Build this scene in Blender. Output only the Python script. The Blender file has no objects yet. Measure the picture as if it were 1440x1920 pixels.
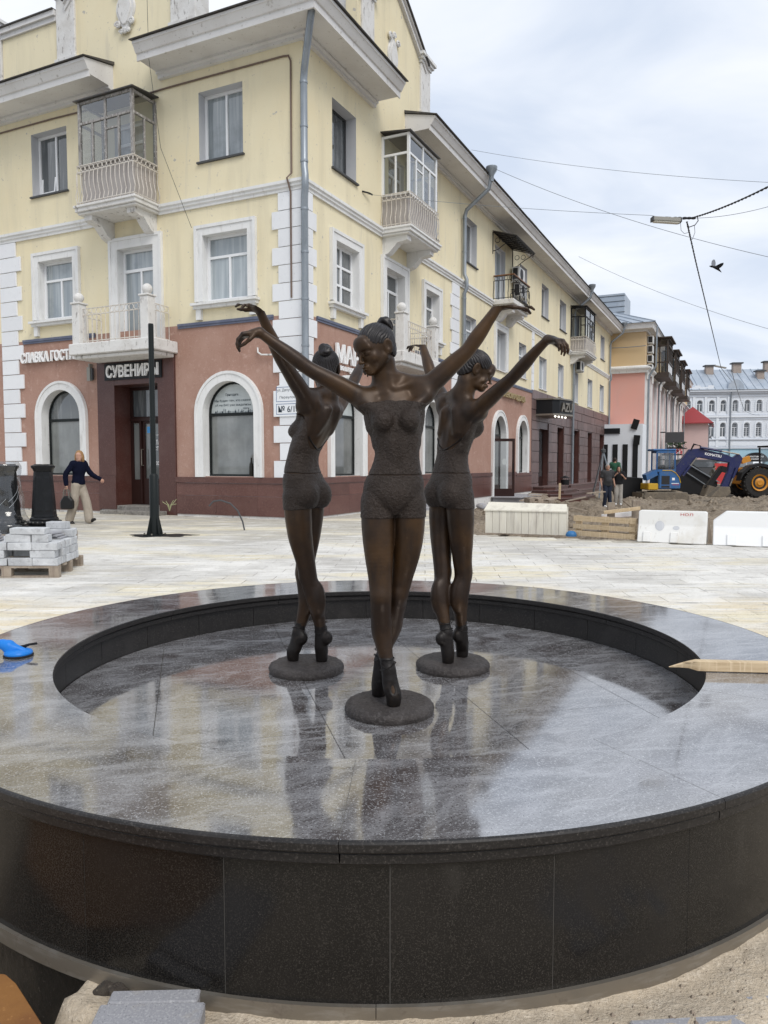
import bpy, bmesh, math, random
import numpy as np
from mathutils import Vector, Matrix
random.seed(7); rng = np.random.default_rng(7)
R = math.radians
scene = bpy.context.scene
COL = scene.collection

# ------------------------------------------------------------------ camera
cam_d = bpy.data.cameras.new('camera'); cam = bpy.data.objects.new('camera', cam_d); COL.objects.link(cam)
cam.location = (0, 0, 1.36); cam.rotation_euler = (R(90 - 3.6), 0, 0)
cam_d.sensor_fit = 'VERTICAL'; cam_d.sensor_height = 36; cam_d.lens = 36 * 1400 / 1920
cam_d.clip_start = 0.05; cam_d.clip_end = 3000
scene.camera = cam

# ------------------------------------------------------------------ sky and sun
SUN_EL, SUN_AZ = 48, 152          # degrees; azimuth clockwise from +Y
world = bpy.data.worlds.new('World'); scene.world = world; world.use_nodes = True
wn, wl = world.node_tree.nodes, world.node_tree.links
wn.clear()
w_out = wn.new('ShaderNodeOutputWorld'); w_bg = wn.new('ShaderNodeBackground')
w_sky = wn.new('ShaderNodeTexSky'); w_sky.sky_type = 'NISHITA'; w_sky.sun_disc = False
w_sky.sun_elevation = R(SUN_EL); w_sky.sun_rotation = R(SUN_AZ); w_sky.air_density = 1.0; w_sky.dust_density = 2.0
w_bg.inputs['Strength'].default_value = 0.10
w_tc = wn.new('ShaderNodeTexCoord')
w_sep = wn.new('ShaderNodeSeparateXYZ'); wl.new(w_tc.outputs['Generated'], w_sep.inputs[0])
def wmath(op, a, b):
    n = wn.new('ShaderNodeMath'); n.operation = op
    for i, v in enumerate((a, b)):
        if isinstance(v, (int, float)): n.inputs[i].default_value = v
        else: wl.new(v, n.inputs[i])
    return n.outputs[0]
w_den = wmath('ADD', wmath('MAXIMUM', w_sep.outputs[2], 0.0), 0.32)
w_cmb = wn.new('ShaderNodeCombineXYZ')
wl.new(wmath('DIVIDE', w_sep.outputs[0], w_den), w_cmb.inputs[0])
wl.new(wmath('DIVIDE', w_sep.outputs[1], w_den), w_cmb.inputs[1])
w_map = wn.new('ShaderNodeMapping'); w_map.inputs['Rotation'].default_value = (0, 0, R(-35)); w_map.inputs['Scale'].default_value = (1.0, 2.2, 1)
wl.new(w_cmb.outputs[0], w_map.inputs['Vector'])
w_n = wn.new('ShaderNodeTexNoise'); w_n.inputs['Scale'].default_value = 1.5; w_n.inputs['Detail'].default_value = 5; w_n.inputs['Roughness'].default_value = .52; w_n.inputs['Distortion'].default_value = .5
wl.new(w_map.outputs[0], w_n.inputs['Vector'])
w_cr = wn.new('ShaderNodeValToRGB')
el = w_cr.color_ramp.elements
el[0].position = .33; el[0].color = (5.7, 6.4, 7.6, 1)
el[1].position = .66; el[1].color = (8.2, 8.45, 8.85, 1)
e = el.new(.50); e.color = (7.0, 7.5, 8.35, 1)
wl.new(w_n.outputs['Fac'], w_cr.inputs[0])
w_mix = wn.new('ShaderNodeMix'); w_mix.data_type = 'RGBA'; w_mix.inputs[0].default_value = .94
wl.new(w_sky.outputs[0], w_mix.inputs[6]); wl.new(w_cr.outputs[0], w_mix.inputs[7])
wl.new(w_mix.outputs[2], w_bg.inputs['Color']); wl.new(w_bg.outputs[0], w_out.inputs['Surface'])

sun_d = bpy.data.lights.new('sun', 'SUN'); sun = bpy.data.objects.new('sun', sun_d); COL.objects.link(sun)
sun_d.energy = 1.5; sun_d.angle = R(28); sun_d.color = (1, .96, .90)
sun.location = (0, 0, 60)
sd = Vector((math.sin(R(SUN_AZ)) * math.cos(R(SUN_EL)), math.cos(R(SUN_AZ)) * math.cos(R(SUN_EL)), math.sin(R(SUN_EL))))
sun.rotation_euler = sd.to_track_quat('Z', 'Y').to_euler()
scene.view_settings.view_transform = 'Standard'; scene.view_settings.look = 'None'
scene.view_settings.exposure = 0.32; scene.view_settings.gamma = 1; scene.view_settings.use_curve_mapping = False
scene.cycles.max_bounces = 6; scene.cycles.diffuse_bounces = 3; scene.cycles.glossy_bounces = 3
scene.cycles.transparent_max_bounces = 12; scene.cycles.transmission_bounces = 3
try: scene.cycles.use_denoising = True
except Exception: pass

# ------------------------------------------------------------------ object helpers
BASE = {}
def thing(name, label, cat, loc=(0, 0, 0), group=None):
    o = bpy.data.objects.new(name, None); COL.objects.link(o); o.location = loc
    o.empty_display_size = .1
    BASE[o] = np.array(loc, float)
    return tag(o, label, cat, group)
def tag(o, label=None, cat=None, group=None, kind=None):
    if label: o['label'] = label
    if cat: o['category'] = cat
    if group: o['group'] = group
    if kind: o['kind'] = kind
    return o
def kids(o): return [c for c in bpy.data.objects if c.parent == o]
def dup(root, loc, rotz=0, label=None, scale=None):
    r = root.copy(); COL.objects.link(r); r.location = loc; r.rotation_euler = (0, 0, rotz)
    if scale: r.scale = scale
    if label: r['label'] = label
    for c in list(root.children):
        k = c.copy(); COL.objects.link(k); k.parent = r
        for g in c.children:
            d = g.copy(); COL.objects.link(d); d.parent = k
    return r
def rawmesh(name, V, F, material, parent=None, smooth=False, sharp=None):
    """V (n,3) world coordinates, F list of faces or an (m,4) array"""
    V = np.asarray(V, float)
    if parent is not None:
        V = V - BASE[parent]
    me = bpy.data.meshes.new(name)
    if isinstance(F, np.ndarray):
        n, k = F.shape
        me.vertices.add(len(V)); me.vertices.foreach_set('co', V.astype(np.float32).ravel())
        me.loops.add(n * k); me.loops.foreach_set('vertex_index', F.astype(np.int32).ravel())
        me.polygons.add(n); me.polygons.foreach_set('loop_start', np.arange(0, n * k, k, dtype=np.int32))
        me.update(calc_edges=True); me.validate()
    else:
        me.from_pydata(V.tolist(), [], F); me.update()
    me.materials.append(material)
    if smooth: me.polygons.foreach_set('use_smooth', np.ones(len(me.polygons), bool))
    o = bpy.data.objects.new(name, me); COL.objects.link(o)
    if parent is not None:
        o.parent = parent; BASE[o] = BASE[parent]
    return o

def WLD(x, y, z): return (x, y, z)
class MB:
    """collects shapes, then becomes one mesh object"""
    def __init__(self, T=WLD): self.V = []; self.F = []; self.T = T
    def add(self, pts, faces):
        b = len(self.V); self.V += [self.T(*p) for p in pts]; self.F += [[b + i for i in f] for f in faces]; return self
    def box(self, a0, a1, b0, b1, c0, c1):
        return self.add([(a, b, c) for a in (a0, a1) for b in (b0, b1) for c in (c0, c1)],
                        [(0, 1, 3, 2), (4, 6, 7, 5), (0, 4, 5, 1), (2, 3, 7, 6), (0, 2, 6, 4), (1, 5, 7, 3)])
    def obox(self, c, ax, ay, az):
        """box at centre c with half-axis vectors"""
        c, ax, ay, az = (np.array(v, float) for v in (c, ax, ay, az))
        return self.add([tuple(c + i * ax + j * ay + k * az) for i in (-1, 1) for j in (-1, 1) for k in (-1, 1)],
                        [(0, 1, 3, 2), (4, 6, 7, 5), (0, 4, 5, 1), (2, 3, 7, 6), (0, 2, 6, 4), (1, 5, 7, 3)])
    def beam(self, p, q, w, h, up=(0, 0, 1)):
        p, q, up = np.array(p, float), np.array(q, float), np.array(up, float)
        d = q - p; L = np.linalg.norm(d); d /= L
        if abs(d @ up) > .98: up = np.array((.43, .9, 0.))
        s = np.cross(d, up); s /= np.linalg.norm(s) + 1e-9; u = np.cross(s, d)
        return self.obox((p + q) / 2, d * L / 2, s * w / 2, u * h / 2)
    def quad(self, *p): return self.add(p, [tuple(range(len(p)))])
    def tube(self, pts, r, n=8, cap=True):
        P = [np.array(p, float) for p in pts]; rr = r if isinstance(r, (list, tuple)) else [r] * len(P)
        rings = []; prev = None
        for i, p in enumerate(P):
            d = P[min(i + 1, len(P) - 1)] - P[max(i - 1, 0)]; d /= np.linalg.norm(d) + 1e-12
            if prev is None:
                a = np.array((0, 0, 1.)) if abs(d[2]) < .9 else np.array((1., 0, 0)); s = np.cross(d, a)
            else: s = prev - d * np.dot(prev, d)
            s /= np.linalg.norm(s) + 1e-12; prev = s; u = np.cross(d, s)
            rings.append([tuple(p + rr[i] * (math.cos(t) * s + math.sin(t) * u)) for t in np.linspace(0, 2 * math.pi, n, endpoint=False)])
        V = [v for g in rings for v in g]; F = []
        for i in range(len(P) - 1):
            for j in range(n):
                k = (j + 1) % n; F.append((i * n + j, i * n + k, (i + 1) * n + k, (i + 1) * n + j))
        if cap: F += [tuple(range(n))[::-1], tuple((len(P) - 1) * n + j for j in range(n))]
        return self.add(V, F)
    def lathe(self, prof, c=(0, 0, 0), n=24, axis=2, phase=0):
        """prof list of (r, h)"""
        V = []; F = []
        for r, h in prof:
            for j in range(n):
                t = 2 * math.pi * (j + phase) / n; p = [r * math.cos(t), r * math.sin(t), h]
                if axis == 1: p = [p[0], p[2], p[1]]
                if axis == 0: p = [p[2], p[0], p[1]]
                V.append((c[0] + p[0], c[1] + p[1], c[2] + p[2]))
        for i in range(len(prof) - 1):
            for j in range(n):
                k = (j + 1) % n; F.append((i * n + j, i * n + k, (i + 1) * n + k, (i + 1) * n + j))
        F += [tuple(range(n))[::-1], tuple((len(prof) - 1) * n + j for j in range(n))]
        return self.add(V, F)
    def prism(self, poly, t0, t1, axis='y'):
        """poly of 2-D points; extruded along the third axis"""
        def m(a, b, t): return {'y': (a, t, b), 'z': (a, b, t), 'x': (t, a, b)}[axis]
        n = len(poly)
        V = [m(a, b, t0) for a, b in poly] + [m(a, b, t1) for a, b in poly]
        F = [tuple(range(n))[::-1], tuple(range(n, 2 * n))] + [(i, (i + 1) % n, n + (i + 1) % n, n + i) for i in range(n)]
        return self.add(V, F)
    def sphere(self, c, r, n=12):
        rr = r if isinstance(r, (tuple, list)) else (r, r, r); V = []; F = []; m = n // 2
        for i in range(m + 1):
            a = math.pi * i / m - math.pi / 2
            for j in range(n):
                t = 2 * math.pi * j / n
                V.append((c[0] + rr[0] * math.cos(a) * math.cos(t), c[1] + rr[1] * math.cos(a) * math.sin(t), c[2] + rr[2] * math.sin(a)))
        for i in range(m):
            for j in range(n):
                k = (j + 1) % n; F.append((i * n + j, i * n + k, (i + 1) * n + k, (i + 1) * n + j))
        return self.add(V, F)
    def build(self, name, material, parent=None, smooth=False, bevel=0, kind=None, ang=40):
        V = np.array(self.V, float)
        if parent is not None: V = V - BASE[parent]
        me = bpy.data.meshes.new(name); me.from_pydata(V.tolist(), [], self.F); me.update()
        bm = bmesh.new(); bm.from_mesh(me)
        bmesh.ops.remove_doubles(bm, verts=bm.verts, dist=1e-5)
        bmesh.ops.recalc_face_normals(bm, faces=bm.faces)
        if bevel:
            bmesh.ops.bevel(bm, geom=list(bm.edges), offset=bevel, segments=1, affect='EDGES', clamp_overlap=True)
        if smooth:
            for f in bm.faces: f.smooth = True
            lim = R(ang)
            for ed in bm.edges:
                if len(ed.link_faces) == 2 and ed.calc_face_angle(0) > lim: ed.smooth = False
        bm.to_mesh(me); bm.free()
        me.materials.append(material)
        o = bpy.data.objects.new(name, me); COL.objects.link(o)
        if parent is not None: o.parent = parent; BASE[o] = BASE[parent]
        else: BASE[o] = np.zeros(3)
        if kind: o['kind'] = kind
        return o

# ------------------------------------------------------------------ materials
def mat(name, col, layers=(), rough=.7, metal=0., spec=.5, ior=1.5, bump=None, rand=0., coat=0., alpha=None, emit=None, rlayers=()):
    """layers: (type, scale or (x,y,z), lo, hi, colour, roughness or None) laid over each other"""
    m = bpy.data.materials.new(name); m.use_nodes = True
    nt = m.node_tree; N, Lk = nt.nodes, nt.links
    b = N['Principled BSDF']; b.inputs['Metallic'].default_value = metal; b.inputs['IOR'].default_value = ior
    b.inputs['Specular IOR Level'].default_value = spec; b.inputs['Coat Weight'].default_value = coat; b.inputs['Coat Roughness'].default_value = .08
    tc = N.new('ShaderNodeTexCoord')
    def tex(kind, sc, detail=5, dist=0.):
        mp = N.new('ShaderNodeMapping'); Lk.new(tc.outputs['Object'], mp.inputs['Vector'])
        if isinstance(sc, tuple) and len(sc) == 4: mp.vector_type = 'TEXTURE'; mp.inputs['Rotation'].default_value = (0, 0, R(sc[3])); mp.inputs['Scale'].default_value = tuple(1 / q for q in sc[:3])
        else: mp.inputs['Scale'].default_value = sc if isinstance(sc, tuple) else (sc, sc, sc)
        if kind.startswith('voro'):
            t = N.new('ShaderNodeTexVoronoi'); t.inputs['Scale'].default_value = 1
            Lk.new(mp.outputs[0], t.inputs['Vector']); return t.outputs['Distance'] if kind == 'voro' else t.outputs['Color']
        if kind == 'ypos':
            sp = N.new('ShaderNodeSeparateXYZ'); Lk.new(tc.outputs['Object'], sp.inputs[0]); nn = N.new('ShaderNodeTexNoise'); nn.inputs['Scale'].default_value = sc; nn.inputs['Detail'].default_value = 5; Lk.new(tc.outputs['Object'], nn.inputs['Vector'])
            ml = N.new('ShaderNodeMath'); ml.operation = 'MULTIPLY_ADD'; Lk.new(nn.outputs['Fac'], ml.inputs[0]); ml.inputs[1].default_value = 7; Lk.new(sp.outputs[1], ml.inputs[2]); return ml.outputs[0]
        if kind == 'wave':
            t = N.new('ShaderNodeTexWave'); t.inputs['Scale'].default_value = 1; t.inputs['Distortion'].default_value = 3; t.inputs['Detail'].default_value = 3
            Lk.new(mp.outputs[0], t.inputs['Vector']); return t.outputs['Fac']
        t = N.new('ShaderNodeTexNoise'); t.inputs['Scale'].default_value = 1; t.inputs['Detail'].default_value = detail
        t.inputs['Roughness'].default_value = .6; t.inputs['Distortion'].default_value = .8 if kind == 'swirl' else dist
        Lk.new(mp.outputs[0], t.inputs['Vector']); return t.outputs['Fac']
    c = N.new('ShaderNodeRGB'); c.outputs[0].default_value = (*col, 1); c = c.outputs[0]
    r = N.new('ShaderNodeValue'); r.outputs[0].default_value = rough; r = r.outputs[0]
    for kind, sc, lo, hi, colr, rg in layers:
        f = tex(kind, sc)
        mr = N.new('ShaderNodeMapRange'); mr.inputs[1].default_value = lo; mr.inputs[2].default_value = hi; Lk.new(f, mr.inputs[0])
        if colr is not None:
            mx = N.new('ShaderNodeMix'); mx.data_type = 'RGBA'; Lk.new(mr.outputs[0], mx.inputs[0]); Lk.new(c, mx.inputs[6])
            mx.inputs[7].default_value = (*colr, 1); c = mx.outputs[2]
        if rg is not None:
            mx = N.new('ShaderNodeMix'); Lk.new(mr.outputs[0], mx.inputs[0]); Lk.new(r, mx.inputs[2]); mx.inputs[3].default_value = rg; r = mx.outputs[0]
    if rand:
        oi = N.new('ShaderNodeObjectInfo'); mr = N.new('ShaderNodeMapRange'); Lk.new(oi.outputs['Random'], mr.inputs[0])
        mr.inputs[3].default_value = 1 - rand; mr.inputs[4].default_value = 1 + rand
        hv = N.new('ShaderNodeHueSaturation'); Lk.new(mr.outputs[0], hv.inputs['Value']); Lk.new(c, hv.inputs['Color']); c = hv.outputs[0]
    Lk.new(c, b.inputs['Base Color']); Lk.new(r, b.inputs['Roughness'])
    prev = None
    for bs in ([bump] if bump and not isinstance(bump, list) else (bump or [])):
        sc, st, ds = bs[:3]; f = tex(bs[3] if len(bs) > 3 else 'noise', sc)
        bp = N.new('ShaderNodeBump'); bp.inputs['Strength'].default_value = st; bp.inputs['Distance'].default_value = ds
        Lk.new(f, bp.inputs['Height'])
        if prev is not None: Lk.new(prev, bp.inputs['Normal'])
        prev = bp.outputs[0]
    if prev is not None: Lk.new(prev, b.inputs['Normal'])
    if alpha is not None: b.inputs['Alpha'].default_value = alpha
    if emit: b.inputs['Emission Color'].default_value = (*emit[:3], 1); b.inputs['Emission Strength'].default_value = emit[3]
    return m

M = {}
M['yellow'] = mat('yellow_stucco', (.80, .72, .515), [('noise', .35, .45, .75, (.77, .67, .45), None), ('noise', (1.6, 1.6, .18), .50, .74, (.67, .60, .43), None), ('noise', (4, 4, .5), .60, .80, (.66, .60, .46), None), ('noise', 9, .64, .72, (.54, .49, .40), None), ('noise', 2.2, .70, .715, (.50, .47, .41), None)], rough=.92, spec=.2, bump=[(60, .25, .01), (7, .15, .02)])
M['terra'] = mat('terracotta_stucco', (.375, .225, .175), [('noise', .9, .42, .72, (.44, .285, .23), None), ('noise', (3, 3, .5), .54, .8, (.30, .172, .135), None), ('noise', 5, .58, .72, (.48, .325, .27), None), ('noise', 14, .58, .70, (.46, .31, .255), None), ('noise', 17, .62, .70, (.31, .18, .14), None), ('noise', 40, .58, .70, (.46, .31, .255), None), ('noise', 60, .69, .74, (.64, .52, .45), None)], rough=.92, spec=.2, bump=[(120, .5, .01)])
M['plinth'] = mat('red_brown_granite', (.100, .040, .032), [('noise', 2.2, .4, .7, (.135, .062, .05), None), ('noise', 28, .52, .66, (.165, .085, .07), None), ('noise', 22, .60, .70, (.055, .024, .021), None), ('noise', 120, .56, .66, (.19, .10, .085), None), ('noise', 170, .62, .7, (.05, .022, .02), None)], rough=.30, rand=.16)
M['porphyry'] = mat('dark_red_granite', (.075, .028, .022), [('noise', 26, .54, .68, (.115, .055, .047), None), ('noise', 130, .58, .66, (.15, .075, .065), None), ('noise', 2.5, .5, .75, (.10, .05, .042), None)], rough=.35, rand=.06)
M['mauve_granite'] = mat('mauve_granite_cladding', (.125, .078, .072), [('noise', 1.6, .4, .7, (.17, .115, .108), None), ('noise', (6, 6, 1.2), .52, .74, (.085, .05, .047), None), ('noise', 40, .55, .7, (.20, .14, .13), None)], rough=.45, rand=.16)
M['white'] = mat('white_plaster', (.76, .76, .75), [('noise', 1.3, .45, .75, (.66, .66, .65), None), ('noise', (7, 7, 1.2), .56, .74, (.58, .57, .55), None), ('noise', 16, .66, .72, (.46, .45, .43), None)], rough=.85, bump=[(25, .2, .01)])
M['quoin'] = mat('white_painted_quoin', (.77, .78, .80), [('noise', 1.7, .5, .8, (.70, .71, .73), None), ('noise', 14, .64, .72, (.62, .62, .62), None)], rough=.8, bump=[(30, .2, .01)], rand=.04)
M['oldwhite'] = mat('weathered_white_plaster', (.70, .69, .67), [('noise', 2.6, .48, .7, (.60, .58, .55), None), ('noise', (9, 9, 3), .60, .68, (.30, .28, .26), None), ('noise', 22, .66, .70, (.20, .18, .16), None)], rough=.9, bump=[(14, .5, .02)])
M['cornice'] = mat('grey_white_cornice', (.70, .69, .68), [('noise', (1, 1, .4), .46, .76, (.60, .58, .56), None), ('noise', 6, .62, .72, (.46, .44, .41), None), ('noise', 17, .66, .70, (.34, .32, .29), None)], rough=.85)
M['roofedge'] = mat('dark_roof_sheet', (.055, .052, .05), [('noise', 5, .5, .7, (.10, .085, .07), None)], rough=.6)
M['bluestrip'] = mat('blue_grey_flashing', (.10, .115, .175), [('noise', 3, .5, .8, (.18, .195, .25), None)], rough=.5)
M['pvc'] = mat('white_window_frame', (.80, .81, .82), rough=.35)
M['reveal'] = mat('grey_window_reveal', (.52, .53, .55), [('noise', 2, .4, .8, (.58, .58, .59), None)], rough=.8)
M['curtain_glass'] = mat('curtained_window_glass', (.25, .285, .305), [('noise', (9, 9, .4), .44, .70, (.40, .435, .45), None), ('noise', .7, .50, .7, (.15, .175, .19), None)], rand=.28, rough=.04, spec=.8, coat=.6)
M['dark_glass'] = mat('dark_window_glass', (.075, .085, .09), [('noise', (6, 6, .5), .5, .62, (.16, .17, .175), None), ('noise', .8, .5, .75, (.04, .045, .05), None)], rand=.28, rough=.03, spec=.9, coat=.6)
M['shop_glass'] = mat('grey_shop_glass', (.15, .16, .155), [('noise', (1.3, 1.3, .15), .45, .62, (.215, .225, .22), None), ('noise', .7, .46, .70, (.085, .09, .085), None)], rand=.28, rough=.03, spec=.8, coat=.5)
M['frost_glass'] = mat('pale_film_on_glass', (.46, .50, .50), [('noise', (2.5, 2.5, .2), .45, .7, (.55, .59, .585), None)], rough=.12, coat=.5)
M['blackframe'] = mat('black_frame_paint', (.010, .013, .013), rough=.35, spec=.22)
M['brownframe'] = mat('brown_door_frame', (.028, .012, .010), rough=.35, spec=.25)
M['pipe'] = mat('galvanised_pipe', (.30, .33, .36), [('noise', (4, 4, 1), .45, .7, (.22, .245, .27), None), ('noise', 30, .6, .7, (.38, .40, .42), None)], rough=.42, metal=.55)
M['brownpipe'] = mat('brown_cable_conduit', (.16, .11, .085), rough=.6)
M['woodgrey'] = mat('peeling_grey_wood', (.33, .315, .30), [('noise', (30, 30, 4), .48, .6, (.17, .155, .145), None), ('noise', 20, .58, .64, (.55, .54, .52), None)], rough=.85)
M['railwhite'] = mat('cream_painted_iron', (.66, .62, .56), [('noise', 18, .56, .66, (.45, .38, .33), None)], rough=.6)
M['railpanel'] = mat('grey_panel_behind_railing', (.42, .39, .37), [('noise', (12, 12, 1), .5, .7, (.32, .29, .275), None)], rough=.8)
M['iron'] = mat('black_wrought_iron', (.014, .014, .016), rough=.5, spec=.25)
def glass_mat(name, tint, lo, hi):
    m = bpy.data.materials.new(name); m.use_nodes = True; N, Lk = m.node_tree.nodes, m.node_tree.links
    N.remove(N['Principled BSDF']); out = N['Material Output']
    tr = N.new('ShaderNodeBsdfTransparent'); tr.inputs[0].default_value = (*tint, 1)
    gl = N.new('ShaderNodeBsdfGlossy'); gl.inputs['Roughness'].default_value = .03 if hi > .5 else .16
    mx = N.new('ShaderNodeMixShader'); lw = N.new('ShaderNodeLayerWeight'); lw.inputs['Blend'].default_value = .25
    mr = N.new('ShaderNodeMapRange'); mr.inputs[3].default_value = lo; mr.inputs[4].default_value = hi; Lk.new(lw.outputs['Facing'], mr.inputs[0])
    Lk.new(mr.outputs[0], mx.inputs[0]); Lk.new(tr.outputs[0], mx.inputs[1]); Lk.new(gl.outputs[0], mx.inputs[2]); Lk.new(mx.outputs[0], out.inputs['Surface'])
    return m
M['clear_glass'] = glass_mat('clear_pane_glass', (.72, .75, .76), .10, .75)
M['film'] = glass_mat('clear_plastic_wrap', (.86, .87, .88), .10, .42)
M['bronze'] = mat('brown_bronze_patina', (.026, .0145, .0085), [('noise', 3.2, .42, .66, (.066, .033, .0115), None), ('noise', (10, 10, 3), .52, .75, (.015, .010, .008), .48), ('noise', 60, .64, .76, (.075, .047, .028), None)], rough=.42, metal=.25, spec=.34, ior=1.5, bump=[(90, .06, .004)])
M['bronze_dark'] = mat('rough_dark_bronze', (.025, .0165, .0118), [('noise', 7, .40, .70, (.034, .022, .0155), None), ('noise', 75, .50, .72, (.042, .031, .0255), .50), ('noise', 170, .58, .72, (.062, .051, .048), None)], rough=.48, metal=.22, spec=.36, ior=1.5, bump=[(75, .9, .010), (190, .7, .005)])
M['bronze_shoe'] = mat('black_brown_bronze', (.011, .0085, .0075), [('noise', 30, .55, .75, (.026, .018, .013), None)], rough=.44, metal=.15, spec=.3, bump=[(80, .15, .005)])
M['bronze_hair'] = mat('dark_bronze_hair', (.015, .0125, .0125), [('noise', 40, .5, .7, (.027, .023, .025), None)], rough=.40, metal=.2, spec=.42, bump=[(120, .15, .004)])
M['granite_wall'] = mat('polished_black_granite', (.0105, .0098, .0092), [('noise', 230, .53, .62, (.030, .027, .024), None), ('noise', 330, .60, .67, (.070, .062, .054), None), ('noise', 3.0, .5, .75, (.017, .0155, .0145), None), ('noise', (5, 5, 1.6), .60, .78, (.035, .032, .029), .28), ('noise', 300, .72, .745, (.26, .24, .22), None)], rough=.17, spec=.27, rand=.10)
M['granite_top'] = mat('dusty_polished_granite', (.042, .037, .037), [('noise', 230, .48, .60, (.092, .083, .082), None), ('noise', 1.3, .40, .62, (.135, .130, .133), .06), ('swirl', (1.6, 5, 6, 20), .46, .68, (.195, .19, .197), .08), ('swirl', (10, 2.6, 6, -35), .48, .74, (.25, .247, .255), .10), ('swirl', (3, 16, 6, 12), .48, .72, (.31, .31, .32), .12), ('swirl', (5, 46, 30, 40), .56, .80, (.33, .33, .34), None), ('swirl', (40, 4, 30, 62), .58, .82, (.33, .33, .34), None), ('noise', 3.6, .54, .66, (.062, .052, .051), None), ('noise', 120, .55, .63, (.30, .298, .305), None), ('noise', 150, .60, .66, (.42, .42, .43), None), ('noise', 140, .43, .36, (.045, .039, .039), None)], rough=.05, spec=1.0, ior=2.3)
M['granite_trim'] = mat('honed_black_granite', (.015, .0135, .013), [('noise', 140, .54, .64, (.048, .043, .040), None), ('noise', 230, .62, .68, (.10, .09, .08), None), ('noise', 5, .55, .75, (.03, .027, .026), None)], rough=.40, spec=.30)
M['steel'] = mat('dull_stainless_strip', (.24, .215, .18), [('noise', (8, 8, 40), .5, .7, (.32, .30, .27), None), ('noise', 22, .6, .7, (.20, .17, .14), .6)], rough=.38, metal=.6)
M['sand'] = mat('building_sand', (.58, .48, .355), [('noise', 3, .42, .7, (.47, .40, .31), None), ('noise', 60, .5, .7, (.68, .585, .46), None), ('noise', 220, .62, .72, (.76, .68, .57), None), ('noise', 200, .36, .28, (.30, .24, .17), None)], rough=.95, bump=[(120, .8, .01), (14, .5, .03)])
M['dirt'] = mat('dug_up_dirt', (.255, .205, .150), [('noise', .5, .40, .68, (.35, .285, .21), None), ('noise', (2.5, 6, 4), .52, .70, (.15, .118, .088), None), ('noise', 9, .50, .7, (.38, .315, .245), None), ('noise', 30, .62, .74, (.46, .40, .33), None)], rough=.97, bump=[(5, .9, .25), (24, .8, .06)])
M['darksoil'] = mat('damp_dark_soil', (.052, .041, .032), [('noise', 14, .5, .7, (.11, .09, .065), None), ('noise', 60, .6, .72, (.17, .145, .115), None)], rough=.9, bump=[(35, .9, .04)])
M['grey_slab'] = mat('grey_granite_slab', (.30, .30, .32), [('noise', 150, .5, .66, (.42, .42, .43), None), ('noise', 190, .60, .68, (.14, .14, .15), None), ('noise', 6, .55, .75, (.38, .34, .28), None)], rough=.8, bump=[(160, .25, .004)])
M['concrete'] = mat('wet_concrete', (.020, .019, .018), [('noise', 7, .52, .72, (.045, .04, .034), None), ('noise', 90, .64, .7, (.14, .13, .11), None)], rough=.45, bump=[(40, .4, .01)])
M['rust'] = mat('rusty_steel_plate', (.26, .115, .028), [('noise', 5, .45, .7, (.19, .075, .02), None), ('noise', 50, .6, .7, (.36, .17, .05), None), ('noise', 90, .34, .26, (.10, .05, .02), None)], rough=.75, bump=[(60, .3, .006)])
SPREAD = [('ypos', .8, 11.6, 9.8, (.70, .60, .425), None), ('ypos', .7, 15.6, 18.6, (.47, .44, .375), None)]
M['paving'] = mat('dusty_plaza_stone', (.50, .48, .445), [('noise', .55, .38, .58, (.73, .71, .665), None), *SPREAD, ('noise', (.30, .85, .5), .50, .62, (.70, .635, .48), None), ('noise', (1.2, 5, 3), .50, .70, (.80, .78, .735), None), ('noise', (2.2, 9, 3), .56, .70, (.42, .40, .37), None), ('noise', 9, .60, .72, (.52, .49, .43), None), ('noise', 45, .60, .72, (.78, .76, .72), None), ('noise', 60, .40, .32, (.36, .33, .29), None)], rough=.95, spec=.2, bump=[((6, 22, 6), .6, .03), (40, .5, .015), (110, .4, .006)], rand=.05)
M['sandjoint'] = mat('sand_in_joints', (.42, .39, .33), [('noise', .9, .42, .60, (.70, .66, .57), None), ('noise', 3, .48, .62, (.30, .27, .23), None)], rough=.97, spec=.2, bump=[(50, .5, .01)])
M['castblack'] = mat('black_cast_iron_paint', (.0075, .008, .009), [('noise', 8, .5, .8, (.016, .017, .019), None)], rough=.30, spec=.22)
M['polepaint'] = mat('black_pole_paint', (.009, .012, .012), [('noise', (6, 6, 1), .5, .8, (.015, .018, .018), None)], rough=.42, spec=.22)
M['palewood'] = mat('pale_pine_board', (.56, .43, .27), [('noise', (5, 5, 60), .46, .64, (.44, .32, .19), None), ('noise', (60, 5, 5), .50, .66, (.64, .51, .34), None), ('noise', 9, .66, .72, (.26, .17, .10), None)], rough=.8, rand=.12)
M['greywood'] = mat('weathered_pallet_wood', (.33, .27, .21), [('noise', (40, 5, 5), .46, .62, (.24, .19, .15), None), ('noise', 5, .5, .7, (.40, .34, .27), None)], rough=.9, rand=.15)
M['brickpale'] = mat('pale_grey_stone_block', (.46, .47, .48), [('noise', 5, .45, .65, (.60, .61, .62), None), ('noise', 18, .55, .7, (.34, .34, .35), None), ('noise', 70, .6, .72, (.68, .68, .68), None)], rough=.9, bump=[(40, .4, .006)], rand=.12)
M['pvcbarrier'] = mat('dirty_white_barrier_plastic', (.74, .73, .70), [('noise', 2.2, .50, .70, (.62, .59, .53), None), ('noise', (9, 9, 3), .60, .75, (.52, .48, .42), None)], rough=.55)
M['whitebarrier'] = mat('clean_white_barrier_plastic', (.80, .80, .79), [('noise', 2, .55, .8, (.72, .71, .69), None)], rough=.45)
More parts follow.
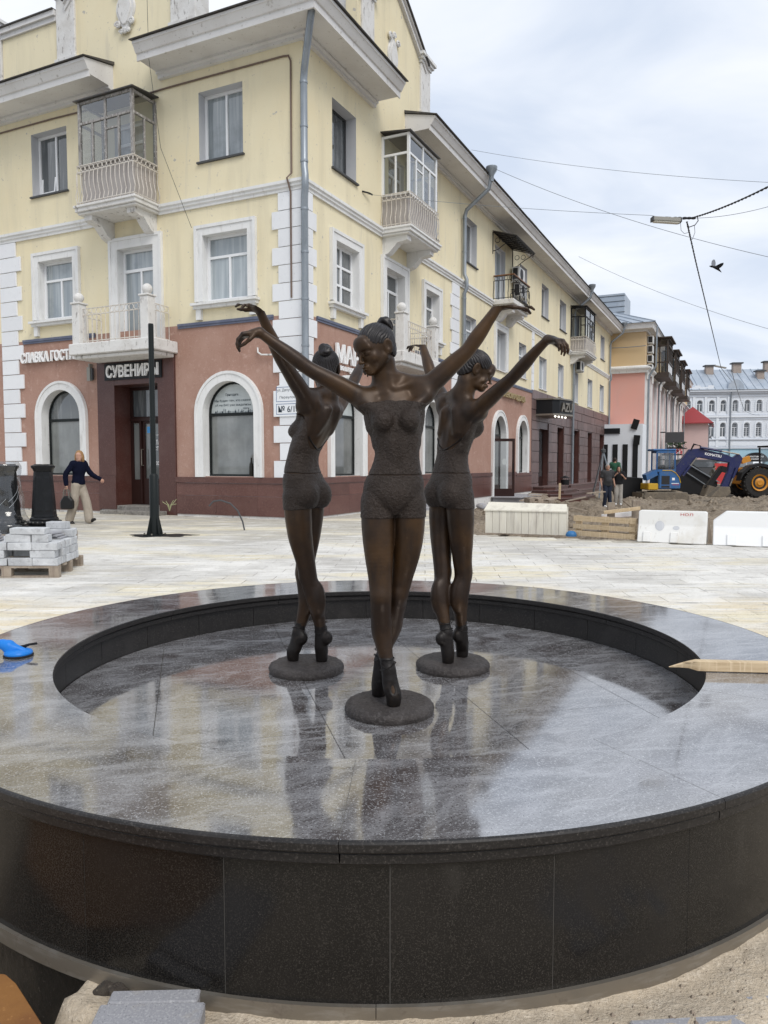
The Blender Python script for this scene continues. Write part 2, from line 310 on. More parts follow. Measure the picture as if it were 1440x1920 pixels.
M['creamboard'] = mat('cream_painted_boards', (.70, .66, .56), [('noise', (7, 7, 1), .50, .70, (.54, .50, .43), None), ('noise', (22, 22, 2), .55, .72, (.76, .73, .65), None), ('noise', 16, .68, .74, (.40, .36, .30), None)], rough=.75, rand=.06)
def flat(name, c, rough=.6, spec=.25, **k): M[name] = mat(name, c, rough=rough, spec=spec, **k)
flat('suction_blue', (.015, .19, .62), .38); flat('rubber', (.012, .012, .013), .7)
flat('letter_white', (.86, .86, .86), .4); flat('letter_side', (.02, .02, .022), .5); flat('gold_letter', (.42, .33, .17), .4, metal=.4)
flat('sign_black', (.012, .013, .015), .4); flat('sign_plate', (.78, .80, .82), .35); flat('print_dark', (.04, .055, .07), .6); flat('print_blue', (.06, .12, .28), .6)
flat('sticker_blue', (.08, .30, .62), .5); flat('orange_wood', (.36, .14, .045), .5); flat('wood_rail', (.20, .10, .05), .5)
flat('skin', (.50, .29, .21), .55); flat('skin_bronzed', (.42, .24, .17), .55); flat('blond', (.30, .17, .075), .6); flat('navy', (.007, .0085, .020), 1.0, .05)
M['linen'] = mat('greige_linen', (.34, .295, .24), [('noise', (14, 14, 4), .45, .7, (.27, .23, .185), None)], rough=.9)
flat('shirt_grey', (.045, .045, .047), .9); flat('jeans', (.016, .022, .038), .9); flat('shoe_white', (.7, .7, .7), .6); flat('shoe_black', (.015, .014, .014), .4)
flat('shirt_black', (.012, .012, .014), .9); flat('grey_pants', (.33, .31, .28), .9); flat('hivis', (.45, .52, .03), .7); flat('green_cloth', (.03, .10, .06), .9); flat('camo', (.13, .13, .115), .9)
flat('hair_dark', (.03, .022, .018), .6); flat('grey_hair', (.25, .23, .21), .7); flat('bag_black', (.012, .012, .013), .35); flat('lips', (.35, .10, .09), .5)
M['digger_blue'] = mat('blue_machine_paint', (.024, .115, .31), [('noise', 3, .46, .72, (.06, .13, .25), None), ('noise', (4, 4, 1.2), .56, .74, (.12, .13, .14), None), ('noise', 20, .60, .72, (.16, .145, .115), None)], rough=.45)
M['digger_navy'] = mat('navy_machine_paint', (.010, .015, .085), [('noise', 4, .5, .75, (.03, .035, .08), None), ('noise', 16, .6, .72, (.10, .09, .075), None)], rough=.4)
M['mud_steel'] = mat('muddy_track_steel', (.15, .125, .095), [('noise', 5, .45, .65, (.20, .165, .12), None), ('noise', 18, .55, .7, (.08, .07, .06), None)], rough=.9)
M['machine_yellow'] = mat('yellow_machine_paint', (.55, .33, .02), [('noise', 6, .55, .75, (.36, .23, .05), None)], rough=.5)
M['machine_orange'] = mat('orange_machine_paint', (.58, .24, .015), [('noise', 7, .5, .75, (.40, .20, .05), None)], rough=.5)
M['tyre'] = mat('muddy_black_tyre', (.018, .017, .016), [('noise', 12, .55, .75, (.06, .052, .042), None)], rough=.9)
M['pink'] = mat('pink_stucco', (.70, .36, .30), [('noise', .3, .4, .75, (.66, .38, .33), None), ('noise', (1, 1, .2), .58, .8, (.60, .36, .31), None)], rough=.9)
M['palepink'] = mat('pale_pink_stucco', (.66, .50, .475), [('noise', .4, .45, .75, (.60, .46, .44), None)], rough=.9)
M['beige'] = mat('beige_stucco', (.60, .44, .255), [('noise', .3, .45, .75, (.56, .42, .26), None), ('noise', (.8, .8, .2), .6, .8, (.52, .40, .27), None)], rough=.9)
M['metalroof'] = mat('grey_sheet_metal_roof', (.36, .41, .47), [('noise', .5, .42, .7, (.46, .50, .55), None), ('noise', 3, .55, .75, (.30, .34, .39), None)], rough=.45, metal=.3, rand=.06)
M['farwhite'] = mat('far_white_stucco', (.74, .77, .81), [('noise', .25, .5, .8, (.68, .71, .75), None)], rough=.9)
M['fargrey'] = mat('far_grey_moulding', (.60, .63, .68), rough=.9)
M['farblue'] = mat('far_pale_blue_base', (.40, .60, .70), [('noise', .3, .45, .8, (.46, .63, .72), None)], rough=.9)
M['farglass'] = mat('far_window_glass', (.085, .095, .105), [('noise', .9, .45, .7, (.20, .22, .24), None)], rough=.1)
M['redroof'] = mat('red_metal_roof', (.33, .040, .045), [('noise', .8, .5, .8, (.28, .05, .055), None)], rough=.5)
M['chimney'] = mat('peeling_chimney_brick', (.50, .49, .47), [('noise', 3, .50, .60, (.26, .22, .20), None), ('noise', 12, .5, .7, (.60, .59, .57), None)], rough=.9)
M['chimney_tan'] = mat('tan_chimney_brick', (.34, .28, .24), [('noise', 2, .5, .7, (.40, .34, .29), None)], rough=.9)
flat('slate', (.075, .078, .082), .6); flat('blackmetal', (.015, .015, .016), .5); flat('acwhite', (.66, .66, .65), .5); flat('acgrille', (.03, .03, .032), .6)
flat('wire', (.22, .24, .26), .7); flat('wire_black', (.03, .032, .035), .6); flat('lamp_grey', (.30, .29, .26), .5); flat('lamp_lens', (.72, .70, .62), .3)
flat('bird_black', (.012, .013, .016), .6); flat('bird_grey', (.16, .17, .19), .7); flat('redplastic', (.50, .05, .05), .5); flat('bottle', (.02, .018, .014), .15); flat('glassblue', (.04, .16, .36), .4)
flat('amber', (.34, .16, .03), .6); flat('interior', (.19, .19, .18), .8); flat('flower_red', (.35, .03, .05), .8); flat('leaf_dark', (.03, .05, .025), .8)
flat('far_ground_grey', (.10, .098, .095), .9)
flat('brown_frame_far', (.062, .048, .040), .5)
M['bronze_base'] = mat('dusty_bronze_base', (.040, .034, .032), [('noise', 9, .42, .68, (.062, .054, .051), None), ('noise', 75, .50, .70, (.085, .076, .073), None), ('noise', 170, .60, .72, (.13, .12, .118), None)], rough=.55, metal=.15, spec=.3, bump=[(60, .8, .012), (180, .6, .005)])
M['oldconcrete'] = mat('crumbling_old_concrete', (.22, .205, .185), [('noise', 3, .45, .7, (.30, .285, .26), None), ('noise', 14, .5, .68, (.12, .11, .098), None), ('noise', 40, .6, .72, (.36, .34, .31), None)], rough=.95, spec=.2, bump=[(16, .8, .05), (60, .5, .01)])
# ------------------------------------------------------------------ implicit-surface modeller for bodies
def smin(a, b, k):
    h = np.clip(.5 + .5 * (b - a) / k, 0, 1); return b + (a - b) * h - k * h * (1 - h)
class Vox:
    def __init__(s, lo, hi, h):
        s.h = h; s.lo = np.array(lo, float); s.n = np.ceil((np.array(hi) - s.lo) / h).astype(int) + 1
        s.ax = [(s.lo[i] + h * np.arange(s.n[i])).astype(np.float32) for i in range(3)]
        s.d = np.full(tuple(s.n), .08, np.float32)
    def sl(s, lo, hi, pad):
        a = np.clip(np.floor((np.array(lo) - pad - s.lo) / s.h).astype(int), 0, s.n); b = np.clip(np.ceil((np.array(hi) + pad - s.lo) / s.h).astype(int) + 1, 0, s.n)
        q = tuple(slice(a[i], b[i]) for i in range(3))
        return q, (s.ax[0][q[0]][:, None, None], s.ax[1][q[1]][None, :, None], s.ax[2][q[2]][None, None, :])
    def put(s, fn, lo, hi, k, sub=False):
        q, g = s.sl(lo, hi, k + 3 * s.h)
        if min(s.d[q].shape) == 0: return s
        v = fn(*g).astype(np.float32)
        s.d[q] = -smin(-s.d[q], v, k) if sub else smin(s.d[q], v, k)
        return s
    def cone(s, a, b, ra, rb, k=.02, sub=False):
        a, b = np.array(a, float), np.array(b, float); ab = b - a; L2 = float(ab @ ab) + 1e-12
        def fn(x, y, z):
            t = np.clip(((x - a[0]) * ab[0] + (y - a[1]) * ab[1] + (z - a[2]) * ab[2]) / L2, 0, 1)
            return np.sqrt((x - a[0] - t * ab[0]) ** 2 + (y - a[1] - t * ab[1]) ** 2 + (z - a[2] - t * ab[2]) ** 2) - (ra + t * (rb - ra))
        m = max(ra, rb); return s.put(fn, np.minimum(a, b) - m, np.maximum(a, b) + m, k, sub)
    def limb(s, pts, rad, k=.02, sub=False):
        """one smooth tapering limb through points with radii"""
        P = np.array(pts, float); r = np.array(rad, float); n = len(P); t = np.concatenate([[0], np.cumsum(np.linalg.norm(np.diff(P, axis=0), axis=1))])
        A = np.c_[P, r]; m = np.gradient(A, t, axis=0); u = np.linspace(0, t[-1], max(5 * n, 10)); i = np.clip(np.searchsorted(t, u) - 1, 0, n - 2)
        hh = (t[i + 1] - t[i])[:, None]; w = ((u - t[i])[:, None]) / hh
        Q = (2*w**3 - 3*w**2 + 1) * A[i] + (w**3 - 2*w**2 + w) * hh * m[i] + (-2*w**3 + 3*w**2) * A[i+1] + (w**3 - w**2) * hh * m[i+1]
        mr = Q[:, 3].max(); a = Q[:, :3]
        def fn(x, y, z):
            best = None
            for j in range(len(Q) - 1):
                p, ab = a[j], a[j + 1] - a[j]; L2 = float(ab @ ab) + 1e-12
                tt = np.clip(((x - p[0]) * ab[0] + (y - p[1]) * ab[1] + (z - p[2]) * ab[2]) / L2, 0, 1)
                d = np.sqrt((x - p[0] - tt * ab[0]) ** 2 + (y - p[1] - tt * ab[1]) ** 2 + (z - p[2] - tt * ab[2]) ** 2) - (Q[j, 3] + tt * (Q[j + 1, 3] - Q[j, 3]))
                best = d if best is None else np.minimum(best, d)
            return best
        return s.put(fn, a.min(0) - mr, a.max(0) + mr, k, sub)
    def ell(s, c, r, k=.02, Rm=None, sub=False):
        c = np.array(c, float); r = np.array(r, float); Q = np.eye(3) if Rm is None else np.array(Rm).T
        def fn(x, y, z):
            X, Y, Z = x - c[0], y - c[1], z - c[2]
            u = [(Q[i, 0] * X + Q[i, 1] * Y + Q[i, 2] * Z) for i in range(3)]
            k0 = np.sqrt(sum((u[i] / r[i]) ** 2 for i in range(3))); k1 = np.sqrt(sum((u[i] / r[i] ** 2) ** 2 for i in range(3))) + 1e-9
            return k0 * (k0 - 1) / k1
        m = max(r) if Rm is not None else r
        return s.put(fn, c - m, c + m, k, sub)
    def mesh(s, smooth=2):
        d, n = s.d, s.n; ins = d < 0
        cnt = sum(ins[i:n[0] - 1 + i, j:n[1] - 1 + j, k:n[2] - 1 + k].astype(np.int8) for i in (0, 1) for j in (0, 1) for k in (0, 1))
        ci = np.argwhere((cnt > 0) & (cnt < 8)); m = n - 1
        key = (ci[:, 0] * m[1] + ci[:, 1]) * m[2] + ci[:, 2]
        acc = np.zeros((len(ci), 3)); num = np.zeros(len(ci))
        C8 = {(i, j, k): d[ci[:, 0] + i, ci[:, 1] + j, ci[:, 2] + k] for i in (0, 1) for j in (0, 1) for k in (0, 1)}
        for ax in range(3):
            for o in [(i, j) for i in (0, 1) for j in (0, 1)]:
                p = list(o); p.insert(ax, 0); q = list(o); q.insert(ax, 1)
                a, b = C8[tuple(p)], C8[tuple(q)]; cr = (a < 0) != (b < 0)
                t = np.where(cr, a / np.where(cr, a - b, 1), 0)
                v = np.tile(np.array(p, float), (len(ci), 1)); v[:, ax] += t
                acc[cr] += v[cr]; num += cr
        V = s.lo + s.h * (ci + acc / num[:, None])
        F = []
        for ax in range(3):
            sa = [slice(None)] * 3; sb = [slice(None)] * 3; sa[ax] = slice(0, -1); sb[ax] = slice(1, None)
            A, B = ins[tuple(sa)], ins[tuple(sb)]; e = np.argwhere(A != B)
            o1, o2 = (ax + 1) % 3, (ax + 2) % 3
            e = e[(e[:, o1] > 0) & (e[:, o2] > 0) & (e[:, o1] < m[o1]) & (e[:, o2] < m[o2])]
            fl = A[tuple(e.T)]; quad = []
            for d1, d2 in ((1, 1), (0, 1), (0, 0), (1, 0)):
                c = e.copy(); c[:, o1] -= d1; c[:, o2] -= d2
                quad.append(np.searchsorted(key, (c[:, 0] * m[1] + c[:, 1]) * m[2] + c[:, 2]))
            f = np.stack(quad, 1); f[~fl] = f[~fl][:, ::-1]; F.append(f)
        F = np.concatenate(F)
        for _ in range(smooth):
            S = np.zeros_like(V); c = np.zeros(len(V))
            for a, b in ((0, 1), (1, 2), (2, 3), (3, 0)):
                for x in range(3):
                    S[:, x] += np.bincount(F[:, a], V[F[:, b], x], len(V)) + np.bincount(F[:, b], V[F[:, a], x], len(V))
                c += np.bincount(F[:, a], minlength=len(V)) + np.bincount(F[:, b], minlength=len(V))
            V = .5 * V + .5 * S / np.maximum(c, 1)[:, None]
        return V, F
def vnormals(V, F):
    n = np.cross(V[F[:, 2]] - V[F[:, 0]], V[F[:, 3]] - V[F[:, 1]]); N = np.zeros_like(V)
    for a in range(4):
        for x in range(3): N[:, x] += np.bincount(F[:, a], n[:, x], len(V))
    return N / (np.linalg.norm(N, axis=1, keepdims=True) + 1e-12)
def vnoise(P, seed=0):
    """smooth value noise, about -1..1"""
    i = np.floor(P).astype(np.int64); f = P - i; f = f * f * (3 - 2 * f); out = 0
    def hsh(a): 
        v = (a[:, 0] * 73856093) ^ (a[:, 1] * 19349663) ^ (a[:, 2] * 83492791) ^ (seed * 2654435761)
        v = (v ^ (v >> 13)) * 1274126177; return ((v ^ (v >> 16)) & 0xffff) / 32767.5 - 1
    for dx in (0, 1):
        for dy in (0, 1):
            for dz in (0, 1):
                w = (f[:, 0] if dx else 1 - f[:, 0]) * (f[:, 1] if dy else 1 - f[:, 1]) * (f[:, 2] if dz else 1 - f[:, 2])
                out = out + w * hsh(i + np.array((dx, dy, dz)))
    return out
def fbm(P, seed=0, oct=3):
    return sum(vnoise(P * 2 ** o, seed + o) / 2 ** o for o in range(oct))
def rotz(a): c, s = math.cos(a), math.sin(a); return np.array([[c, -s, 0], [s, c, 0], [0, 0, 1]])
def rotx(a): c, s = math.cos(a), math.sin(a); return np.array([[1, 0, 0], [0, c, -s], [0, s, c]])
def roty(a): c, s = math.cos(a), math.sin(a); return np.array([[c, 0, s], [0, 1, 0], [-s, 0, c]])
def unit(v): v = np.array(v, float); return v / np.linalg.norm(v)

class HeadFrame:
    """head built round its own centre, face towards -y, then turned"""
    def __init__(s, vox, c, Rm, sc=1.): s.v, s.c, s.R, s.sc = vox, np.array(c, float), Rm, sc
    def p(s, q): return s.c + s.R @ (np.array(q, float) * s.sc)
    def cone(s, a, b, ra, rb, k=.01, sub=False): s.v.cone(s.p(a), s.p(b), ra * s.sc, rb * s.sc, k * s.sc, sub)
    def ell(s, c, r, k=.01, sub=False, Rm=None): s.v.ell(s.p(c), np.array(r) * s.sc, k * s.sc, s.R if Rm is None else s.R @ Rm, sub)
def head(vox, c, Rm, sc=1., eyes_closed=True):
    H = HeadFrame(vox, c, Rm, sc)
    H.ell((0, .018, .032), (.071, .090, .078), .02)                 # cranium
    H.ell((0, -.030, -.018), (.053, .058, .074), .03)               # face block
    for s in (-1, 1):
        H.cone((s * .050, -.004, -.040), (s * .012, -.070, -.082), .018, .014, .025)     # jaw
        H.ell((s * .038, -.056, -.024), (.020, .020, .018), .025)    # cheekbone
        H.cone((s * .010, -.084, .027), (s * .046, -.066, .024), .010, .009, .014)       # brow
    H.ell((0, -.072, .050), (.044, .024, .032), .03)                # forehead
    H.ell((0, -.077, -.084), (.019, .017, .015), .016)              # chin
    for s in (-1, 1): H.ell((s * .030, -.096, .007), (.020, .017, .0125), .012, sub=True)   # eye sockets
    for s in (-1, 1):
        H.ell((s * .0305, -.0745, .0035), (.0165, .0112, .0100), .006)    # eyeball and lid
        H.cone((s * .019, -.087, -.0035), (s * .043, -.079, -.002), .0022, .0018, .003)    # lower lash line
    H.cone((0, -.087, .018), (0, -.111, -.026), .0062, .0082, .010)       # nose
    H.ell((0, -.112, -.029), (.0080, .0085, .0080), .005)
    for s in (-1, 1): H.ell((s * .0095, -.101, -.032), (.0058, .0090, .0060), .005)
    H.ell((0, -.088, -.058), (.022, .013, .016), .014)              # mouth mound
    H.ell((0, -.1005, -.0540), (.0175, .0064, .0046), .003); H.ell((0, -.0985, -.0640), (.0150, .0072, .0054), .003)
    H.cone((-.017, -.097, -.0605), (0, -.1035, -.0588), .0014, .0018, .002, sub=True); H.cone((.017, -.097, -.0605), (0, -.1035, -.0588), .0014, .0018, .002, sub=True)
    for s in (-1, 1):                                               # ears
        H.ell((s * .073, .018, -.002), (.011, .024, .037), .006, Rm=rotz(s * -.35) @ rotx(-.2))
        H.ell((s * .087, .012, .004), (.012, .014, .025), .003, sub=True, Rm=rotz(s * -.35) @ rotx(-.2))
    return H
def hand(v, W, D, N, S, bends, sc=1., spread=.10, thumb=(.70, .55, -.35), thumb2=None, wr=.022, k=.006):
    """W wrist, D along the hand, N back of the hand, S thumb side; bends: four tuples of three joint angles (degrees)"""
    W = np.array(W, float); D = unit(D); N = unit(np.array(N, float) - D * np.dot(N, D)); S = unit(np.array(S, float) - D * np.dot(S, D) - N * np.dot(S, N))
    off = (.027, .009, -.009, -.025); ln = (.074, .082, .078, .064); kd = (.078, .082, .078, .070)
    v.cone(W, W + D * .03 * sc, wr * sc, .019 * sc, .012)
    for i in range(4):
        K = W + (D * kd[i] + S * off[i]) * sc
        v.cone(W + (D * .02 + S * off[i] * .55) * sc, K, .0135 * sc, .0100 * sc, .014)
        base = unit(D + S * spread * (1.2 - .8 * i)); a = 0; p = K
        for j, fr in enumerate((.46, .30, .24)):
            a += R(bends[i][j]); d = base * math.cos(a) - N * math.sin(a); q = p + d * ln[i] * fr * sc
            v.cone(p, q, (.0088, .0078, .0070)[j] * sc, (.0078, .0070, .0056)[j] * sc, .004); p = q
    T0 = W + (D * .022 + S * .018 - N * .006) * sc; t1 = unit(D * thumb[0] + S * thumb[1] + N * thumb[2])
    T1 = T0 + t1 * .044 * sc; v.cone(T0, T1, .0135 * sc, .0100 * sc, .010)
    tt = thumb2 or (.95, .2, -.2); t2 = unit(D * tt[0] + S * tt[1] + N * tt[2]); T2 = T1 + t2 * .030 * sc; v.cone(T1, T2, .0095 * sc, .0082 * sc, .004)
    v.cone(T2, T2 + unit(t2 * .9 + D * .3) * .022 * sc, .0082 * sc, .0062 * sc, .004)

# ------------------------------------------------------------------ the bronze dancers
def make_dancer():
    t = thing('bronze_dancer', 'front bronze ballerina facing the camera, on the nearest round base in the basin', 'statue', (0, 0, 0), 'three bronze ballerinas in the granite basin')
    h = .003
    v = Vox((-.74, -.26, .035), (.68, .20, 1.80), h)
    # torso as stacked elliptic sections: z, centre x, centre y, half width, half depth
    sec = np.array([(.86, .018, .010, .020, .045), (.905, .018, .008, .036, .066), (.94, .018, .006, .074, .085), (.975, .018, .006, .108, .093), (1.03, .021, .004, .126, .090), (1.071, .024, .000, .115, .080), (1.12, .030, -.004, .100, .072), (1.165, .033, -.006, .0935, .068),
                    (1.22, .032, -.006, .100, .073), (1.28, .026, -.002, .109, .079), (1.33, .022, .004, .116, .081), (1.385, .022, .010, .115, .073), (1.43, .026, .014, .094, .055), (1.465, .014, .016, .056, .044), (1.50, -.004, .016, .042, .038)])
    zs = np.linspace(.86, 1.50, 90)
    def cr(col):
        x, y = sec[:, 0], sec[:, col]; m = np.gradient(y, x); i = np.clip(np.searchsorted(x, zs) - 1, 0, len(x) - 2); hh = x[i + 1] - x[i]; u = (zs - x[i]) / hh
        return (2*u**3 - 3*u**2 + 1) * y[i] + (u**3 - 2*u**2 + u) * hh * m[i] + (-2*u**3 + 3*u**2) * y[i+1] + (u**3 - u**2) * hh * m[i+1]
    P = [cr(i) for i in range(1, 5)]
    def torso(x, y, z):
        cx, cy, a, b = (np.interp(z, zs, q) for q in P)
        X, Y = np.abs(x - cx) / a, np.abs(y - cy) / b
        rad = (X ** 2.25 + Y ** 2.25) ** (1 / 2.25)
        d = (rad - 1) * np.minimum(a, b) * .95
        return np.maximum(d, np.maximum(z - 1.50, .900 - z))
    v.put(torso, (-.16, -.14, .87), (.20, .15, 1.51), .02)
    for s in (-1, 1):
        v.ell((.018 + s * .064, .060, .955), (.066, .060, .074), .020)                       # buttocks
        v.ell((.024 + s * .058, -.070, 1.306), (.045, .046, .045), .018)                     # bust
        v.ell((.018 + s * .088, .010, .945), (.048, .062, .085), .025)                           # hips
        v.cone((.023 + s * .045, .070, 1.40), (.023 + s * .070, .058, 1.29), .026, .016, .03)    # shoulder blades
        v.cone((.023 + s * .082, .026, 1.385), (.029 + s * .080, .006, 1.21), .027, .016, .03)   # lats
    v.ell((.018, -.046, .985), (.070, .046, .058), .03); v.ell((.026, -.066, 1.20), (.030, .016, .05), .03)                                      # belly
    v.cone((.018, .135, .99), (.018, .128, .90), .008, .013, .014, True)                     # cleft
    v.cone((.030, .096, 1.10), (.022, .112, 1.42), .010, .012, .035, True)                   # spine groove
    v.cone((.030, -.090, 1.10), (.024, -.098, 1.25), .006, .005, .03, True)
    # legs
    v.limb([(-.050, .002, .945), (-.052, -.004, .86), (-.049, -.014, .74), (-.043, -.028, .60), (-.041, -.036, .53), (-.040, -.028, .45), (-.036, -.020, .375), (-.022, -.036, .28), (-.008, -.056, .205)],
           [.074, .0740, .0665, .0525, .0485, .0450, .0435, .0340, .0255], .010)
    v.limb([(.088, .004, .945), (.089, .010, .86), (.082, .018, .74), (.056, .034, .60), (.043, .040, .53), (.030, .054, .45), (.018, .070, .375), (-.012, .074, .28), (-.033, .072, .215)],
           [.072, .0715, .0640, .0510, .0470, .0435, .0420, .0330, .0250], .010)
    v.ell((-.043, -.056, .525), (.028, .028, .042), .022); v.ell((.042, .018, .525), (.028, .028, .042), .022)      # kneecaps
    v.ell((-.037, .004, .405), (.036, .036, .085), .03); v.ell((.023, .092, .405), (.034, .036, .085), .03)      # calves
    v.cone((.019, -.118, .935), (.020, -.098, .76), .008, .024, .012, True); v.cone((.019, .125, .93), (.020, .095, .80), .010, .020, .014, True)                  # between the thighs
    for s in (-1, 1): v.cone((.018 + s * .012, -.112, .918), (.018 + s * .112, -.092, 1.005), .010, .006, .016, True)      # groin folds
    # feet on pointe, toes to heel
    def foot(vv, an, toe, heel, g=0.):
        an, toe, heel = (np.array(q, float) for q in (an, toe, heel)); mid = an * .45 + toe * .55
        vv.limb([an, mid, toe + (0, 0, .035), toe], [.0265 + g, .0325 + g, .0310 + g, .0275 + g], .012)
        vv.ell(heel, (.023 + g, .025 + g, .030 + g), .025)
    RF = ((-.008, -.056, .205), (.013, -.078, .060), (-.004, -.026, .176)); LF = ((-.033, .072, .215), (-.044, .069, .060), (-.034, .112, .184))
    foot(v, *RF); foot(v, *LF)
    v.cone((-.080, .018, 1.385), (-.076, .016, 1.285), .030, .018, .04); v.cone((.128, .018, 1.40), (.118, .016, 1.285), .030, .018, .04)
    v.cone((-.118, -.036, 1.385), (-.062, -.056, 1.355), .024, .018, .04); v.cone((.165, -.036, 1.415), (.105, -.058, 1.37), .024, .018, .04)      # pectoral folds
    bodyonly = v.d.copy()
    # shoulders, neck, arms
    v.cone((-.005, .020, 1.42), (-.030, .012, 1.545), .056, .044, .03)
    v.cone((-.028, -.006, 1.46), (-.060, .010, 1.575), .018, .016, .02); v.cone((.010, -.028, 1.455), (.004, .006, 1.57), .012, .014, .018)      # neck cords
    v.cone((-.015, -.030, 1.430), (-.092, -.014, 1.420), .011, .013, .016); v.cone((.022, -.028, 1.447), (.125, -.008, 1.478), .011, .013, .016)      # collarbones
    v.cone((-.028, .028, 1.478), (-.088, .014, 1.408), .032, .032, .04); v.cone((.010, .030, 1.50), (.125, .012, 1.475), .034, .036, .04)
    RA = [(-.098, .004, 1.397), (-.352, -.020, 1.532), (-.562, -.045, 1.682)]; LA = [(.150, .004, 1.440), (.340, -.040, 1.616), (.472, -.070, 1.806)]
    def arm(A, out):
        a, b, c = (np.array(q, float) for q in A)
        v.ell(a, (.046, .044, .044), .04)
        v.limb([a, a * .66 + b * .34, a * .3 + b * .7, b, b * .7 + c * .3, b * .3 + c * .7, c], [.0465, .0440, .0375, .0325, .0330, .0250, .0205], .03)
    arm(RA, -1); arm(LA, 1)
    # hands
    hand(v, RA[2], (-.97, -.10, -.20), (-.18, .05, .98), (-.1, -.95, .2), [(38, 28, 20), (48, 30, 22), (44, 32, 22), (34, 30, 20)], .93, .10, (.66, .35, -.55), (.85, -.1, -.45))
    hand(v, LA[2], (.98, -.06, .06), (-.06, .16, .98), (.05, -.97, .16), [(4, 10, 8), (14, 16, 12), (20, 18, 14), (12, 14, 10)], .95, .12, (.74, .45, -.48), (.95, .1, -.2))
    # head, turned to her right and bowed
    HC = np.array((-.064, -.026, 1.618)); HR = rotz(R(-54)) @ rotx(R(24)) @ roty(R(-3))
    v.cone((-.030, .012, 1.53), HC + HR @ np.array((0, .02, -.05)), .044, .046, .03)
    head(v, HC, HR, .94)
    V, F = v.mesh(2)
    V = V + vnormals(V, F) * (fbm(V * 22, 3, 2) * .0007)[:, None]
    rawmesh('body', V, F, M['bronze'], t, smooth=True)
    # leotard and shorts: shells 3-5 mm proud of the body, with a front neckline, a low back and a hem
    X, Y, Z = v.ax[0][:, None, None], v.ax[1][None, :, None], v.ax[2][None, None, :]
    th = np.abs(np.arctan2(X - .023, -(Y - .012)))
    zt = np.interp(th, [0, .5, 1.0, 1.35, 1.62, 1.80, 1.95, 2.2, 3.15], [1.392, 1.397, 1.384, 1.365, 1.330, 1.27, 1.225, 1.198, 1.192])
    def crop(a, lo, hi):
        i0 = np.round((np.array(lo) - v.lo) / h).astype(int); i1 = np.minimum(np.round((np.array(hi) - v.lo) / h).astype(int), v.n)
        sl = tuple(slice(i0[k], i1[k]) for k in range(3)); w = Vox.__new__(Vox); w.h = h; w.lo = v.lo + i0 * h; w.n = i1 - i0; w.d = a[sl].copy(); w.ax = [v.ax[k][sl[k]] for k in range(3)]; return w, sl
    for name, zlo, zhi, off in (('leotard_top', 1.0715, None, .0035), ('leotard_shorts', .880, 1.0695, .0045)):
        w, sl = crop(bodyonly, (-.17, -.16, zlo - .02), (.22, .17, 1.44 if zhi is None else zhi + .02))
        d = w.d - off
        x, y, z = w.ax[0][:, None, None], w.ax[1][None, :, None], w.ax[2][None, None, :]
        up = z - (zt[sl[0], sl[1], :] if zhi is None else zhi)
        hem = 0 if zhi is None else .010 * np.clip((y - .02) / .1, 0, 1)
        w.d = np.maximum(np.maximum(d, up), zlo + hem - z); w.d[0] = w.d[-1] = .05; w.d[:, 0] = w.d[:, -1] = .05; w.d[:, :, 0] = w.d[:, :, -1] = .05
        V, F = w.mesh(1); N = vnormals(V, F)
        n1 = fbm(V * np.array((95, 95, 140)), 11, 2)
        V = V + N * (np.clip(n1, -.9, 1.2) * .0009)[:, None]
        rawmesh(name, V, F, M['bronze_dark'], t, smooth=True)
    # back strap, seams of the shorts' hems
    b = MB()
    pts = []
    for qx in np.linspace(-.098, .102, 23):
        x_, z_ = .024 + qx, 1.196 + .062 * (abs(qx) / .1) ** 1.6
        i_, k_ = int(round((x_ - v.lo[0]) / h)), int(round((z_ - v.lo[2]) / h)); col = np.where(v.d[i_, :, k_] < 0)[0]
        if len(col): pts.append((x_, v.ax[1][col.max()] + .004, z_))
    b.tube(pts, .0035, 6); b.build('back_strap', M['bronze_shoe'], t, smooth=True)
    # shoes with ribbons
    for nm, ft, z1 in (('ballet_shoe', RF, .262), ('ballet_shoe', LF, .268)):
        w = Vox(np.array(ft[1]) + (-.085, -.085, -.03), np.array(ft[1]) + (.085, .105, .225), .0025)
        an = np.array(ft[0])
        foot(w, *ft, .004); up = an + (np.array((-.022, -.036, .28)) - an) * .70 if ft is RF else an + (np.array((-.012, .074, .28)) - an) * .72
        w.cone(an, up, .0300, .0310, .012)
        x, y, z = w.ax[0][:, None, None], w.ax[1][None, :, None], w.ax[2][None, None, :]
        w.d = np.maximum(np.maximum(w.d, z - z1), .050 - z)
        if ft is RF:                                            # open instep of the front shoe
            w.ell((ft[1][0] - .004, ft[1][1] - .040, .150), (.020, .022, .046), .006, sub=True)
        V, F = w.mesh(1); V += vnormals(V, F) * (fbm(V * 60, 5, 2) * .0006)[:, None]
        so = rawmesh(nm, V, F, M['bronze_shoe'], t, smooth=True)
        rb = MB(); c0 = np.array(ft[0]); ax = unit(np.array(ft[1]) - c0)
        for zo, tilt in ((.052, .0), (.016, .5), (.010, -.5)):
            ring = []
            for a in np.linspace(0, 2 * math.pi, 21):
                cc = c0 - ax * zo; r_ = .0335 if zo < .04 else .0325
                ring.append(cc + np.array((r_ * math.cos(a), r_ * math.sin(a), tilt * r_ * math.cos(a))))
            rb.tube(ring, .0026, 5, False)
        rb.build('ribbon', M['bronze_shoe'], so, smooth=True)
    # hair cap and bun
    w = Vox((-.10, -.11, -.10), (.10, .16, .19), .0025)
    w.ell((0, .020, .034), (.077, .095, .083), .01)
    w.ell((0, .050, -.030), (.055, .052, .050), .03)
    x, y, z = w.ax[0][:, None, None], w.ax[1][None, :, None], w.ax[2][None, None, :]
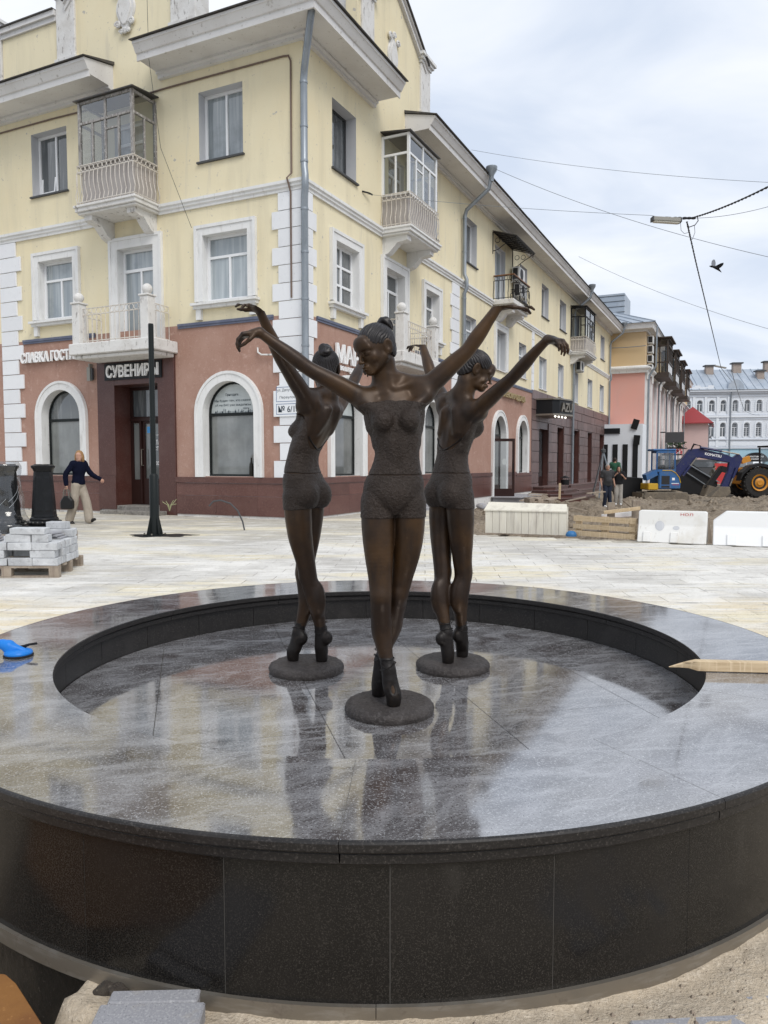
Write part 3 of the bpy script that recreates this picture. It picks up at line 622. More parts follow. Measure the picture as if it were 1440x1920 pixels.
    hl = np.interp(y, [-.11, -.075, -.045, -.015, .005, .035, .06, .10], [.078, .068, .042, .020, .018, -.030, -.062, -.075]) + .010 * np.cos(np.clip(x / .075, -1, 1) * math.pi) * (y < -.03)
    w.d = -smin(-w.d, -(hl - z).astype(np.float32) * np.ones_like(w.d), .006)
    for s in (-1, 1): w.ell((s * .078, .016, -.006), (.018, .026, .039), .004, sub=True)
    V, F = w.mesh(1); N = vnormals(V, F); bun = np.array((0, .097, .080))
    q = V - np.array((0, .0, .02)); ax = unit(bun - np.array((0, 0, .02))); e1 = unit(np.cross(ax, (1, 0, 0))); e2 = np.cross(ax, e1)
    ang = np.arctan2(q @ e2, q @ e1); rr = np.linalg.norm(np.cross(q, ax), axis=1)
    strand = np.sin(ang * 34 + 3 * vnoise(V * 28, 2) + 1.5 * vnoise(V * 60, 8))
    V = V + N * (strand * .0016 * np.clip(rr / .05, 0, 1) + fbm(V * 40, 4, 2) * .0008)[:, None]
    ho = rawmesh('hair', HC + (V * .94) @ HR.T, F, M['bronze_hair'], t, smooth=True)
    w = Vox((-.06, .02, .03), (.06, .16, .17), .0025)
    for a in np.linspace(0, 2 * math.pi, 26):
        p = bun + ax * (.006 * math.sin(2 * a) + .012) + .022 * (math.cos(a) * e1 + math.sin(a) * e2); a2 = a + .26
        p2 = bun + ax * (.006 * math.sin(2 * a2) + .012) + .022 * (math.cos(a2) * e1 + math.sin(a2) * e2); w.cone(p, p2, .0165, .0165, .006)
    w.ell(bun + ax * .010, (.026, .026, .024), .008)
    V, F = w.mesh(1); N = vnormals(V, F); q = V - bun; ang = np.arctan2(q @ e2, q @ e1)
    V = V + N * (np.sin(ang * 3 + (q @ ax) * 260 + 2 * vnoise(V * 30, 6)) * .0016)[:, None]
    rawmesh('bun', HC + (V * .94) @ HR.T, F, M['bronze_hair'], ho, smooth=True)
    # round base
    V = []; F = []; prof = [(q, .050) for q in np.linspace(.004, .165, 26)] + [(.172, .0485), (.180, .0465), (.187, .043), (.193, .039), (.197, .034), (.200, .028), (.202, .022), (.203, .016), (.202, .010), (.200, .005), (.198, .0)]; n = 150
    for r_, z_ in prof:
        for j in range(n): V.append((r_ * math.cos(2 * math.pi * j / n), r_ * math.sin(2 * math.pi * j / n), z_))
    F = np.array([(i * n + j, i * n + (j + 1) % n, (i + 1) * n + (j + 1) % n, (i + 1) * n + j) for i in range(len(prof) - 1) for j in range(n)])[:, ::-1]
    V = np.array(V); rim = np.clip((np.hypot(V[:, 0], V[:, 1]) - .15) / .05, 0, 1)
    nz = fbm(V * 70, 9, 2); V[:, 2] += np.where(V[:, 2] > .003, nz * (.0012 + .0018 * rim), 0); rr = 1 + nz * .013 * rim; V[:, 0] *= rr; V[:, 1] *= rr
    bo = rawmesh('base', V, F, M['bronze_base'], t, smooth=True)
    return t
FC = np.array((-.02, 3.81))           # centre of the fountain basin
FLOOR = .246
def vary(root, a, lean, yaw, nod, lift):
    """each casting is posed a little differently: upper body leaning, head turned, arms higher"""
    off = rotz(-a) @ np.array((lean[0], lean[1], 0)); piv = np.array((-.040, .004, 1.545)); ax = rotz(R(-54))
    Q = rotz(R(yaw)) @ ax @ rotx(R(nod)) @ ax.T; hc = np.array((-.064, -.026, 1.618))
    def go(o, full=False):
        me = o.data = o.data.copy(); n = len(me.vertices); V = np.empty(n * 3, np.float32); me.vertices.foreach_get('co', V); V = V.reshape(-1, 3).astype(float)
        w = np.ones(n) if full else np.clip((V[:, 2] - 1.52) / .07, 0, 1) * np.clip((.30 - np.linalg.norm(V - hc, axis=1)) / .06, 0, 1) * (np.hypot(V[:, 0] - hc[0], V[:, 1] - hc[1]) < .17)
        w = (w * w * (3 - 2 * w))[:, None]; V = V * (1 - w) + w * (piv + (V - piv) @ Q.T)
        f = np.clip((V[:, 2] - 1.08) / .36, 0, 1); f = f * f * (3 - 2 * f); V += f[:, None] * off
        arm = np.clip((np.abs(V[:, 0] - .022 - off[0]) - .16) / .35, 0, 1) * (not full); V[:, 2] += lift * arm
        me.vertices.foreach_set('co', V.astype(np.float32).ravel()); me.update()
    for c in root.children:
        if c.name.startswith(('body', 'leotard_top', 'back_strap')): go(c)
        if c.name.startswith('hair'):
            go(c, True)
            for g in c.children: go(g, True)
dancer = make_dancer()
TC = np.array((-.006, 3.79)); a0 = R(3.8)
dancer_spots = []
for i, lab in enumerate(('front bronze ballerina facing the camera, on the nearest round base in the basin',
                         'right-hand bronze ballerina with her back turned, bowed face in profile',
                         'left-hand bronze ballerina with her back turned, bun on the back of her head')):
    a = a0 + i * 2 * math.pi / 3
    loc = (TC[0] + .462 * math.sin(a), TC[1] - .462 * math.cos(a), FLOOR)
    if i == 0: dancer.location = loc; dancer.rotation_euler = (0, 0, a)
    else:
        r_ = dup(dancer, loc, a, lab)
        vary(r_, a, *(((.052, .0), 30, 6, .03) if i == 1 else ((.095, .02), -8, -16, .06)))
# ------------------------------------------------------------------ ground
def grid_sheet(name, xs, ys, hf, material, keep=None, kind='structure', parent=None):
    X, Y = np.meshgrid(xs, ys, indexing='ij'); Z = hf(X, Y)
    V = np.stack([X, Y, Z], -1).reshape(-1, 3); ny = len(ys); i, j = np.meshgrid(np.arange(len(xs) - 1), np.arange(ny - 1), indexing='ij')
    if keep is not None:
        cx, cy = (xs[i] + xs[i + 1]) / 2, (ys[j] + ys[j + 1]) / 2; k = keep(cx, cy); i, j = i[k], j[k]
    i, j = i.ravel(), j.ravel()
    F = np.stack([i * ny + j, (i + 1) * ny + j, (i + 1) * ny + j + 1, i * ny + j + 1], 1)
    u, inv = np.unique(F, return_inverse=True); V = V[u]; F = inv.reshape(F.shape)
    o = rawmesh(name, V, F, material, parent, smooth=True)
    if parent is None: BASE[o] = np.zeros(3)
    if kind: o['kind'] = kind
    return o
def nz2(X, Y, s, seed, oct=3):
    P = np.stack([X.ravel() * s, Y.ravel() * s, np.zeros(X.size)], 1); return fbm(P, seed, oct).reshape(X.shape)
m = MB(); m.quad((-900, -900, -.75), (900, -900, -.75), (900, 900, -.75), (-900, 900, -.75)); m.build('ground', M['far_ground_grey'], kind='structure')

PHI_L, PHI_R = R(25.55), R(25.85)
CC = np.array((-1.938, 18.28, 0.))
uL = np.array((-math.cos(PHI_L), math.sin(PHI_L), 0)); nL = np.array((-math.sin(PHI_L), -math.cos(PHI_L), 0))
uR = np.array((math.sin(PHI_R), math.cos(PHI_R), 0)); nR = np.array((math.cos(PHI_R), -math.sin(PHI_R), 0))
def BL(s, z, n=0): return tuple(CC + uL * s + nL * n + np.array((0, 0, z)))
def BR(s, z, n=0): return tuple(CC + uR * s + nR * n + np.array((0, 0, z)))
def edge_y(x): return np.where(x < 1.6, 40., 14.55 - .42 * np.clip(x - 1.6, 0, 40))     # where the plaza paving ends at the dug-up street
PX0, PX1, PY0, PY1 = -2.4, 2.4, .6, 2.6
def behind_wall(x, y):
    dx, dy = x - CC[0], y - CC[1]
    return (dx * nL[0] + dy * nL[1] < -.4) & (dx * nR[0] + dy * nR[1] < -.4)
def pit(x, y):
    return np.clip((-.70 - x + .10 * np.sin(y * 9)) / .16, 0, 1) * np.clip((x + 2.0) / .3, 0, 1) * np.clip((2.55 - y) / .1, 0, 1)
plaza = grid_sheet('plaza_ground', np.arange(-30, 14.01, .2), np.arange(-8, 34.01, .2), lambda X, Y: 0 * X + .004 * nz2(X, Y, 1.3, 21), M['sandjoint'],
                   keep=lambda x, y: ~((x > PX0) & (x < PX1) & (y > PY0) & (y < PY1)) & (y < edge_y(x)) & ~behind_wall(x, y) & (np.hypot(x - FC[0], y - FC[1]) > 1.75))
def sandh(X, Y):
    r = np.hypot(X - FC[0], Y - FC[1])
    h = .002 + .006 * nz2(X, Y, 6, 31) + .003 * nz2(X, Y, 30, 32, 2) - .026 * np.clip((2.20 - r) / .14, 0, 1) * (1 + .3 * nz2(X, Y, 5, 33))
    p = pit(X, Y); h = h * (1 - p) - .46 * p + p * .05 * nz2(X, Y, 12, 34)
    h += np.clip(1 - np.hypot((X + .80) / .16, (Y - 1.86) / .20), 0, 1) * p * .40 + .03 * nz2(X, Y, 25, 35) * p
    return h
grid_sheet('sand_bed', np.arange(PX0, PX1 + .001, .02), np.arange(PY0, PY1 + .001, .02), sandh, M['sand'])

m = MB(); n_ = 0
while n_ < 900:
    X = random.uniform(-1.0, 1.6); Y = random.uniform(1.45, 2.35)
    if math.hypot(X - FC[0], Y - FC[1]) < 2.045 or X < -.64: continue
    s_ = random.choice((.002, .003, .003, .005, .008)) * random.uniform(.7, 1.4); z_ = float(sandh(np.array([[X]]), np.array([[Y]]))[0, 0])
    m.add([(X + s_, Y, z_ - .001), (X - .4 * s_, Y + .8 * s_, z_ - .001), (X - .5 * s_, Y - .8 * s_, z_ - .001), (X, Y, z_ + s_ * .9)], [(0, 1, 3), (1, 2, 3), (2, 0, 3)]); n_ += 1
m.build('sand_pebbles', M['greywood'], kind='stuff')
# paving slabs: the nearest 300 one by one, the rest joined
tiles = []
TA = R(-3.0); tw, th_ = .60, .30
for r_ in range(-4, 62):
    for c_ in range(-34, 30):
        u = c_ * tw + (tw / 2 if r_ % 2 else 0); v = r_ * th_
        x = u * math.cos(TA) - v * math.sin(TA); y = 5.2 + u * math.sin(TA) + v * math.cos(TA)
        if math.hypot(x - FC[0], y - FC[1]) < 2.46 or y > edge_y(np.array(x)) - .35 or behind_wall(np.array(x), np.array(y) + .6): continue
        if y < 3.0 or abs(x) > .56 * y + .6 or y > 23: continue
        tiles.append((y, x))
tiles.sort()
def tile_mb(x, y, m):
    w, h = tw / 2 - .0035, th_ / 2 - .0035; ca, sa = math.cos(TA), math.sin(TA); z = .009 + .0025 * random.random(); tx, ty = random.uniform(-.0012, .0012), random.uniform(-.0012, .0012)
    P = [(x + a * ca - b * sa, y + a * sa + b * ca) for a, b in ((-w, -h), (w, -h), (w, h), (-w, h))]
    Z = [z - tx - ty, z + tx - ty, z + tx + ty, z - tx + ty]
    m.add([(p[0], p[1], q) for p, q in zip(P, Z)] + [(p[0], p[1], -.01) for p in P], [(0, 1, 2, 3), (0, 4, 5, 1), (1, 5, 6, 2), (2, 6, 7, 3), (3, 7, 4, 0)]); return m
for y, x in tiles[:300]: tile_mb(x, y, MB()).build('paving_slab', M['paving'], plaza)
m = MB()
for y, x in tiles[300:]: tile_mb(x, y, m)
m.build('paving_slabs_beyond', M['paving'], plaza, kind='stuff')

# grey granite slabs showing through the sand in front of the fountain
def slab(x0, x1, y0, y1, z, a, lab, grp):
    m = MB(); c, s = math.cos(a), math.sin(a); cx, cy = (x0 + x1) / 2, (y0 + y1) / 2
    m.T = lambda x, y, zz: (cx + (x - cx) * c - (y - cy) * s, cy + (x - cx) * s + (y - cy) * c, zz)
    m.box(x0, x1, y0, y1, z - .07, z); o = m.build('granite_slab', M['grey_slab'], bevel=.004); tag(o, lab, 'paving slab', grp)
slab(-.70, -.44, 1.38, 1.785, .020, R(2), 'grey granite slab edging the pit, nearest the camera at bottom left', 'granite slabs half buried in sand')
slab(-.695, -.47, 1.792, 1.838, .016, R(2), 'narrow grey granite slab tucked against the steel strip beside the pit', 'granite slabs half buried in sand')
slab(.62, .935, 1.25, 1.765, .000, R(4), 'sandy grey granite slab at bottom right below the fountain wall', 'granite slabs half buried in sand')
slab(.945, 1.3, 1.28, 1.85, -.001, R(4), 'sandy grey granite slab at the right-hand bottom corner', 'granite slabs half buried in sand')

# ------------------------------------------------------------------ fountain
fountain = thing('fountain', 'round black granite fountain basin, dry, dusty polished coping', 'fountain', (FC[0], FC[1], 0))
def arc_solid(r0, r1, z0, z1, a0, a1, n=8, prof=None):
    """ring piece; prof is a closed (r, z) polygon"""
    prof = prof or [(r0, z0), (r1, z0), (r1, z1), (r0, z1)]; k = len(prof); V = []; F = []
    for i in range(n + 1):
        a = a0 + (a1 - a0) * i / n
        for r, z in prof: V.append((FC[0] + r * math.cos(a), FC[1] + r * math.sin(a), z))
    for i in range(n):
        for j in range(k): F.append((i * k + j, i * k + (j + 1) % k, (i + 1) * k + (j + 1) % k, (i + 1) * k + j))
    F += [tuple(range(k))[::-1], tuple(n * k + j for j in range(k))]
    return MB().add(V, F)
RO, RI, ZT = 2.06, 1.545, .45
cop = [(RI + .010, ZT - .031), (RO - .010, ZT - .031), (RO - .010, ZT), (RI + .003, ZT), (RI + .003, ZT - .02), (RI + .010, ZT - .02)]
coe = [(RO - .0102, ZT - .032), (RO - .006, ZT - .032), (RO, ZT - .026), (RO, ZT - .007), (RO - .003, ZT - .002), (RO - .008, ZT + .0004), (RO - .0102, ZT + .0004)]
cie = [(RI + .0098, ZT - .032), (RI + .006, ZT - .032), (RI, ZT - .026), (RI, ZT - .004), (RI + .0028, ZT - .0005), (RI + .0028, ZT - .0205), (RI + .0098, ZT - .0205)]
for k in range(12):
    a = R(-92.5 + 30 * k); g = .0005
    cs = arc_solid(0, 0, 0, 0, a + g, a + R(30) - g, 24, cop).build('coping_slab', M['granite_top'], fountain, smooth=True, ang=30)
    for e_ in (coe, cie): arc_solid(0, 0, 0, 0, a + g, a + R(30) - g, 24, e_).build('slab_edge', M['granite_trim'], cs, smooth=True, ang=30)
for k in range(30):
    a = R(-89 + 12 * k); g = .0005
    arc_solid(1.99, 2.020, .004, .378, a + g, a + R(12) - g, 9).build('wall_panel', M['granite_wall'], fountain, smooth=True, ang=30)
for k in range(12):
    a = R(-92.5 + 30 * k); g = .0009
    arc_solid(0, 0, 0, 0, a + g, a + R(30) - g, 20, [(1.98, .380), (2.036, .380), (2.042, .386), (2.042, .408), (2.036, .4165), (1.98, .4165)]).build('outer_moulding', M['granite_trim'], fountain, smooth=True, ang=30)
    arc_solid(0, 0, 0, 0, a + g, a + R(30) - g, 20, [(1.60, .380), (1.568, .380), (1.562, .386), (1.562, .408), (1.568, .4165), (1.60, .4165)]).build('inner_moulding', M['granite_trim'], fountain, smooth=True, ang=30)
for k in range(24):
    a = R(-86 + 15 * k); g = .0009
    arc_solid(1.585, 1.61, FLOOR - .02, .379, a + g, a + R(15) - g, 9).build('inner_panel', M['granite_trim'], fountain, smooth=True, ang=30)
MORT = mat('grey_joint_grout', (.125, .118, .108), rough=.9)
arc_solid(1.62, 1.985, -.05, .415, 0, 2 * math.pi - 1e-5, 96).build('core_wall', MORT, fountain)
arc_solid(1.993, 2.0188, .006, .377, 0, 2 * math.pi - 1e-5, 180).build('joint_grout', MORT, fountain)
arc_solid(RI + .012, RO - .012, .418, ZT - .0006, 0, 2 * math.pi - 1e-5, 120).build('coping_grout', MORT, fountain)
arc_solid(1.90, 1.975, -.70, -.004, 0, 2 * math.pi - 1e-5, 96).build('foundation', M['concrete'], fountain, smooth=True)
for k in range(6):
    a = R(-150 + 60 * k); g = .0005
    arc_solid(2.0205, 2.033, -.034, .012, a + g, a + R(60) - g, 40).build('steel_strip', M['steel'], fountain, smooth=True, ang=30)
# basin floor: big slabs laid in slanted strips
circ = [(FC[0] + 1.580 * math.cos(t), FC[1] + 1.580 * math.sin(t)) for t in np.linspace(0, 2 * math.pi, 120, endpoint=False)]
def clip(poly, a, b, c):
    out = []
    for i in range(len(poly)):
        p, q = poly[i], poly[(i + 1) % len(poly)]; dp, dq = a * p[0] + b * p[1] - c, a * q[0] + b * q[1] - c
        if dp <= 0: out.append(p)
        if (dp <= 0) != (dq <= 0): t = dp / (dp - dq); out.append((p[0] + t * (q[0] - p[0]), p[1] + t * (q[1] - p[1])))
    return out
nd = (.967, .255); dd = (.255, -.967); gap = .0016
for k in range(-4, 6):
    o0, o1 = -.152 + .717 * k + gap, -.152 + .717 * (k + 1) - gap
    for q in range(-6, 6):
        c0 = -3.6 + 1.42 * q + (.55 if k % 2 else 0.) + 2.0; c1 = c0 + 1.42
        P = clip(clip(clip(clip(circ, *nd, o1), -nd[0], -nd[1], -o0), *dd, c1 - gap), -dd[0], -dd[1], -c0 - gap)
        if len(P) < 3: continue
        m = MB(); m.prism(P, FLOOR - .03, FLOOR - .0006 * random.random(), 'z'); m.build('floor_slab', M['granite_top'], fountain)
m = MB(); m.prism(circ, FLOOR - .08, FLOOR - .010, 'z'); m.build('floor_bed', MORT, fountain)

# rusty plate and pit rubble beside the fountain
m = MB(); m.prism([(-1.10, 1.925), (-1.01, 1.912), (-.966, 1.878), (-.79, 1.69), (-.60, 1.45), (-1.3, 1.0), (-2.0, 1.9), (-1.5, 2.02)], -.012, .004, 'z')
o = m.build('steel_plate', M['rust'], bevel=.002); tag(o, 'orange rusty steel plate lying over the pit at the bottom left corner', 'steel plate')
for i, (x, y, z, s) in enumerate([(-.735, 1.90, -.035, .030), (-.70, 1.885, -.022, .022), (-.775, 1.86, -.09, .035), (-.745, 1.83, -.055, .018)]):
    V, F = Vox((x - .08, y - .08, z - .08), (x + .08, y + .08, z + .08), .008).ell((x, y, z), (s * 1.25, s, s * .8), .01).mesh(1)
    V = V + vnormals(V, F) * (fbm(V * 50, 50 + i, 2) * .006)[:, None]
    o = rawmesh('rubble_lump', V, F, M['darksoil'], None, smooth=True)
    tag(o, ('largest pale lump of rubble tucked under the steel strip', 'small rubble lump at the corner of the granite slab', 'rubble lump lowest down in the pit', 'smallest rubble lump between the slab edge and the pit')[i], 'rubble', 'lumps of rubble in the pit')
# ------------------------------------------------------------------ lettering
def text_mesh(body, size=1., xs=1., bold=0., shear=0.):
    c = bpy.data.curves.new('lettering', 'FONT'); c.body = body; c.size = size; c.offset = bold; c.shear = shear; c.resolution_u = 3
    o = bpy.data.objects.new('lettering', c); me = bpy.data.meshes.new_from_object(o)
    V = np.array([v.co[:] for v in me.vertices]).reshape(-1, 3); F = [list(p.vertices) for p in me.polygons]
    bpy.data.objects.remove(o); bpy.data.curves.remove(c); bpy.data.meshes.remove(me)
    if len(V): V[:, 0] *= xs
    return V, F
def put_text(body, T, s0, z0, width, height, n, depth, material, parent, sign=1, per_letter=False, bold=0., name='lettering', slope=0.):
    """lettering fitted to width x height; T(s, z, n); sign -1 when s runs right to left"""
    V, F = text_mesh(body, 1., 1., bold)
    if not len(V): return
    x0, x1, y0, y1 = V[:, 0].min(), V[:, 0].max(), V[:, 1].min(), V[:, 1].max(); kx, ky = width / (x1 - x0), height / (y1 - y0)
    def emit(V, F, nm):
        S = (V[:, 0] - x0) * kx; P = [(s0 + sign * a, z0 + (b - y0) * ky + slope * a) for a, b in zip(S, V[:, 1])]
        m = MB(lambda a, b, c: T(a, b, c)); k = len(P); ed = {}
        for f in F:
            for i in range(len(f)): e = (f[i], f[(i + 1) % len(f)]); ed[e] = ed.get(e, 0) + 1
        side = [(a, b, b + k, a + k) for a, b in ed if (b, a) not in ed] if depth > .002 else []
        m.add([(a, b, n + depth) for a, b in P] + [(a, b, n) for a, b in P], [list(f) for f in F] + side)
        return m.build(nm, material, parent)
    if not per_letter: return emit(V, F, name)
    # split into letters by islands grouped along x
    par = list(range(len(V)))
    def find(i):
        while par[i] != i: par[i] = par[par[i]]; i = par[i]
        return i
    for f in F:
        for i in f[1:]: par[find(i)] = find(f[0])
    isl = {}
    for fi, f in enumerate(F): isl.setdefault(find(f[0]), []).append(fi)
    L = sorted([(V[sorted({i for q in g for i in F[q]}), 0].min(), V[sorted({i for q in g for i in F[q]}), 0].max(), g) for g in isl.values()], key=lambda t: t[0])
    G = []
    for a, b, g in L:
        if G and a < G[-1][1] - .02: G[-1][1] = max(G[-1][1], b); G[-1][2] += g
        else: G.append([a, b, list(g)])
    for a, b, g in G:
        idx = sorted({i for q in g for i in F[q]}); mp = {i: j for j, i in enumerate(idx)}
        emit(V[idx], [[mp[i] for i in F[q]] for q in g], 'letter')

# ------------------------------------------------------------------ building kit
def sheet(m, s0, s1, z0, z1, n=0., holes=(), rev=0.):
    """flat wall with openings (s0, s1, z0, z1, arched)"""
    H = [h if len(h) > 4 else (*h, False) for h in holes]
    ss = sorted({s0, s1, *[h[0] for h in H], *[h[1] for h in H]}); zz = sorted({z0, z1, *[h[2] for h in H], *[h[3] for h in H]})
    ss = [q for q in ss if s0 <= q <= s1]; zz = [q for q in zz if z0 <= q <= z1]
    for i in range(len(ss) - 1):
        for j in range(len(zz) - 1):
            c, d = (ss[i] + ss[i + 1]) / 2, (zz[j] + zz[j + 1]) / 2
            if any(h[0] < c < h[1] and h[2] < d < h[3] for h in H): continue
            m.quad((ss[i], zz[j], n), (ss[i + 1], zz[j], n), (ss[i + 1], zz[j + 1], n), (ss[i], zz[j + 1], n))
    for a, b, c, d, arch in H:
        if arch:
            r = (b - a) / 2; cx, cz = (a + b) / 2, d - r; A = [(cx - r * math.cos(t), cz + r * math.sin(t)) for t in np.linspace(0, math.pi, 21)]
            for k in range(20):
                p, q = A[k], A[k + 1]
                m.quad((p[0], p[1], n), (q[0], q[1], n), (q[0], d, n), (p[0], d, n))
            path = [(a, c)] + A + [(b, c)]
        else: path = [(a, c), (a, d), (b, d), (b, c)]
        if rev:
            for k in range(len(path)):
                p, q = path[k], path[(k + 1) % len(path)]
                m.quad((p[0], p[1], n), (q[0], q[1], n), (q[0], q[1], n - rev), (p[0], p[1], n - rev))
    return m
LAY = {
    'two': [(.0, .49, 0, 1), (.51, 1, 0, 1)],
    'transom': [(0, 1, .70, 1), (0, .49, 0, .68), (.51, 1, 0, .68)],
    'door': [(0, 1, .80, 1), (0, .49, 0, .78), (.51, 1, 0, .78)],
    'grid': [(.0, .48, 0, .32), (.0, .48, .34, .66), (.0, .48, .68, 1), (.52, 1, 0, .32), (.52, 1, .34, .66), (.52, 1, .68, 1)],
    'one': [(0, 1, 0, 1)],
}
def window(bld, T, s0, s1, z0, z1, dep=.22, lay='two', fw=.055, frame='pvc', glass='curtain_glass', sill='thin', sur=None, reveal='reveal', flip=False, open_left=False):
    m = MB(T); g = LAY[lay]; W, H = s1 - s0, z1 - z0; holes = []
    for a, b, c, d in g:
        if flip: a, b = 1 - b, 1 - a
        holes.append((s0 + fw + (W - 2 * fw) * a + fw * .3, s1 - fw - (W - 2 * fw) * (1 - b) - fw * .3, z0 + fw + (H - 2 * fw) * c + fw * .3, z1 - fw - (H - 2 * fw) * (1 - d) - fw * .3))
    sheet(m, s0, s1, z0, z1, -dep + .05, holes, .045)
    f = m.build('window', M[frame], bld)
    for h in holes:
        q = MB(T); q.quad((h[0], h[2], -dep + .012), (h[1], h[2], -dep + .012), (h[1], h[3], -dep + .012), (h[0], h[3], -dep + .012)); q.build('pane', M[glass], f)
    r = MB(T)
    for p, q in (((s0, z0), (s0, z1)), ((s0, z1), (s1, z1)), ((s1, z1), (s1, z0)), ((s1, z0), (s0, z0))):
        r.quad((p[0], p[1], 0), (q[0], q[1], 0), (q[0], q[1], -dep), (p[0], p[1], -dep))
    r.build('reveal', M[reveal], f)
    if sill:
        q = MB(T); q.box(s0 - .05, s1 + .05, z0 - .045, z0 - .003, -dep + .05, .07)
        q.build('sill', M['oldwhite'] if sill != 'metal' else M['slate'], f)
    if sur:
        w, bot = sur; q = MB(T)
        q.box(s0 - w, s0 + .004, z0, z1 + w, .001, .075); q.box(s1 - .004, s1 + w, z0, z1 + w, .001, .075); q.box(s0 + .004, s1 - .004, z1 - .004, z1 + w, .001, .075)
        q.box(s0 - w - .03, s0 - w + .05, z0, z1 + w + .035, .002, .10); q.box(s1 + w - .05, s1 + w + .03, z0, z1 + w + .035, .002, .10); q.box(s0 - w + .05, s1 + w - .05, z1 + w - .045, z1 + w + .035, .002, .10)
        q.build('surround', M['white'], f)
        if bot:
            q = MB(T); q.box(s0 - w - .10, s1 + w + .10, z0 - .11, z0 - .046, .001, .20); q.box(s0 - w - .06, s1 + w + .06, z0 - .19, z0 - .111, .001, .13)
            for e in (s0 - w, s1 + w - .16): q.box(e, e + .16, z0 - .46, z0 - .191, .001, .09)
            q.build('sill_moulding', M['white'], f)
    return f
def moulding(bld, T, prof, s0, s1, name, material, mit0=0, mit1=0):
    k = len(prof); V = [(s0 - n * mit0, z, n) for n, z in prof] + [(s1 + n * mit1, z, n) for n, z in prof]
    F = [tuple(range(k))[::-1], tuple(range(k, 2 * k))] + [(i, (i + 1) % k, k + (i + 1) % k, k + i) for i in range(k)]
    return MB(T).add(V, F).build(name, material, bld)
CORN = [(-.02, 11.36), (.10, 11.36), (.10, 11.44), (.17, 11.46), (.17, 11.52), (.80, 11.52), (.80, 11.46), (.84, 11.46), (.84, 11.62), (.88, 11.63), (.98, 11.80), (1.00, 11.80), (1.00, 11.87), (-.02, 12.10)]
ROOFE = [(-.015, 12.115), (1.06, 11.875), (1.07, 11.895), (-.015, 12.20)]
BAND = [(-.01, 7.94), (.05, 7.94), (.05, 8.0), (.09, 8.03), (.09, 8.08), (.13, 8.11), (.13, 8.18), (-.01, 8.21)]
def tube_part(bld, name, material, pts, r, n=8):
    return MB().tube(pts, r, n).build(name, material, bld, smooth=True)
def pipe_run(bld, pts, r=.065, rings=()):
    p = tube_part(bld, 'drainpipe', M['pipe'], pts, r, 10)
    for a in rings: MB().tube([a, tuple(np.array(a) + (0, 0, .05))], r + .012, 10).build('pipe_clamp', M['pipe'], p, smooth=True)
    return p

bld = thing('apartment_building', 'yellow corner apartment building, terracotta ground floor, white quoins and balconies', 'building', tuple(CC))
LS1, RS1 = 13.0, 44.9
W3L = [(1.72, 3.08, 9.07, 10.80), (7.75, 9.17, 9.12, 10.88)]
W2L = [(1.58, 2.98, 5.56, 7.22), (7.58, 8.96, 5.58, 7.24)]
D2L = (4.62, 5.90, 4.72, 7.22); D3L = (4.85, 5.95, 8.27, 10.5)
W3R = [(1.42, 2.72, 8.95, 10.68), (7.35, 8.62, 9.02, 10.62), (11.45, 12.76, 9.02, 10.68)]
F3R = [(18.9, 20.2, 9.05, 10.70), (23.05, 24.55, 9.05, 10.70), (27.2, 28.85, 9.05, 10.70), (36.2, 37.6, 9.05, 10.70), (40.3, 41.95, 9.05, 10.75)]
W2R = [(1.50, 2.76, 5.58, 7.14), (7.50, 8.68, 5.62, 7.16)]
F2R = [(11.46, 12.76, 5.58, 7.05), (18.9, 20.2, 5.50, 7.10), (22.7, 24.3, 5.30, 6.95), (27.0, 28.4, 5.25, 7.10), (31.3, 32.6, 5.25, 7.10), (35.7, 37.4, 5.30, 7.15), (40.3, 42.0, 5.30, 7.2)]
D2R = (4.50, 5.80, 4.72, 7.16); D3R = (4.75, 5.85, 8.27, 10.5); D3R2 = (15.1, 16.6, 8.35, 10.6); D2R2 = (15.3, 16.65, 5.45, 7.12); D3R3 = (30.4, 32.6, 8.35, 10.5)
A_L = [(1.44, 3.04, 1.07, 3.50), (7.44, 8.98, 1.07, 3.53)]
A_R = [(1.36, 2.92, 1.07, 3.50), (7.40, 8.90, 1.07, 3.50), (15.05, 16.75, .02, 3.48), (18.80, 20.35, 1.0, 3.48)]
DO_L = (4.56, 6.11, .24, 3.55); DO_R = (4.45, 5.7, .3, 3.2)
# upper walls
m = MB(BL); sheet(m, 0, 9.7, 5.02, 12.05, 0, W3L + W2L + [D2L, D3L]); sheet(m, 9.7, LS1, 5.02, 12.05); m.build('upper_wall', M['yellow'], bld)
m = MB(BR); sheet(m, 0, 10.9, 5.02, 12.05, 0, W3R[:2] + W2R + [D2R, D3R]); sheet(m, 10.9, RS1, 5.02, 12.05, 0, W3R[2:] + F3R + F2R + [D3R2, D2R2, D3R3]); m.build('upper_wall', M['yellow'], bld)
m = MB(BR); m.quad((RS1, -.6, 0), (RS1, -.6, -12), (RS1, 12.05, -12), (RS1, 12.05, 0)); m.build('end_wall', M['yellow'], bld)
# ground-floor walls; the windows and doors are cut out
m = MB(BL); sheet(m, 0, LS1, 1.045, 5.02, 0, [(*a, True) for a in A_L] + [(3.98, 6.75, 1.045, 4.45)], .0); m.build('ground_floor_wall', M['terra'], bld)
m = MB(BR); sheet(m, 0, 21.3, 1.045, 5.02, 0, [(*a, True) for a in A_R[:2]] + [(15.05, 16.75, 1.045, 3.48, True), (18.80, 20.35, 1.045, 3.48, True), (DO_R[0], DO_R[1], 1.045, DO_R[3])], .0); m.build('ground_floor_wall', M['terra'], bld)
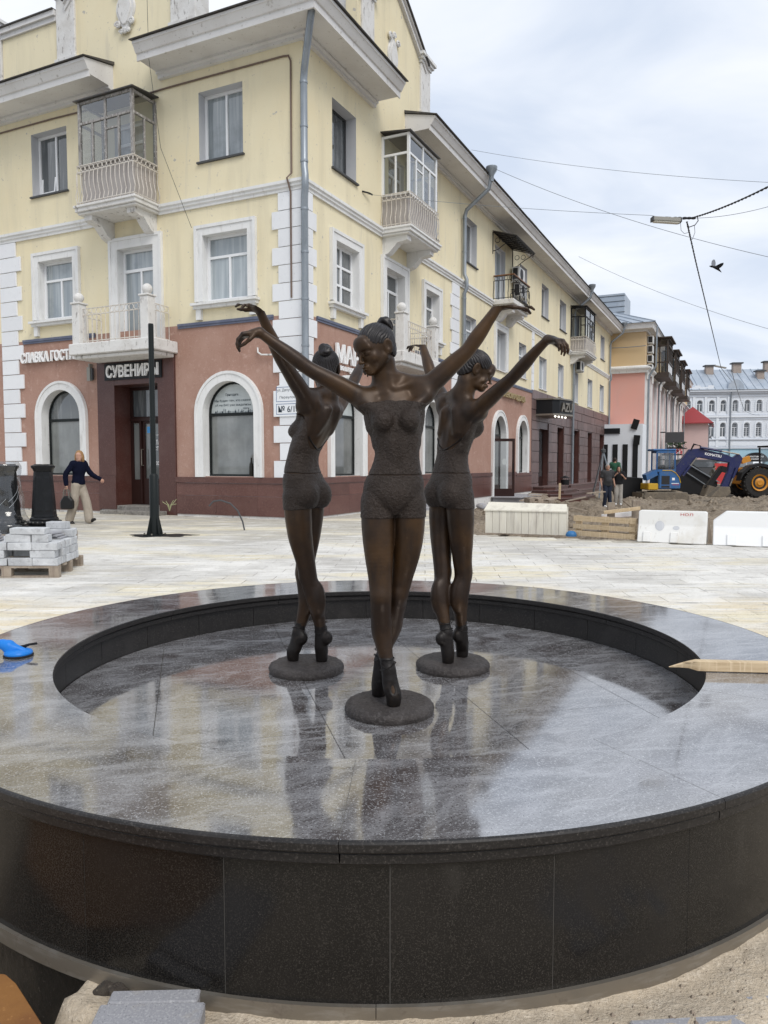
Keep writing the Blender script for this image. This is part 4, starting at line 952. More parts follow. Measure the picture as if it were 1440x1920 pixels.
# granite plinth: a cap course and panels
def plinth(T, s0, s1, z0, z1, skip=(), mit=0):
    q = MB(T); q.box(s0 - .001, s0, 0, .001, 0, .001)
    segs = []; cur = s0
    for a, b in sorted(skip): segs.append((cur, a)); cur = b
    segs.append((cur, s1))
    for a, b in segs:
        if b - a < .05: continue
        n = max(1, round((b - a) / 1.25)); w = (b - a) / n
        for i in range(n):
            for (c, d) in ((z0, z0 + .50), (z0 + .504, z1 - .155), ):
                p = MB(T); p.box(a + i * w + .002, a + (i + 1) * w - .002, c, d, -.02, .045 + .002 * random.random()); p.build('plinth_panel', M['plinth'], bld, bevel=.003)
        p = MB(T); p.box(a - .0, b + .0, z1 - .151, z1, -.02, .075); p.build('plinth_cap', M['plinth'], bld, bevel=.006)
plinth(BL, .048, 3.98, .06, 1.045); plinth(BL, 6.75, LS1, .06, 1.045)
plinth(BR, .0, 4.40, .06, 1.045); plinth(BR, 5.75, 15.0, .06, 1.045); plinth(BR, 17.05, 18.5, .06, 1.045); plinth(BR, 18.5, 21.3, .06, 1.0)
m = MB(BL); m.box(0, LS1, -.6, .058, -.4, .02); m.build('rough_footing', M['concrete'] if False else M['oldwhite'], bld)
m = MB(BR); m.box(0.02, RS1, -.8, .058, -.4, .018); m.build('rough_footing', M['oldwhite'], bld)
# flashing strip, storey band, cornices, quoins
for T, a, b in ((BL, .86, 3.85), (BL, 6.82, 9.72), (BR, .58, 3.70), (BR, 6.75, 9.9), (BR, 10.9, 21.3)):
    m = MB(T); m.box(a, b, 4.985, 5.05, .002, .055); m.box(a, b, 4.93, 4.984, .002, .035); m.build('flashing_strip', M['bluestrip'], bld)
moulding(bld, BL, BAND, 0, 4.42, 'storey_band', M['white'], 1); moulding(bld, BL, BAND, 6.42, LS1, 'storey_band', M['white'])
moulding(bld, BR, BAND, 0, 4.2, 'storey_band', M['white'], 1); moulding(bld, BR, BAND, 6.5, 14.7, 'storey_band', M['white']); moulding(bld, BR, BAND, 17.2, 29.9, 'storey_band', M['white']); moulding(bld, BR, BAND, 33.2, RS1, 'storey_band', M['white'])
for T, a, b, mm in ((BL, 0, 4.32, 1), (BL, 5.95, LS1, 0), (BR, 0, 3.75, 1), (BR, 5.92, RS1 + .3, 0)):
    moulding(bld, T, CORN, a, b, 'cornice', M['cornice'], mm); moulding(bld, T, ROOFE, a - (0 if mm else .05), b + .05, 'roof_edge', M['roofedge'], mm)
QH = .445
for i in range(16):
    z0 = 1.05 + .431 * i; z1 = z0 + .412; lg = i % 2 == 0
    m = MB(BL); m.box(-.048, .86 if lg else .68, z0, z1, .001, .05); m.T = BR; m.box(.002, .55 if lg else .38, z0, z1, .001, .048); m.build('quoin', M['quoin'], bld)
    m = MB(BL); m.box(9.72 if lg else 9.92, 10.62, z0, z1, .001, .05); m.build('quoin', M['quoin'], bld, bevel=.006)
    m = MB(BR); m.box(9.85 if lg else 10.0, 10.74, z0, z1, .001, .05); m.build('quoin', M['quoin'], bld, bevel=.006)
for i in range(7):
    for s in (21.15, 44.1):
        m = MB(BR); m.box(s, s + .42, 5.1 + .41 * i, 5.49 + .41 * i, .001, .04); m.build('quoin', M['quoin'], bld)
# windows
for a in W3L: window(bld, BL, *a, dep=.30, lay='two', sill='metal', glass='dark_glass' if a[0] > 5 else 'curtain_glass')
for a in W2L: window(bld, BL, *a, dep=.20, lay='transom', sill=None, sur=(.22, True), reveal='white')
window(bld, BL, *D2L, dep=.22, lay='door', sill=None, sur=(.26, False), reveal='white'); window(bld, BL, *D3L, dep=.15, lay='door', sill=None)
for a in W3R[:1]: window(bld, BR, *a, dep=.36, lay='one', frame='slate', fw=.03, sill='metal', glass='dark_glass')
for a in W3R[1:] + F3R: window(bld, BR, *a, dep=.28, lay='two', sill='metal', glass='dark_glass')
window(bld, BR, *W2R[0], dep=.20, lay='grid', sill=None, sur=(.22, True), glass='dark_glass', reveal='white'); window(bld, BR, *W2R[1], dep=.24, lay='transom', sill=None, sur=(.22, True), reveal='white', glass='dark_glass')
window(bld, BR, *D2R, dep=.24, lay='door', sill=None, sur=(.26, False), reveal='white', glass='dark_glass'); window(bld, BR, *D3R, dep=.15, lay='door', sill=None, glass='dark_glass')
for i, a in enumerate(F2R): window(bld, BR, *a, dep=.24, lay='transom' if i < 2 else 'two', sill='thin', glass='curtain_glass')
window(bld, BR, *D3R2, dep=.24, lay='two', sill=None, glass='curtain_glass'); window(bld, BR, *D2R2, dep=.26, lay='two', sill='thin', sur=(.24, False), glass='curtain_glass'); window(bld, BR, *D3R3, dep=.3, lay='two', sill=None, glass='dark_glass')
# the tilted-open sash of the left top window
m = MB(BL); sheet(m, 8.52, 9.10, 9.24, 10.78, 0, [(8.58, 9.04, 9.30, 10.72)], .04); o = m.build('open_sash', M['pvc'], bld)
for v in o.data.vertices:
    f_ = (v.co.z - 9.24) / 1.54; v.co += Vector(nL) * (-.24 - .16 * f_)
# arched shop windows
def arch_window(T, a, glass_top='shop_glass', tz=2.67, dep=.24, door=False):
    s0, s1, z0, z1 = a; r = (s1 - s0) / 2; cx, cz = (s0 + s1) / 2, z1 - r; w = .235
    def arc(rr, n=21): return [(cx - rr * math.cos(t), cz + rr * math.sin(t)) for t in np.linspace(0, math.pi, n)]
    m = MB(T)          # raised white surround
    for (ra, rb, n0, n1) in ((r - .002, r + w, .001, .085), (r + w - .05, r + w + .02, .002, .105)):
        A, B = [(cx - ra, z0 - .02)] + arc(ra) + [(cx + ra, z0 - .02)], [(cx - rb, z0 - .02)] + arc(rb) + [(cx + rb, z0 - .02)]
        for i in range(len(A) - 1):
            P = [A[i], A[i + 1], B[i + 1], B[i]]
            m.add([(p[0], p[1], n1) for p in P] + [(p[0], p[1], n0) for p in P], [(0, 1, 2, 3), (0, 4, 5, 1), (2, 6, 7, 3), (0, 3, 7, 4), (1, 5, 6, 2)])
    su = m.build('arched_window', M['white'], bld)
    m = MB(T); P = [(cx - r, z0)] + arc(r) + [(cx + r, z0)]
    for i in range(len(P)):
        p, q = P[i], P[(i + 1) % len(P)]; m.quad((p[0], p[1], .001), (q[0], q[1], .001), (q[0], q[1], -dep), (p[0], p[1], -dep))
    m.build('reveal', M['white'], su)
    m = MB(T); ra, rb = r - .055, r; A, B = [(cx - ra, z0 + .05)] + arc(ra) + [(cx + ra, z0 + .05)], [(cx - rb, z0)] + arc(rb) + [(cx + rb, z0)]
    for i in range(len(A)):
        j = (i + 1) % len(A); P = [A[i], A[j], B[j], B[i]]
        m.add([(p[0], p[1], -dep + .06) for p in P] + [(p[0], p[1], -dep) for p in P], [(0, 1, 2, 3), (0, 4, 5, 1)])
    m.box(cx - ra, cx + ra, tz - .04, tz + .04, -dep + .002, -dep + .058)
    m.build('frame', M['blackframe'], su)
    m = MB(T); m.quad((cx - ra, z0 + .05, -dep + .02), (cx + ra, z0 + .05, -dep + .02), (cx + ra, tz - .04, -dep + .02), (cx - ra, tz - .04, -dep + .02)); m.build('pane', M['shop_glass'], su)
    m = MB(T); top = [(cx - ra, tz + .04)] + [p for p in arc(ra) if p[1] > tz + .04] + [(cx + ra, tz + .04)]; m.add([(p[0], p[1], -dep + .02) for p in top], [tuple(range(len(top)))]); m.build('pane', M[glass_top], su)
    return su
aw = arch_window(BL, A_L[0], 'frost_glass'); arch_window(BL, A_L[1], 'dark_glass'); arch_window(BR, A_R[0], 'frost_glass'); arch_window(BR, A_R[1], 'dark_glass'); arch_window(BR, A_R[2]); arch_window(BR, A_R[3])
# writing on the film in the arched window
for body, s0, z0, w, h in (('Приходите.', 2.52, 3.13, .42, .085), ('Мы будем тем, кто скажет', 2.88, 2.985, 1.17, .075), ('«А мы ВАС уже заждались»', 2.86, 2.87, 1.14, .075), ('здесь', 1.98, 2.79, .20, .045)):
    put_text(body, BL, s0, z0, w, h, -.24 + .024, .001, M['print_dark'], aw, -1, bold=.004, name='window_lettering')
m = MB(BL)
for i in range(26):
    s_ = 2.84 - .052 * i; hh = .03 + .09 * abs(math.sin(i * 2.3)) * random.random()
    m.box(s_ - .008, s_ + .008, 2.715, 2.715 + hh, -.24 + .022, -.24 + .0235)
    if i % 4 == 0: m.box(s_ - .022, s_ + .022, 2.715, 2.715 + .045, -.24 + .0222, -.24 + .0236)
m.build('window_drawing', M['print_dark'], aw)
# souvenir shop doorway
m = MB(BL)
m.box(3.98, 4.558, .02, 4.45, -.30, .06); m.box(6.112, 6.75, 1.05, 4.45, -.30, .06); m.box(6.112, 6.75, .12, 1.049, -.30, .078); m.box(4.5585, 6.1115, 3.56, 4.45, -.30, .058)
m.build('door_surround', M['porphyry'], bld, bevel=.004)
m = MB(BL)
for p, q in (((4.56, .1), (4.56, 3.559)), ((4.56, 3.559), (6.11, 3.559)), ((6.11, 3.559), (6.11, .1))): m.quad((p[0], p[1], .0), (q[0], q[1], .0), (q[0], q[1], -.62), (p[0], p[1], -.62))
m.build('door_reveal', M['porphyry'], bld)
m = MB(BL); sheet(m, 4.561, 6.109, .24, 3.555, -.52, [(4.66, 6.01, 2.72, 3.46), (5.78, 6.01, .95, 2.55), (4.72, 5.58, .98, 2.52)], .05); m.box(5.66, 5.72, .26, 2.62, -.519, -.47); m.box(4.60, 6.07, 2.60, 2.67, -.519, -.47)
dr = m.build('shop_door', M['brownframe'], bld)
for h in ((4.66, 6.01, 2.72, 3.46), (5.78, 6.01, .95, 2.55), (4.72, 5.58, .98, 2.52)):
    q = MB(BL); q.quad((h[0], h[2], -.56), (h[1], h[2], -.56), (h[1], h[3], -.56), (h[0], h[3], -.56)); q.build('pane', M['shop_glass' if h[1] - h[0] < 1 else 'dark_glass'], dr)
MB().tube([BL(5.62, 1.35, -.50), BL(5.62, 1.35, -.42), BL(5.62, 1.80, -.42), BL(5.62, 1.80, -.50)], .016, 6).build('handle', M['steel'], dr)
put_text('СЛАВКА', BL, 5.28, 1.93, .42, .14, -.557, .002, M['letter_white'], dr, -1, bold=.02); put_text('ГОСТИНЦЕВ', BL, 5.40, 1.74, .66, .14, -.557, .002, M['letter_white'], dr, -1, bold=.02); put_text('10:00-21:00', BL, 5.34, 1.36, .54, .11, -.557, .002, M['letter_white'], dr, -1, bold=.02); put_text('сувениры', BL, 5.22, 2.17, .36, .05, -.557, .002, M['letter_white'], dr, -1, bold=.01)
m = MB(BL); m.box(5.36, 5.52, 2.26, 2.44, -.558, -.554); m.build('sticker', M['sticker_blue'], dr)
m = MB(BL); m.box(4.5, 6.2, -.1, .235, -.6, .05); m.box(4.3, 6.4, -.1, .12, .051, .42); m.build('doorstep', M['oldconcrete'], bld, bevel=.02)
# ---- right facade: the dark-granite shop beyond the quoins
GO = [(22.85, 24.9, -.3, 3.25), (27.0, 28.65, -.1, 3.5), (31.35, 33.15, -.1, 3.52), (36.0, 37.55, -.1, 3.55), (40.5, 42.3, -.1, 3.58)]
m = MB(BR); sheet(m, 21.3, RS1, -.6, 5.14, -.03, GO, .30); m.build('granite_backing', M['porphyry'], bld)
zr = [-.55, .05, .42, .95, 1.50, 2.05, 2.60, 3.15, 3.60, 4.15, 4.65, 5.15]
for r_ in range(len(zr) - 1):
    s = 21.32; k = 0
    while s < 43.8:
        w = (2.0 if (k + r_) % 2 else 1.35) * random.uniform(.92, 1.1); e = min(s + w, 44.0); a, b = s, e; k += 1; s = e
        c, d = zr[r_] + .012, zr[r_ + 1] - .012
        for h in GO:
            if a < h[1] and b > h[0] and c < h[3] - .05 and d > h[2] + .05:
                if a < h[0]: b = min(b, h[0])
                elif b > h[1]: a = max(a, h[1])
                else: a = b
        if b - a < .12: continue
        q = MB(BR); q.box(a + .012, b - .012, c, d, -.028, .012 + .022 * random.random()); q.build('granite_block', M['mauve_granite'], bld, bevel=.012)
for i, h in enumerate(GO):
    m = MB(BR); sheet(m, h[0], h[1], max(h[2], .2), h[3], -.28, [(h[0] + .15, h[1] - .15, .75, h[3] - .12)], .04); f_ = m.build('shop_window' if i else 'shop_door', M['brownframe'], bld)
    q = MB(BR); q.quad((h[0] + .15, .75, -.31), (h[1] - .15, .75, -.31), (h[1] - .15, h[3] - .12, -.31), (h[0] + .15, h[3] - .12, -.31)); q.build('pane', M['dark_glass'], f_)
m = MB(BR); m.box(23.05, 23.5, .25, 2.9, -.275, -.235); m.build('door_leaf', M['orange_wood'], bld)
# door of the clothes shop: closed leaf, open leaf standing out from the wall
m = MB(BR); sheet(m, 15.06, 16.74, .02, 2.66, -.20, [(15.2, 15.84, .5, 2.5), (15.98, 16.6, .5, 2.5)], .04); f_ = m.build('shop_door', M['brownframe'], bld)
for a, b in ((15.2, 15.84), (15.98, 16.6)):
    q = MB(BR); q.quad((a, .5, -.23), (b, .5, -.23), (b, 2.5, -.23), (a, 2.5, -.23)); q.build('pane', M['shop_glass'], f_)
HG = np.array(BR(15.0, 0, -.05)); od = np.array((math.cos(R(-3)), math.sin(R(-3)), 0))
def BO(a, z, t): p = HG + od * a + np.array((-od[1], od[0], 0)) * t; return (p[0], p[1], z)
m = MB(BO); sheet(m, .02, .99, .03, 2.48, .02, [(.13, .88, .36, 2.36)], .04); sheet(m, .02, .99, .03, 2.48, -.02, [(.13, .88, .36, 2.36)], 0); m.quad((.99, .03, .02), (.99, 2.48, .02), (.99, 2.48, -.02), (.99, .03, -.02)); m.quad((.02, 2.48, .02), (.99, 2.48, .02), (.99, 2.48, -.02), (.02, 2.48, -.02))
od_ = m.build('open_door_leaf', M['brownframe'], bld)
q = MB(BO); q.quad((.13, .36, 0), (.88, .36, 0), (.88, 2.36, 0), (.13, 2.36, 0)); q.build('pane', M['clear_glass'], od_)
q = MB(BO); q.tube([(.93, 1.0, -.03), (.93, 1.0, -.09), (.93, 1.45, -.09), (.93, 1.45, -.03)], .018, 6); q.build('handle', M['iron'], od_)
q = MB(BO); q.add([(.56 + .10 * math.cos(t), 1.50 + .14 * math.sin(t), -.004) for t in np.linspace(0, 2 * math.pi, 20, endpoint=False)], [tuple(range(20))]); q.build('sticker', M['frost_glass'], od_)
# entrance of the right facade behind the dancers, with its gilded leaf ornament
m = MB(BR); sheet(m, DO_R[0], DO_R[1], .3, DO_R[3], -.2, [(4.6, 5.05, .6, 2.5), (5.12, 5.58, .6, 2.5)], .04); f_ = m.build('shop_door', M['brownframe'], bld)
for a in (4.6, 5.12): q = MB(BR); q.quad((a, .6, -.22), (a + .46, .6, -.22), (a + .46, 2.5, -.22), (a, 2.5, -.22)); q.build('pane', M['shop_glass'], f_)
m = MB(BR)
for i in range(46):
    c = np.array((3.9 + 2.3 * random.random(), 3.55 + .45 * random.random(), .10 + .25 * random.random())); d = np.array((random.uniform(-.14, .14), random.uniform(-.12, .12), random.uniform(-.05, .05))); e_ = np.array((d[1] * .5, -d[0] * .5, .03))
    m.quad(tuple(c - d), tuple(c + e_), tuple(c + d), tuple(c - e_))
m.build('leaf_garland', M['amber'], bld)

# ------------------------------------------------------------------ balconies
def rail(m, T, path, z0, z1, step=.15, curvy=.0, r=.011, circles=True):
    """iron railing along a path of (s, n) points"""
    for (s0, n0), (s1, n1) in zip(path[:-1], path[1:]):
        L = math.hypot(s1 - s0, n1 - n0); k = max(2, round(L / step)); ox, oy = ((n1 - n0) / L, -(s1 - s0) / L); sg = -1 if oy > 0 else 1
        if abs(oy) < .1: sg = 1 if ox * (.5 - (s0 > (path[0][0] + path[-1][0]) / 2)) < 0 else -1
        for zz in (z1, z1 - .17, z0 + .05): m.tube([T(s0, zz, n0), T(s1, zz, n1)], .014, 5)
        for i in range(k + 1):
            a, b = s0 + (s1 - s0) * i / k, n0 + (n1 - n0) * i / k; H = z1 - .17 - z0
            pts = []
            for f in (0, .12, .28, .45, .62, .8, 1.0):
                bul = curvy * (math.exp(-((f - .26) / .17) ** 2) - .45 * math.exp(-((f - .72) / .16) ** 2)); pts.append(T(a + sg * ox * bul, z0 + H * f, b + sg * oy * bul))
            m.tube(pts if curvy else [pts[0], pts[-1]], r, 4)
            if circles and i < k:
                ca, cb = s0 + (s1 - s0) * (i + .5) / k, n0 + (n1 - n0) * (i + .5) / k; rr = min(.075, L / k * .46)
                m.tube([T(ca + rr * math.cos(t) * (s1 - s0) / L, z1 - .085 + rr * math.sin(t), cb + rr * math.cos(t) * (n1 - n0) / L) for t in np.linspace(0, 2 * math.pi, 11)], .008, 4, False)
    return m
def brackets(T, s0, s1, zb, proj, mat_, par, flip=False):
    for s in (s0 + .12, s1 - .40):
        prof = [(0, zb), (proj * .86, zb), (proj * .86, zb - .13), (proj * .70, zb - .17), (proj * .52, zb - .18), (proj * .40, zb - .30), (proj * .22, zb - .45), (0, zb - .52)]
        k = len(prof); m = MB(T); m.add([(s, z, n) for n, z in prof] + [(s + .28, z, n) for n, z in prof], [tuple(range(k))[::-1], tuple(range(k, 2 * k))] + [(i, (i + 1) % k, k + (i + 1) % k, k + i) for i in range(k)])
        m.build('bracket', mat_, par)
def bars(m, T, p, q, w=.05): return m.beam(T(*p), T(*q), w, w)
def glazed_balcony(T, s0, s1, zs, proj, zr, zt, frame, railm, slabm, roofm, panel=True):
    m = MB(T); m.box(s0 - .04, s1 + .04, zs, zs + .16, .0, proj + .04); m.box(s0 + .0, s1 - .0, zs - .06, zs - .001, .0, proj - .02); m.box(s0 - .07, s1 + .07, zs + .10, zs + .165, .01, proj + .08)
    b = m.build('balcony', slabm, bld, bevel=.012); brackets(T, s0, s1, zs - .062, proj, slabm, b)
    m = MB(); rail(m, T, [(s0 + .03, .03), (s0 + .03, proj), (s1 - .03, proj), (s1 - .03, .03)], zs + .19, zr, .155, .055)
    m.build('railing', railm, b)
    a, c, n = s0 + .10, s1 - .10, proj - .08
    if panel:
        m = MB(T); m.box(a + .02, c - .02, zs + .17, zr - .03, n - .05, n - .02); m.box(a, a + .03, zs + .17, zr - .03, .02, n - .051); m.box(c - .03, c, zs + .17, zr - .03, .02, n - .051); m.build('panel', M['railpanel'], b)
    zm = zt - .55; m = MB(); wd = .06
    for s in (a, c):
        for q in (.03, n): bars(m, T, (s, zr - .02, q), (s, zt, q), .075)
        for z in (zr, zm, zt - .03): bars(m, T, (s, z, .03), (s, z, n), wd)
        bars(m, T, (s, zr, n * .52), (s, zm, n * .52), .05)
    for z in (zr, zm, zt - .03): bars(m, T, (a, z, n), (c, z, n), wd)
    for f in (.25, .5, .75): bars(m, T, (a + (c - a) * f, zr, n), (a + (c - a) * f, zm, n), .055)
    bars(m, T, ((a + c) / 2, zm, n), ((a + c) / 2, zt, n), .055)
    bars(m, T, (a + (c - a) * .25, zm - .28, n + .002), (a + (c - a) * .5, zm - .28, n + .002), .04)
    g = m.build('glazing_frame', frame, b)
    W = c - a
    rects = [((a + W * f, zr, n), (a + W * (f + .25), zm, n)) for f in (0, .25, .5, .75)] + [((a + W * f, zm, n), (a + W * (f + .5), zt - .03, n)) for f in (0, .5)]
    for p, q in rects:
        k = MB(T); k.quad((p[0] + .03, p[1] + .03, n), (q[0] - .03, p[1] + .03, n), (q[0] - .03, q[1] - .03, n), (p[0] + .03, q[1] - .03, n)); k.build('pane', M['clear_glass'], b)
    for s in (a, c):
        for (u0, u1, z0, z1) in ((.06, n * .5, zr, zm), (n * .54, n - .04, zr, zm), (.06, n - .04, zm, zt - .03)):
            k = MB(T); k.quad((s, z0 + .03, u0), (s, z0 + .03, u1), (s, z1 - .03, u1), (s, z1 - .03, u0)); k.build('pane', M['clear_glass'], b)
    m = MB(T); m.add([(a - .12, zt + .10, 0), (c + .12, zt + .10, 0), (c + .12, zt, n + .12), (a - .12, zt, n + .12), (a - .12, zt + .13, 0), (c + .12, zt + .13, 0), (c + .12, zt + .03, n + .12), (a - .12, zt + .03, n + .12)], [(0, 1, 2, 3), (4, 5, 6, 7), (0, 1, 5, 4), (2, 3, 7, 6), (1, 2, 6, 5), (0, 3, 7, 4)])
    m.build('roof_sheet', roofm, b); return b
glazed_balcony(BL, 4.40, 6.42, 8.02, .92, 9.20, 10.84, M['woodgrey'], M['railwhite'], M['oldwhite'], M['roofedge'])
glazed_balcony(BR, 4.22, 6.46, 8.02, .92, 9.12, 10.78, M['pvc'], M['railwhite'], M['white'], M['roofedge'], panel=True)
glazed_balcony(BR, 30.0, 33.1, 7.98, .95, 9.0, 10.75, M['iron'], M['railwhite'], M['oldwhite'], M['iron'])
def post_balcony(T, s0, s1, z0, z1, proj, posts, pm, low=True):
    m = MB(T); m.box(s0, s1, z0, z1, .0, proj); m.box(s0 + .10, s1 - .10, z0 - .10, z0 - .001, 0, proj - .10); b = m.build('balcony', pm, bld, bevel=.02)
    for s in posts:
        m = MB(T); m.box(s, s + .27, z1 - .01, z1 + 1.05, proj - .31, proj - .04); m.box(s - .03, s + .30, z1 + 1.051, z1 + 1.10, proj - .34, proj - .01); p = m.build('post', pm, b, bevel=.012)
        c = T(s + .135, z1 + 1.24, proj - .175); MB().lathe([(.001, -.15), (.06, -.15), (.055, -.125), (.09, -.10), (.125, -.05), (.135, .0), (.125, .05), (.09, .10), (.045, .128), (.001, .136)], c, 16).build('ball_finial', pm, p, smooth=True)
    m = MB(); a, c = posts[0] + .135, posts[1] + .135
    rail(m, T, [(posts[0] + .27, proj - .17), (posts[1], proj - .17)], z1 + .02, z1 + .93, .165, 0, .010)
    for s in (a, c): rail(m, T, [(s, .02), (s, proj - .31)], z1 + .02, z1 + .93, .165, 0, .010)
    m.build('railing', M['railwhite'], b); return b
post_balcony(BL, 3.88, 6.80, 4.30, 4.60, .98, (4.02, 6.42), M['oldwhite']); post_balcony(BR, 3.70, 6.75, 4.28, 4.58, .98, (3.80, 6.15), M['oldwhite'])
# wrought-iron balcony with a canopy and the air conditioners
m = MB(BR); m.box(14.8, 17.5, 8.02, 8.22, 0, .92); m.box(14.9, 17.4, 7.90, 8.019, 0, .80); b3 = m.build('balcony', M['oldwhite'], bld, bevel=.02)
brackets(BR, 15.2, 17.2, 7.9, .85, M['cornice'], b3)
m = MB(); rail(m, BR, [(14.9, .02), (14.9, .86), (17.4, .86), (17.4, .02)], 8.24, 9.18, .2, .05, .014); m.build('railing', M['iron'], b3)
m = MB(BR); m.box(14.86, 17.44, 9.19, 9.235, .82, .90); m.box(14.86, 14.94, 9.19, 9.235, .02, .819); m.build('handrail', M['wood_rail'], b3)
m = MB()
for i in range(9):
    s = 14.75 + 2.9 * i / 8; m.beam(BR(s, 10.98, .02), BR(s, 10.68, 1.0), .02, .03)
for n, z in ((.05, 10.97), (.5, 10.83), (1.0, 10.68)): m.beam(BR(14.75, z, n), BR(17.65, z, n), .03, .03)
for s in (14.75, 17.65):
    m.tube([BR(s, 10.2, .02), BR(s, 10.25, .25), BR(s, 10.45, .55), BR(s, 10.68, 1.0)], .018, 5); m.tube([BR(s, 10.1, .02), BR(s, 10.98, .02)], .018, 5)
    for c in ((.22, 10.62), (.5, 10.6)): m.tube([BR(s, c[1] + .10 * math.sin(t), c[0] + .10 * math.cos(t)) for t in np.linspace(0, 2 * math.pi, 12)], .012, 4, False)
for i in range(8): m.tube([BR(15.0 + .34 * i + .11 * math.cos(t), 10.55 + .08 * math.sin(t), 1.0) for t in np.linspace(0, 2 * math.pi, 10)], .012, 4, False)
m.build('canopy_ironwork', M['iron'], b3)
m = MB(BR); m.add([(14.7, 11.02, .02), (17.7, 11.02, .02), (17.7, 10.70, 1.04), (14.7, 10.70, 1.04), (14.7, 11.04, .02), (17.7, 11.04, .02), (17.7, 10.72, 1.04), (14.7, 10.72, 1.04)], [(0, 1, 2, 3), (4, 5, 6, 7), (0, 1, 5, 4), (2, 3, 7, 6), (1, 2, 6, 5), (0, 3, 7, 4)]); m.build('canopy_sheet', M['roofedge'], b3)
def air_con(T, s, z, lab, n=.02, w=.9, h=.6, d=.34):
    t = thing('air_conditioner', lab, 'air conditioner', T(s, z, n), 'air conditioners on the yellow facade')
    m = MB(T); m.box(s, s + w, z, z + h, n + .08, n + .08 + d); m.build('case', M['acwhite'], t, bevel=.015)
    m = MB(T); m.add([(s + w * .40 + .25 * math.cos(a), z + h / 2 + .25 * math.sin(a), n + .085 + d) for a in np.linspace(0, 2 * math.pi, 20, endpoint=False)], [tuple(range(20))]); m.build('fan_grille', M['acgrille'], t)
    m = MB(T); m.box(s - .004, s - .001, z + .06, z + h - .06, n + .12, n + d); m.build('side_vent', M['acgrille'], t)
    m = MB(T); m.box(s + .1, s + .14, z - .05, z - .002, n, n + d + .06); m.box(s + w - .14, s + w - .1, z - .05, z - .002, n, n + d + .06); m.build('bracket', M['acwhite'], t)
air_con(BR, 17.3, 9.55, 'upper air conditioner beside the wrought-iron balcony with the canopy'); air_con(BR, 17.6, 8.90, 'lower air conditioner just above the railing of the wrought-iron balcony'); air_con(BR, 31.3, 7.15, 'air conditioner below the dark glazed balcony, beside the second drainpipe')

# ------------------------------------------------------------------ gables, piers, cartouches, roof
def gable(T, c, half, zb, ze, za, n0, n1, name='gable_wall'):
    P = [(c - half, zb), (c + half, zb), (c + half, ze)] + [(c + half * f, ze + (za - ze) * (1 - abs(f)) ** .92) for f in (.97, .8, .6, .4, .2, .06, -.06, -.2, -.4, -.6, -.8, -.97)] + [(c - half, ze)]
    m = MB(T); k = len(P); m.add([(s, z, n0) for s, z in P] + [(s, z, n1) for s, z in P], [tuple(range(k))[::-1], tuple(range(k, 2 * k))] + [(i, (i + 1) % k, k + (i + 1) % k, k + i) for i in range(k)]); m.build(name, M['yellow'], bld)
    path = P[2:]
    for w, h, nn, mt, nm in ((.0, .14, .10, M['cornice'], 'gable_moulding'), (.141, .20, .16, M['cornice'], 'gable_moulding'), (.202, .24, .22, M['roofedge'], 'gable_flashing')):
        m = MB(T)
        for p, q in zip(path[:-1], path[1:]):
            m.add([(p[0], p[1] + w, -.3), (q[0], q[1] + w, -.3), (q[0], q[1] + w, nn), (p[0], p[1] + w, nn), (p[0], p[1] + h, -.3), (q[0], q[1] + h, -.3), (q[0], q[1] + h, nn), (p[0], p[1] + h, nn)], [(0, 1, 2, 3), (4, 5, 6, 7), (3, 2, 6, 7), (0, 1, 5, 4)])
        m.build(nm, mt, bld)
def pier(T, s0, s1, z0, z1, n0, n1, mt):
    m = MB(T); m.box(s0, s1, z0, z1, n0, n1); m.box(s0 - .05, s1 + .05, z0, z0 + .55, n0, n1 + .05); p = m.build('pier', mt, bld, bevel=.01)
    m = MB(T)
    for z, g in ((z1 + .001, .04), (z1 + .09, .10), (z1 + .18, .16)): m.box(s0 - g, s1 + g, z, z + .088, n0 - g, n1 + g)
    m.build('pier_cap', M['white'], p)
def cartouche(T, c, z):
    m = MB(); 
    def TT(a, b, d): return T(c + a, z + b, d)
    mm = MB(TT)
    for (r, h) in (((.28, .52), .05), ((.20, .42), .09)):
        n = 24; mm.add([(r[0] * math.cos(t) * (1 + .12 * math.cos(4 * t)), r[1] * math.sin(t), h) for t in np.linspace(0, 2 * math.pi, n, endpoint=False)] + [(r[0] * 1.08 * math.cos(t) * (1 + .12 * math.cos(4 * t)), r[1] * 1.08 * math.sin(t), 0) for t in np.linspace(0, 2 * math.pi, n, endpoint=False)], [tuple(range(n))] + [(i, (i + 1) % n, n + (i + 1) % n, n + i) for i in range(n)])
    for a, b, r in ((-.26, .46, .11), (.26, .46, .11), (-.24, -.40, .10), (.24, -.40, .10), (0, .58, .10), (0, -.60, .08), (-.12, -.60, .06), (.12, -.60, .06)):
        mm.tube([(a + r * (1 - t / 9) * math.cos(t), b + r * (1 - t / 9) * math.sin(t), .07) for t in np.linspace(0, 8, 18)], .035, 6)
        mm.sphere((a, b, .06), (r * .45, r * .45, .06), 8)
    mm.build('cartouche', M['oldwhite'], bld, smooth=True)
gable(BL, 5.5, 2.1, 12.0, 13.9, 15.6, -.35, -.002); gable(BR, 5.1, 2.3, 12.0, 13.95, 15.35, -.35, -.002)
pier(BL, 7.28, 7.98, 12.12, 14.30, -.5, .06, M['oldwhite']); pier(BL, 3.10, 3.90, 12.12, 14.30, -.5, .06, M['oldwhite']); pier(BL, 10.25, 10.95, 12.12, 14.0, -.5, .06, M['oldwhite'])
pier(BR, 3.0, 3.72, 12.12, 14.20, -.75, .06, M['oldwhite']); pier(BR, 7.05, 7.80, 12.12, 14.15, -.5, .06, M['oldwhite'])
cartouche(BL, 5.44, 13.45); cartouche(BR, 5.0, 13.35)
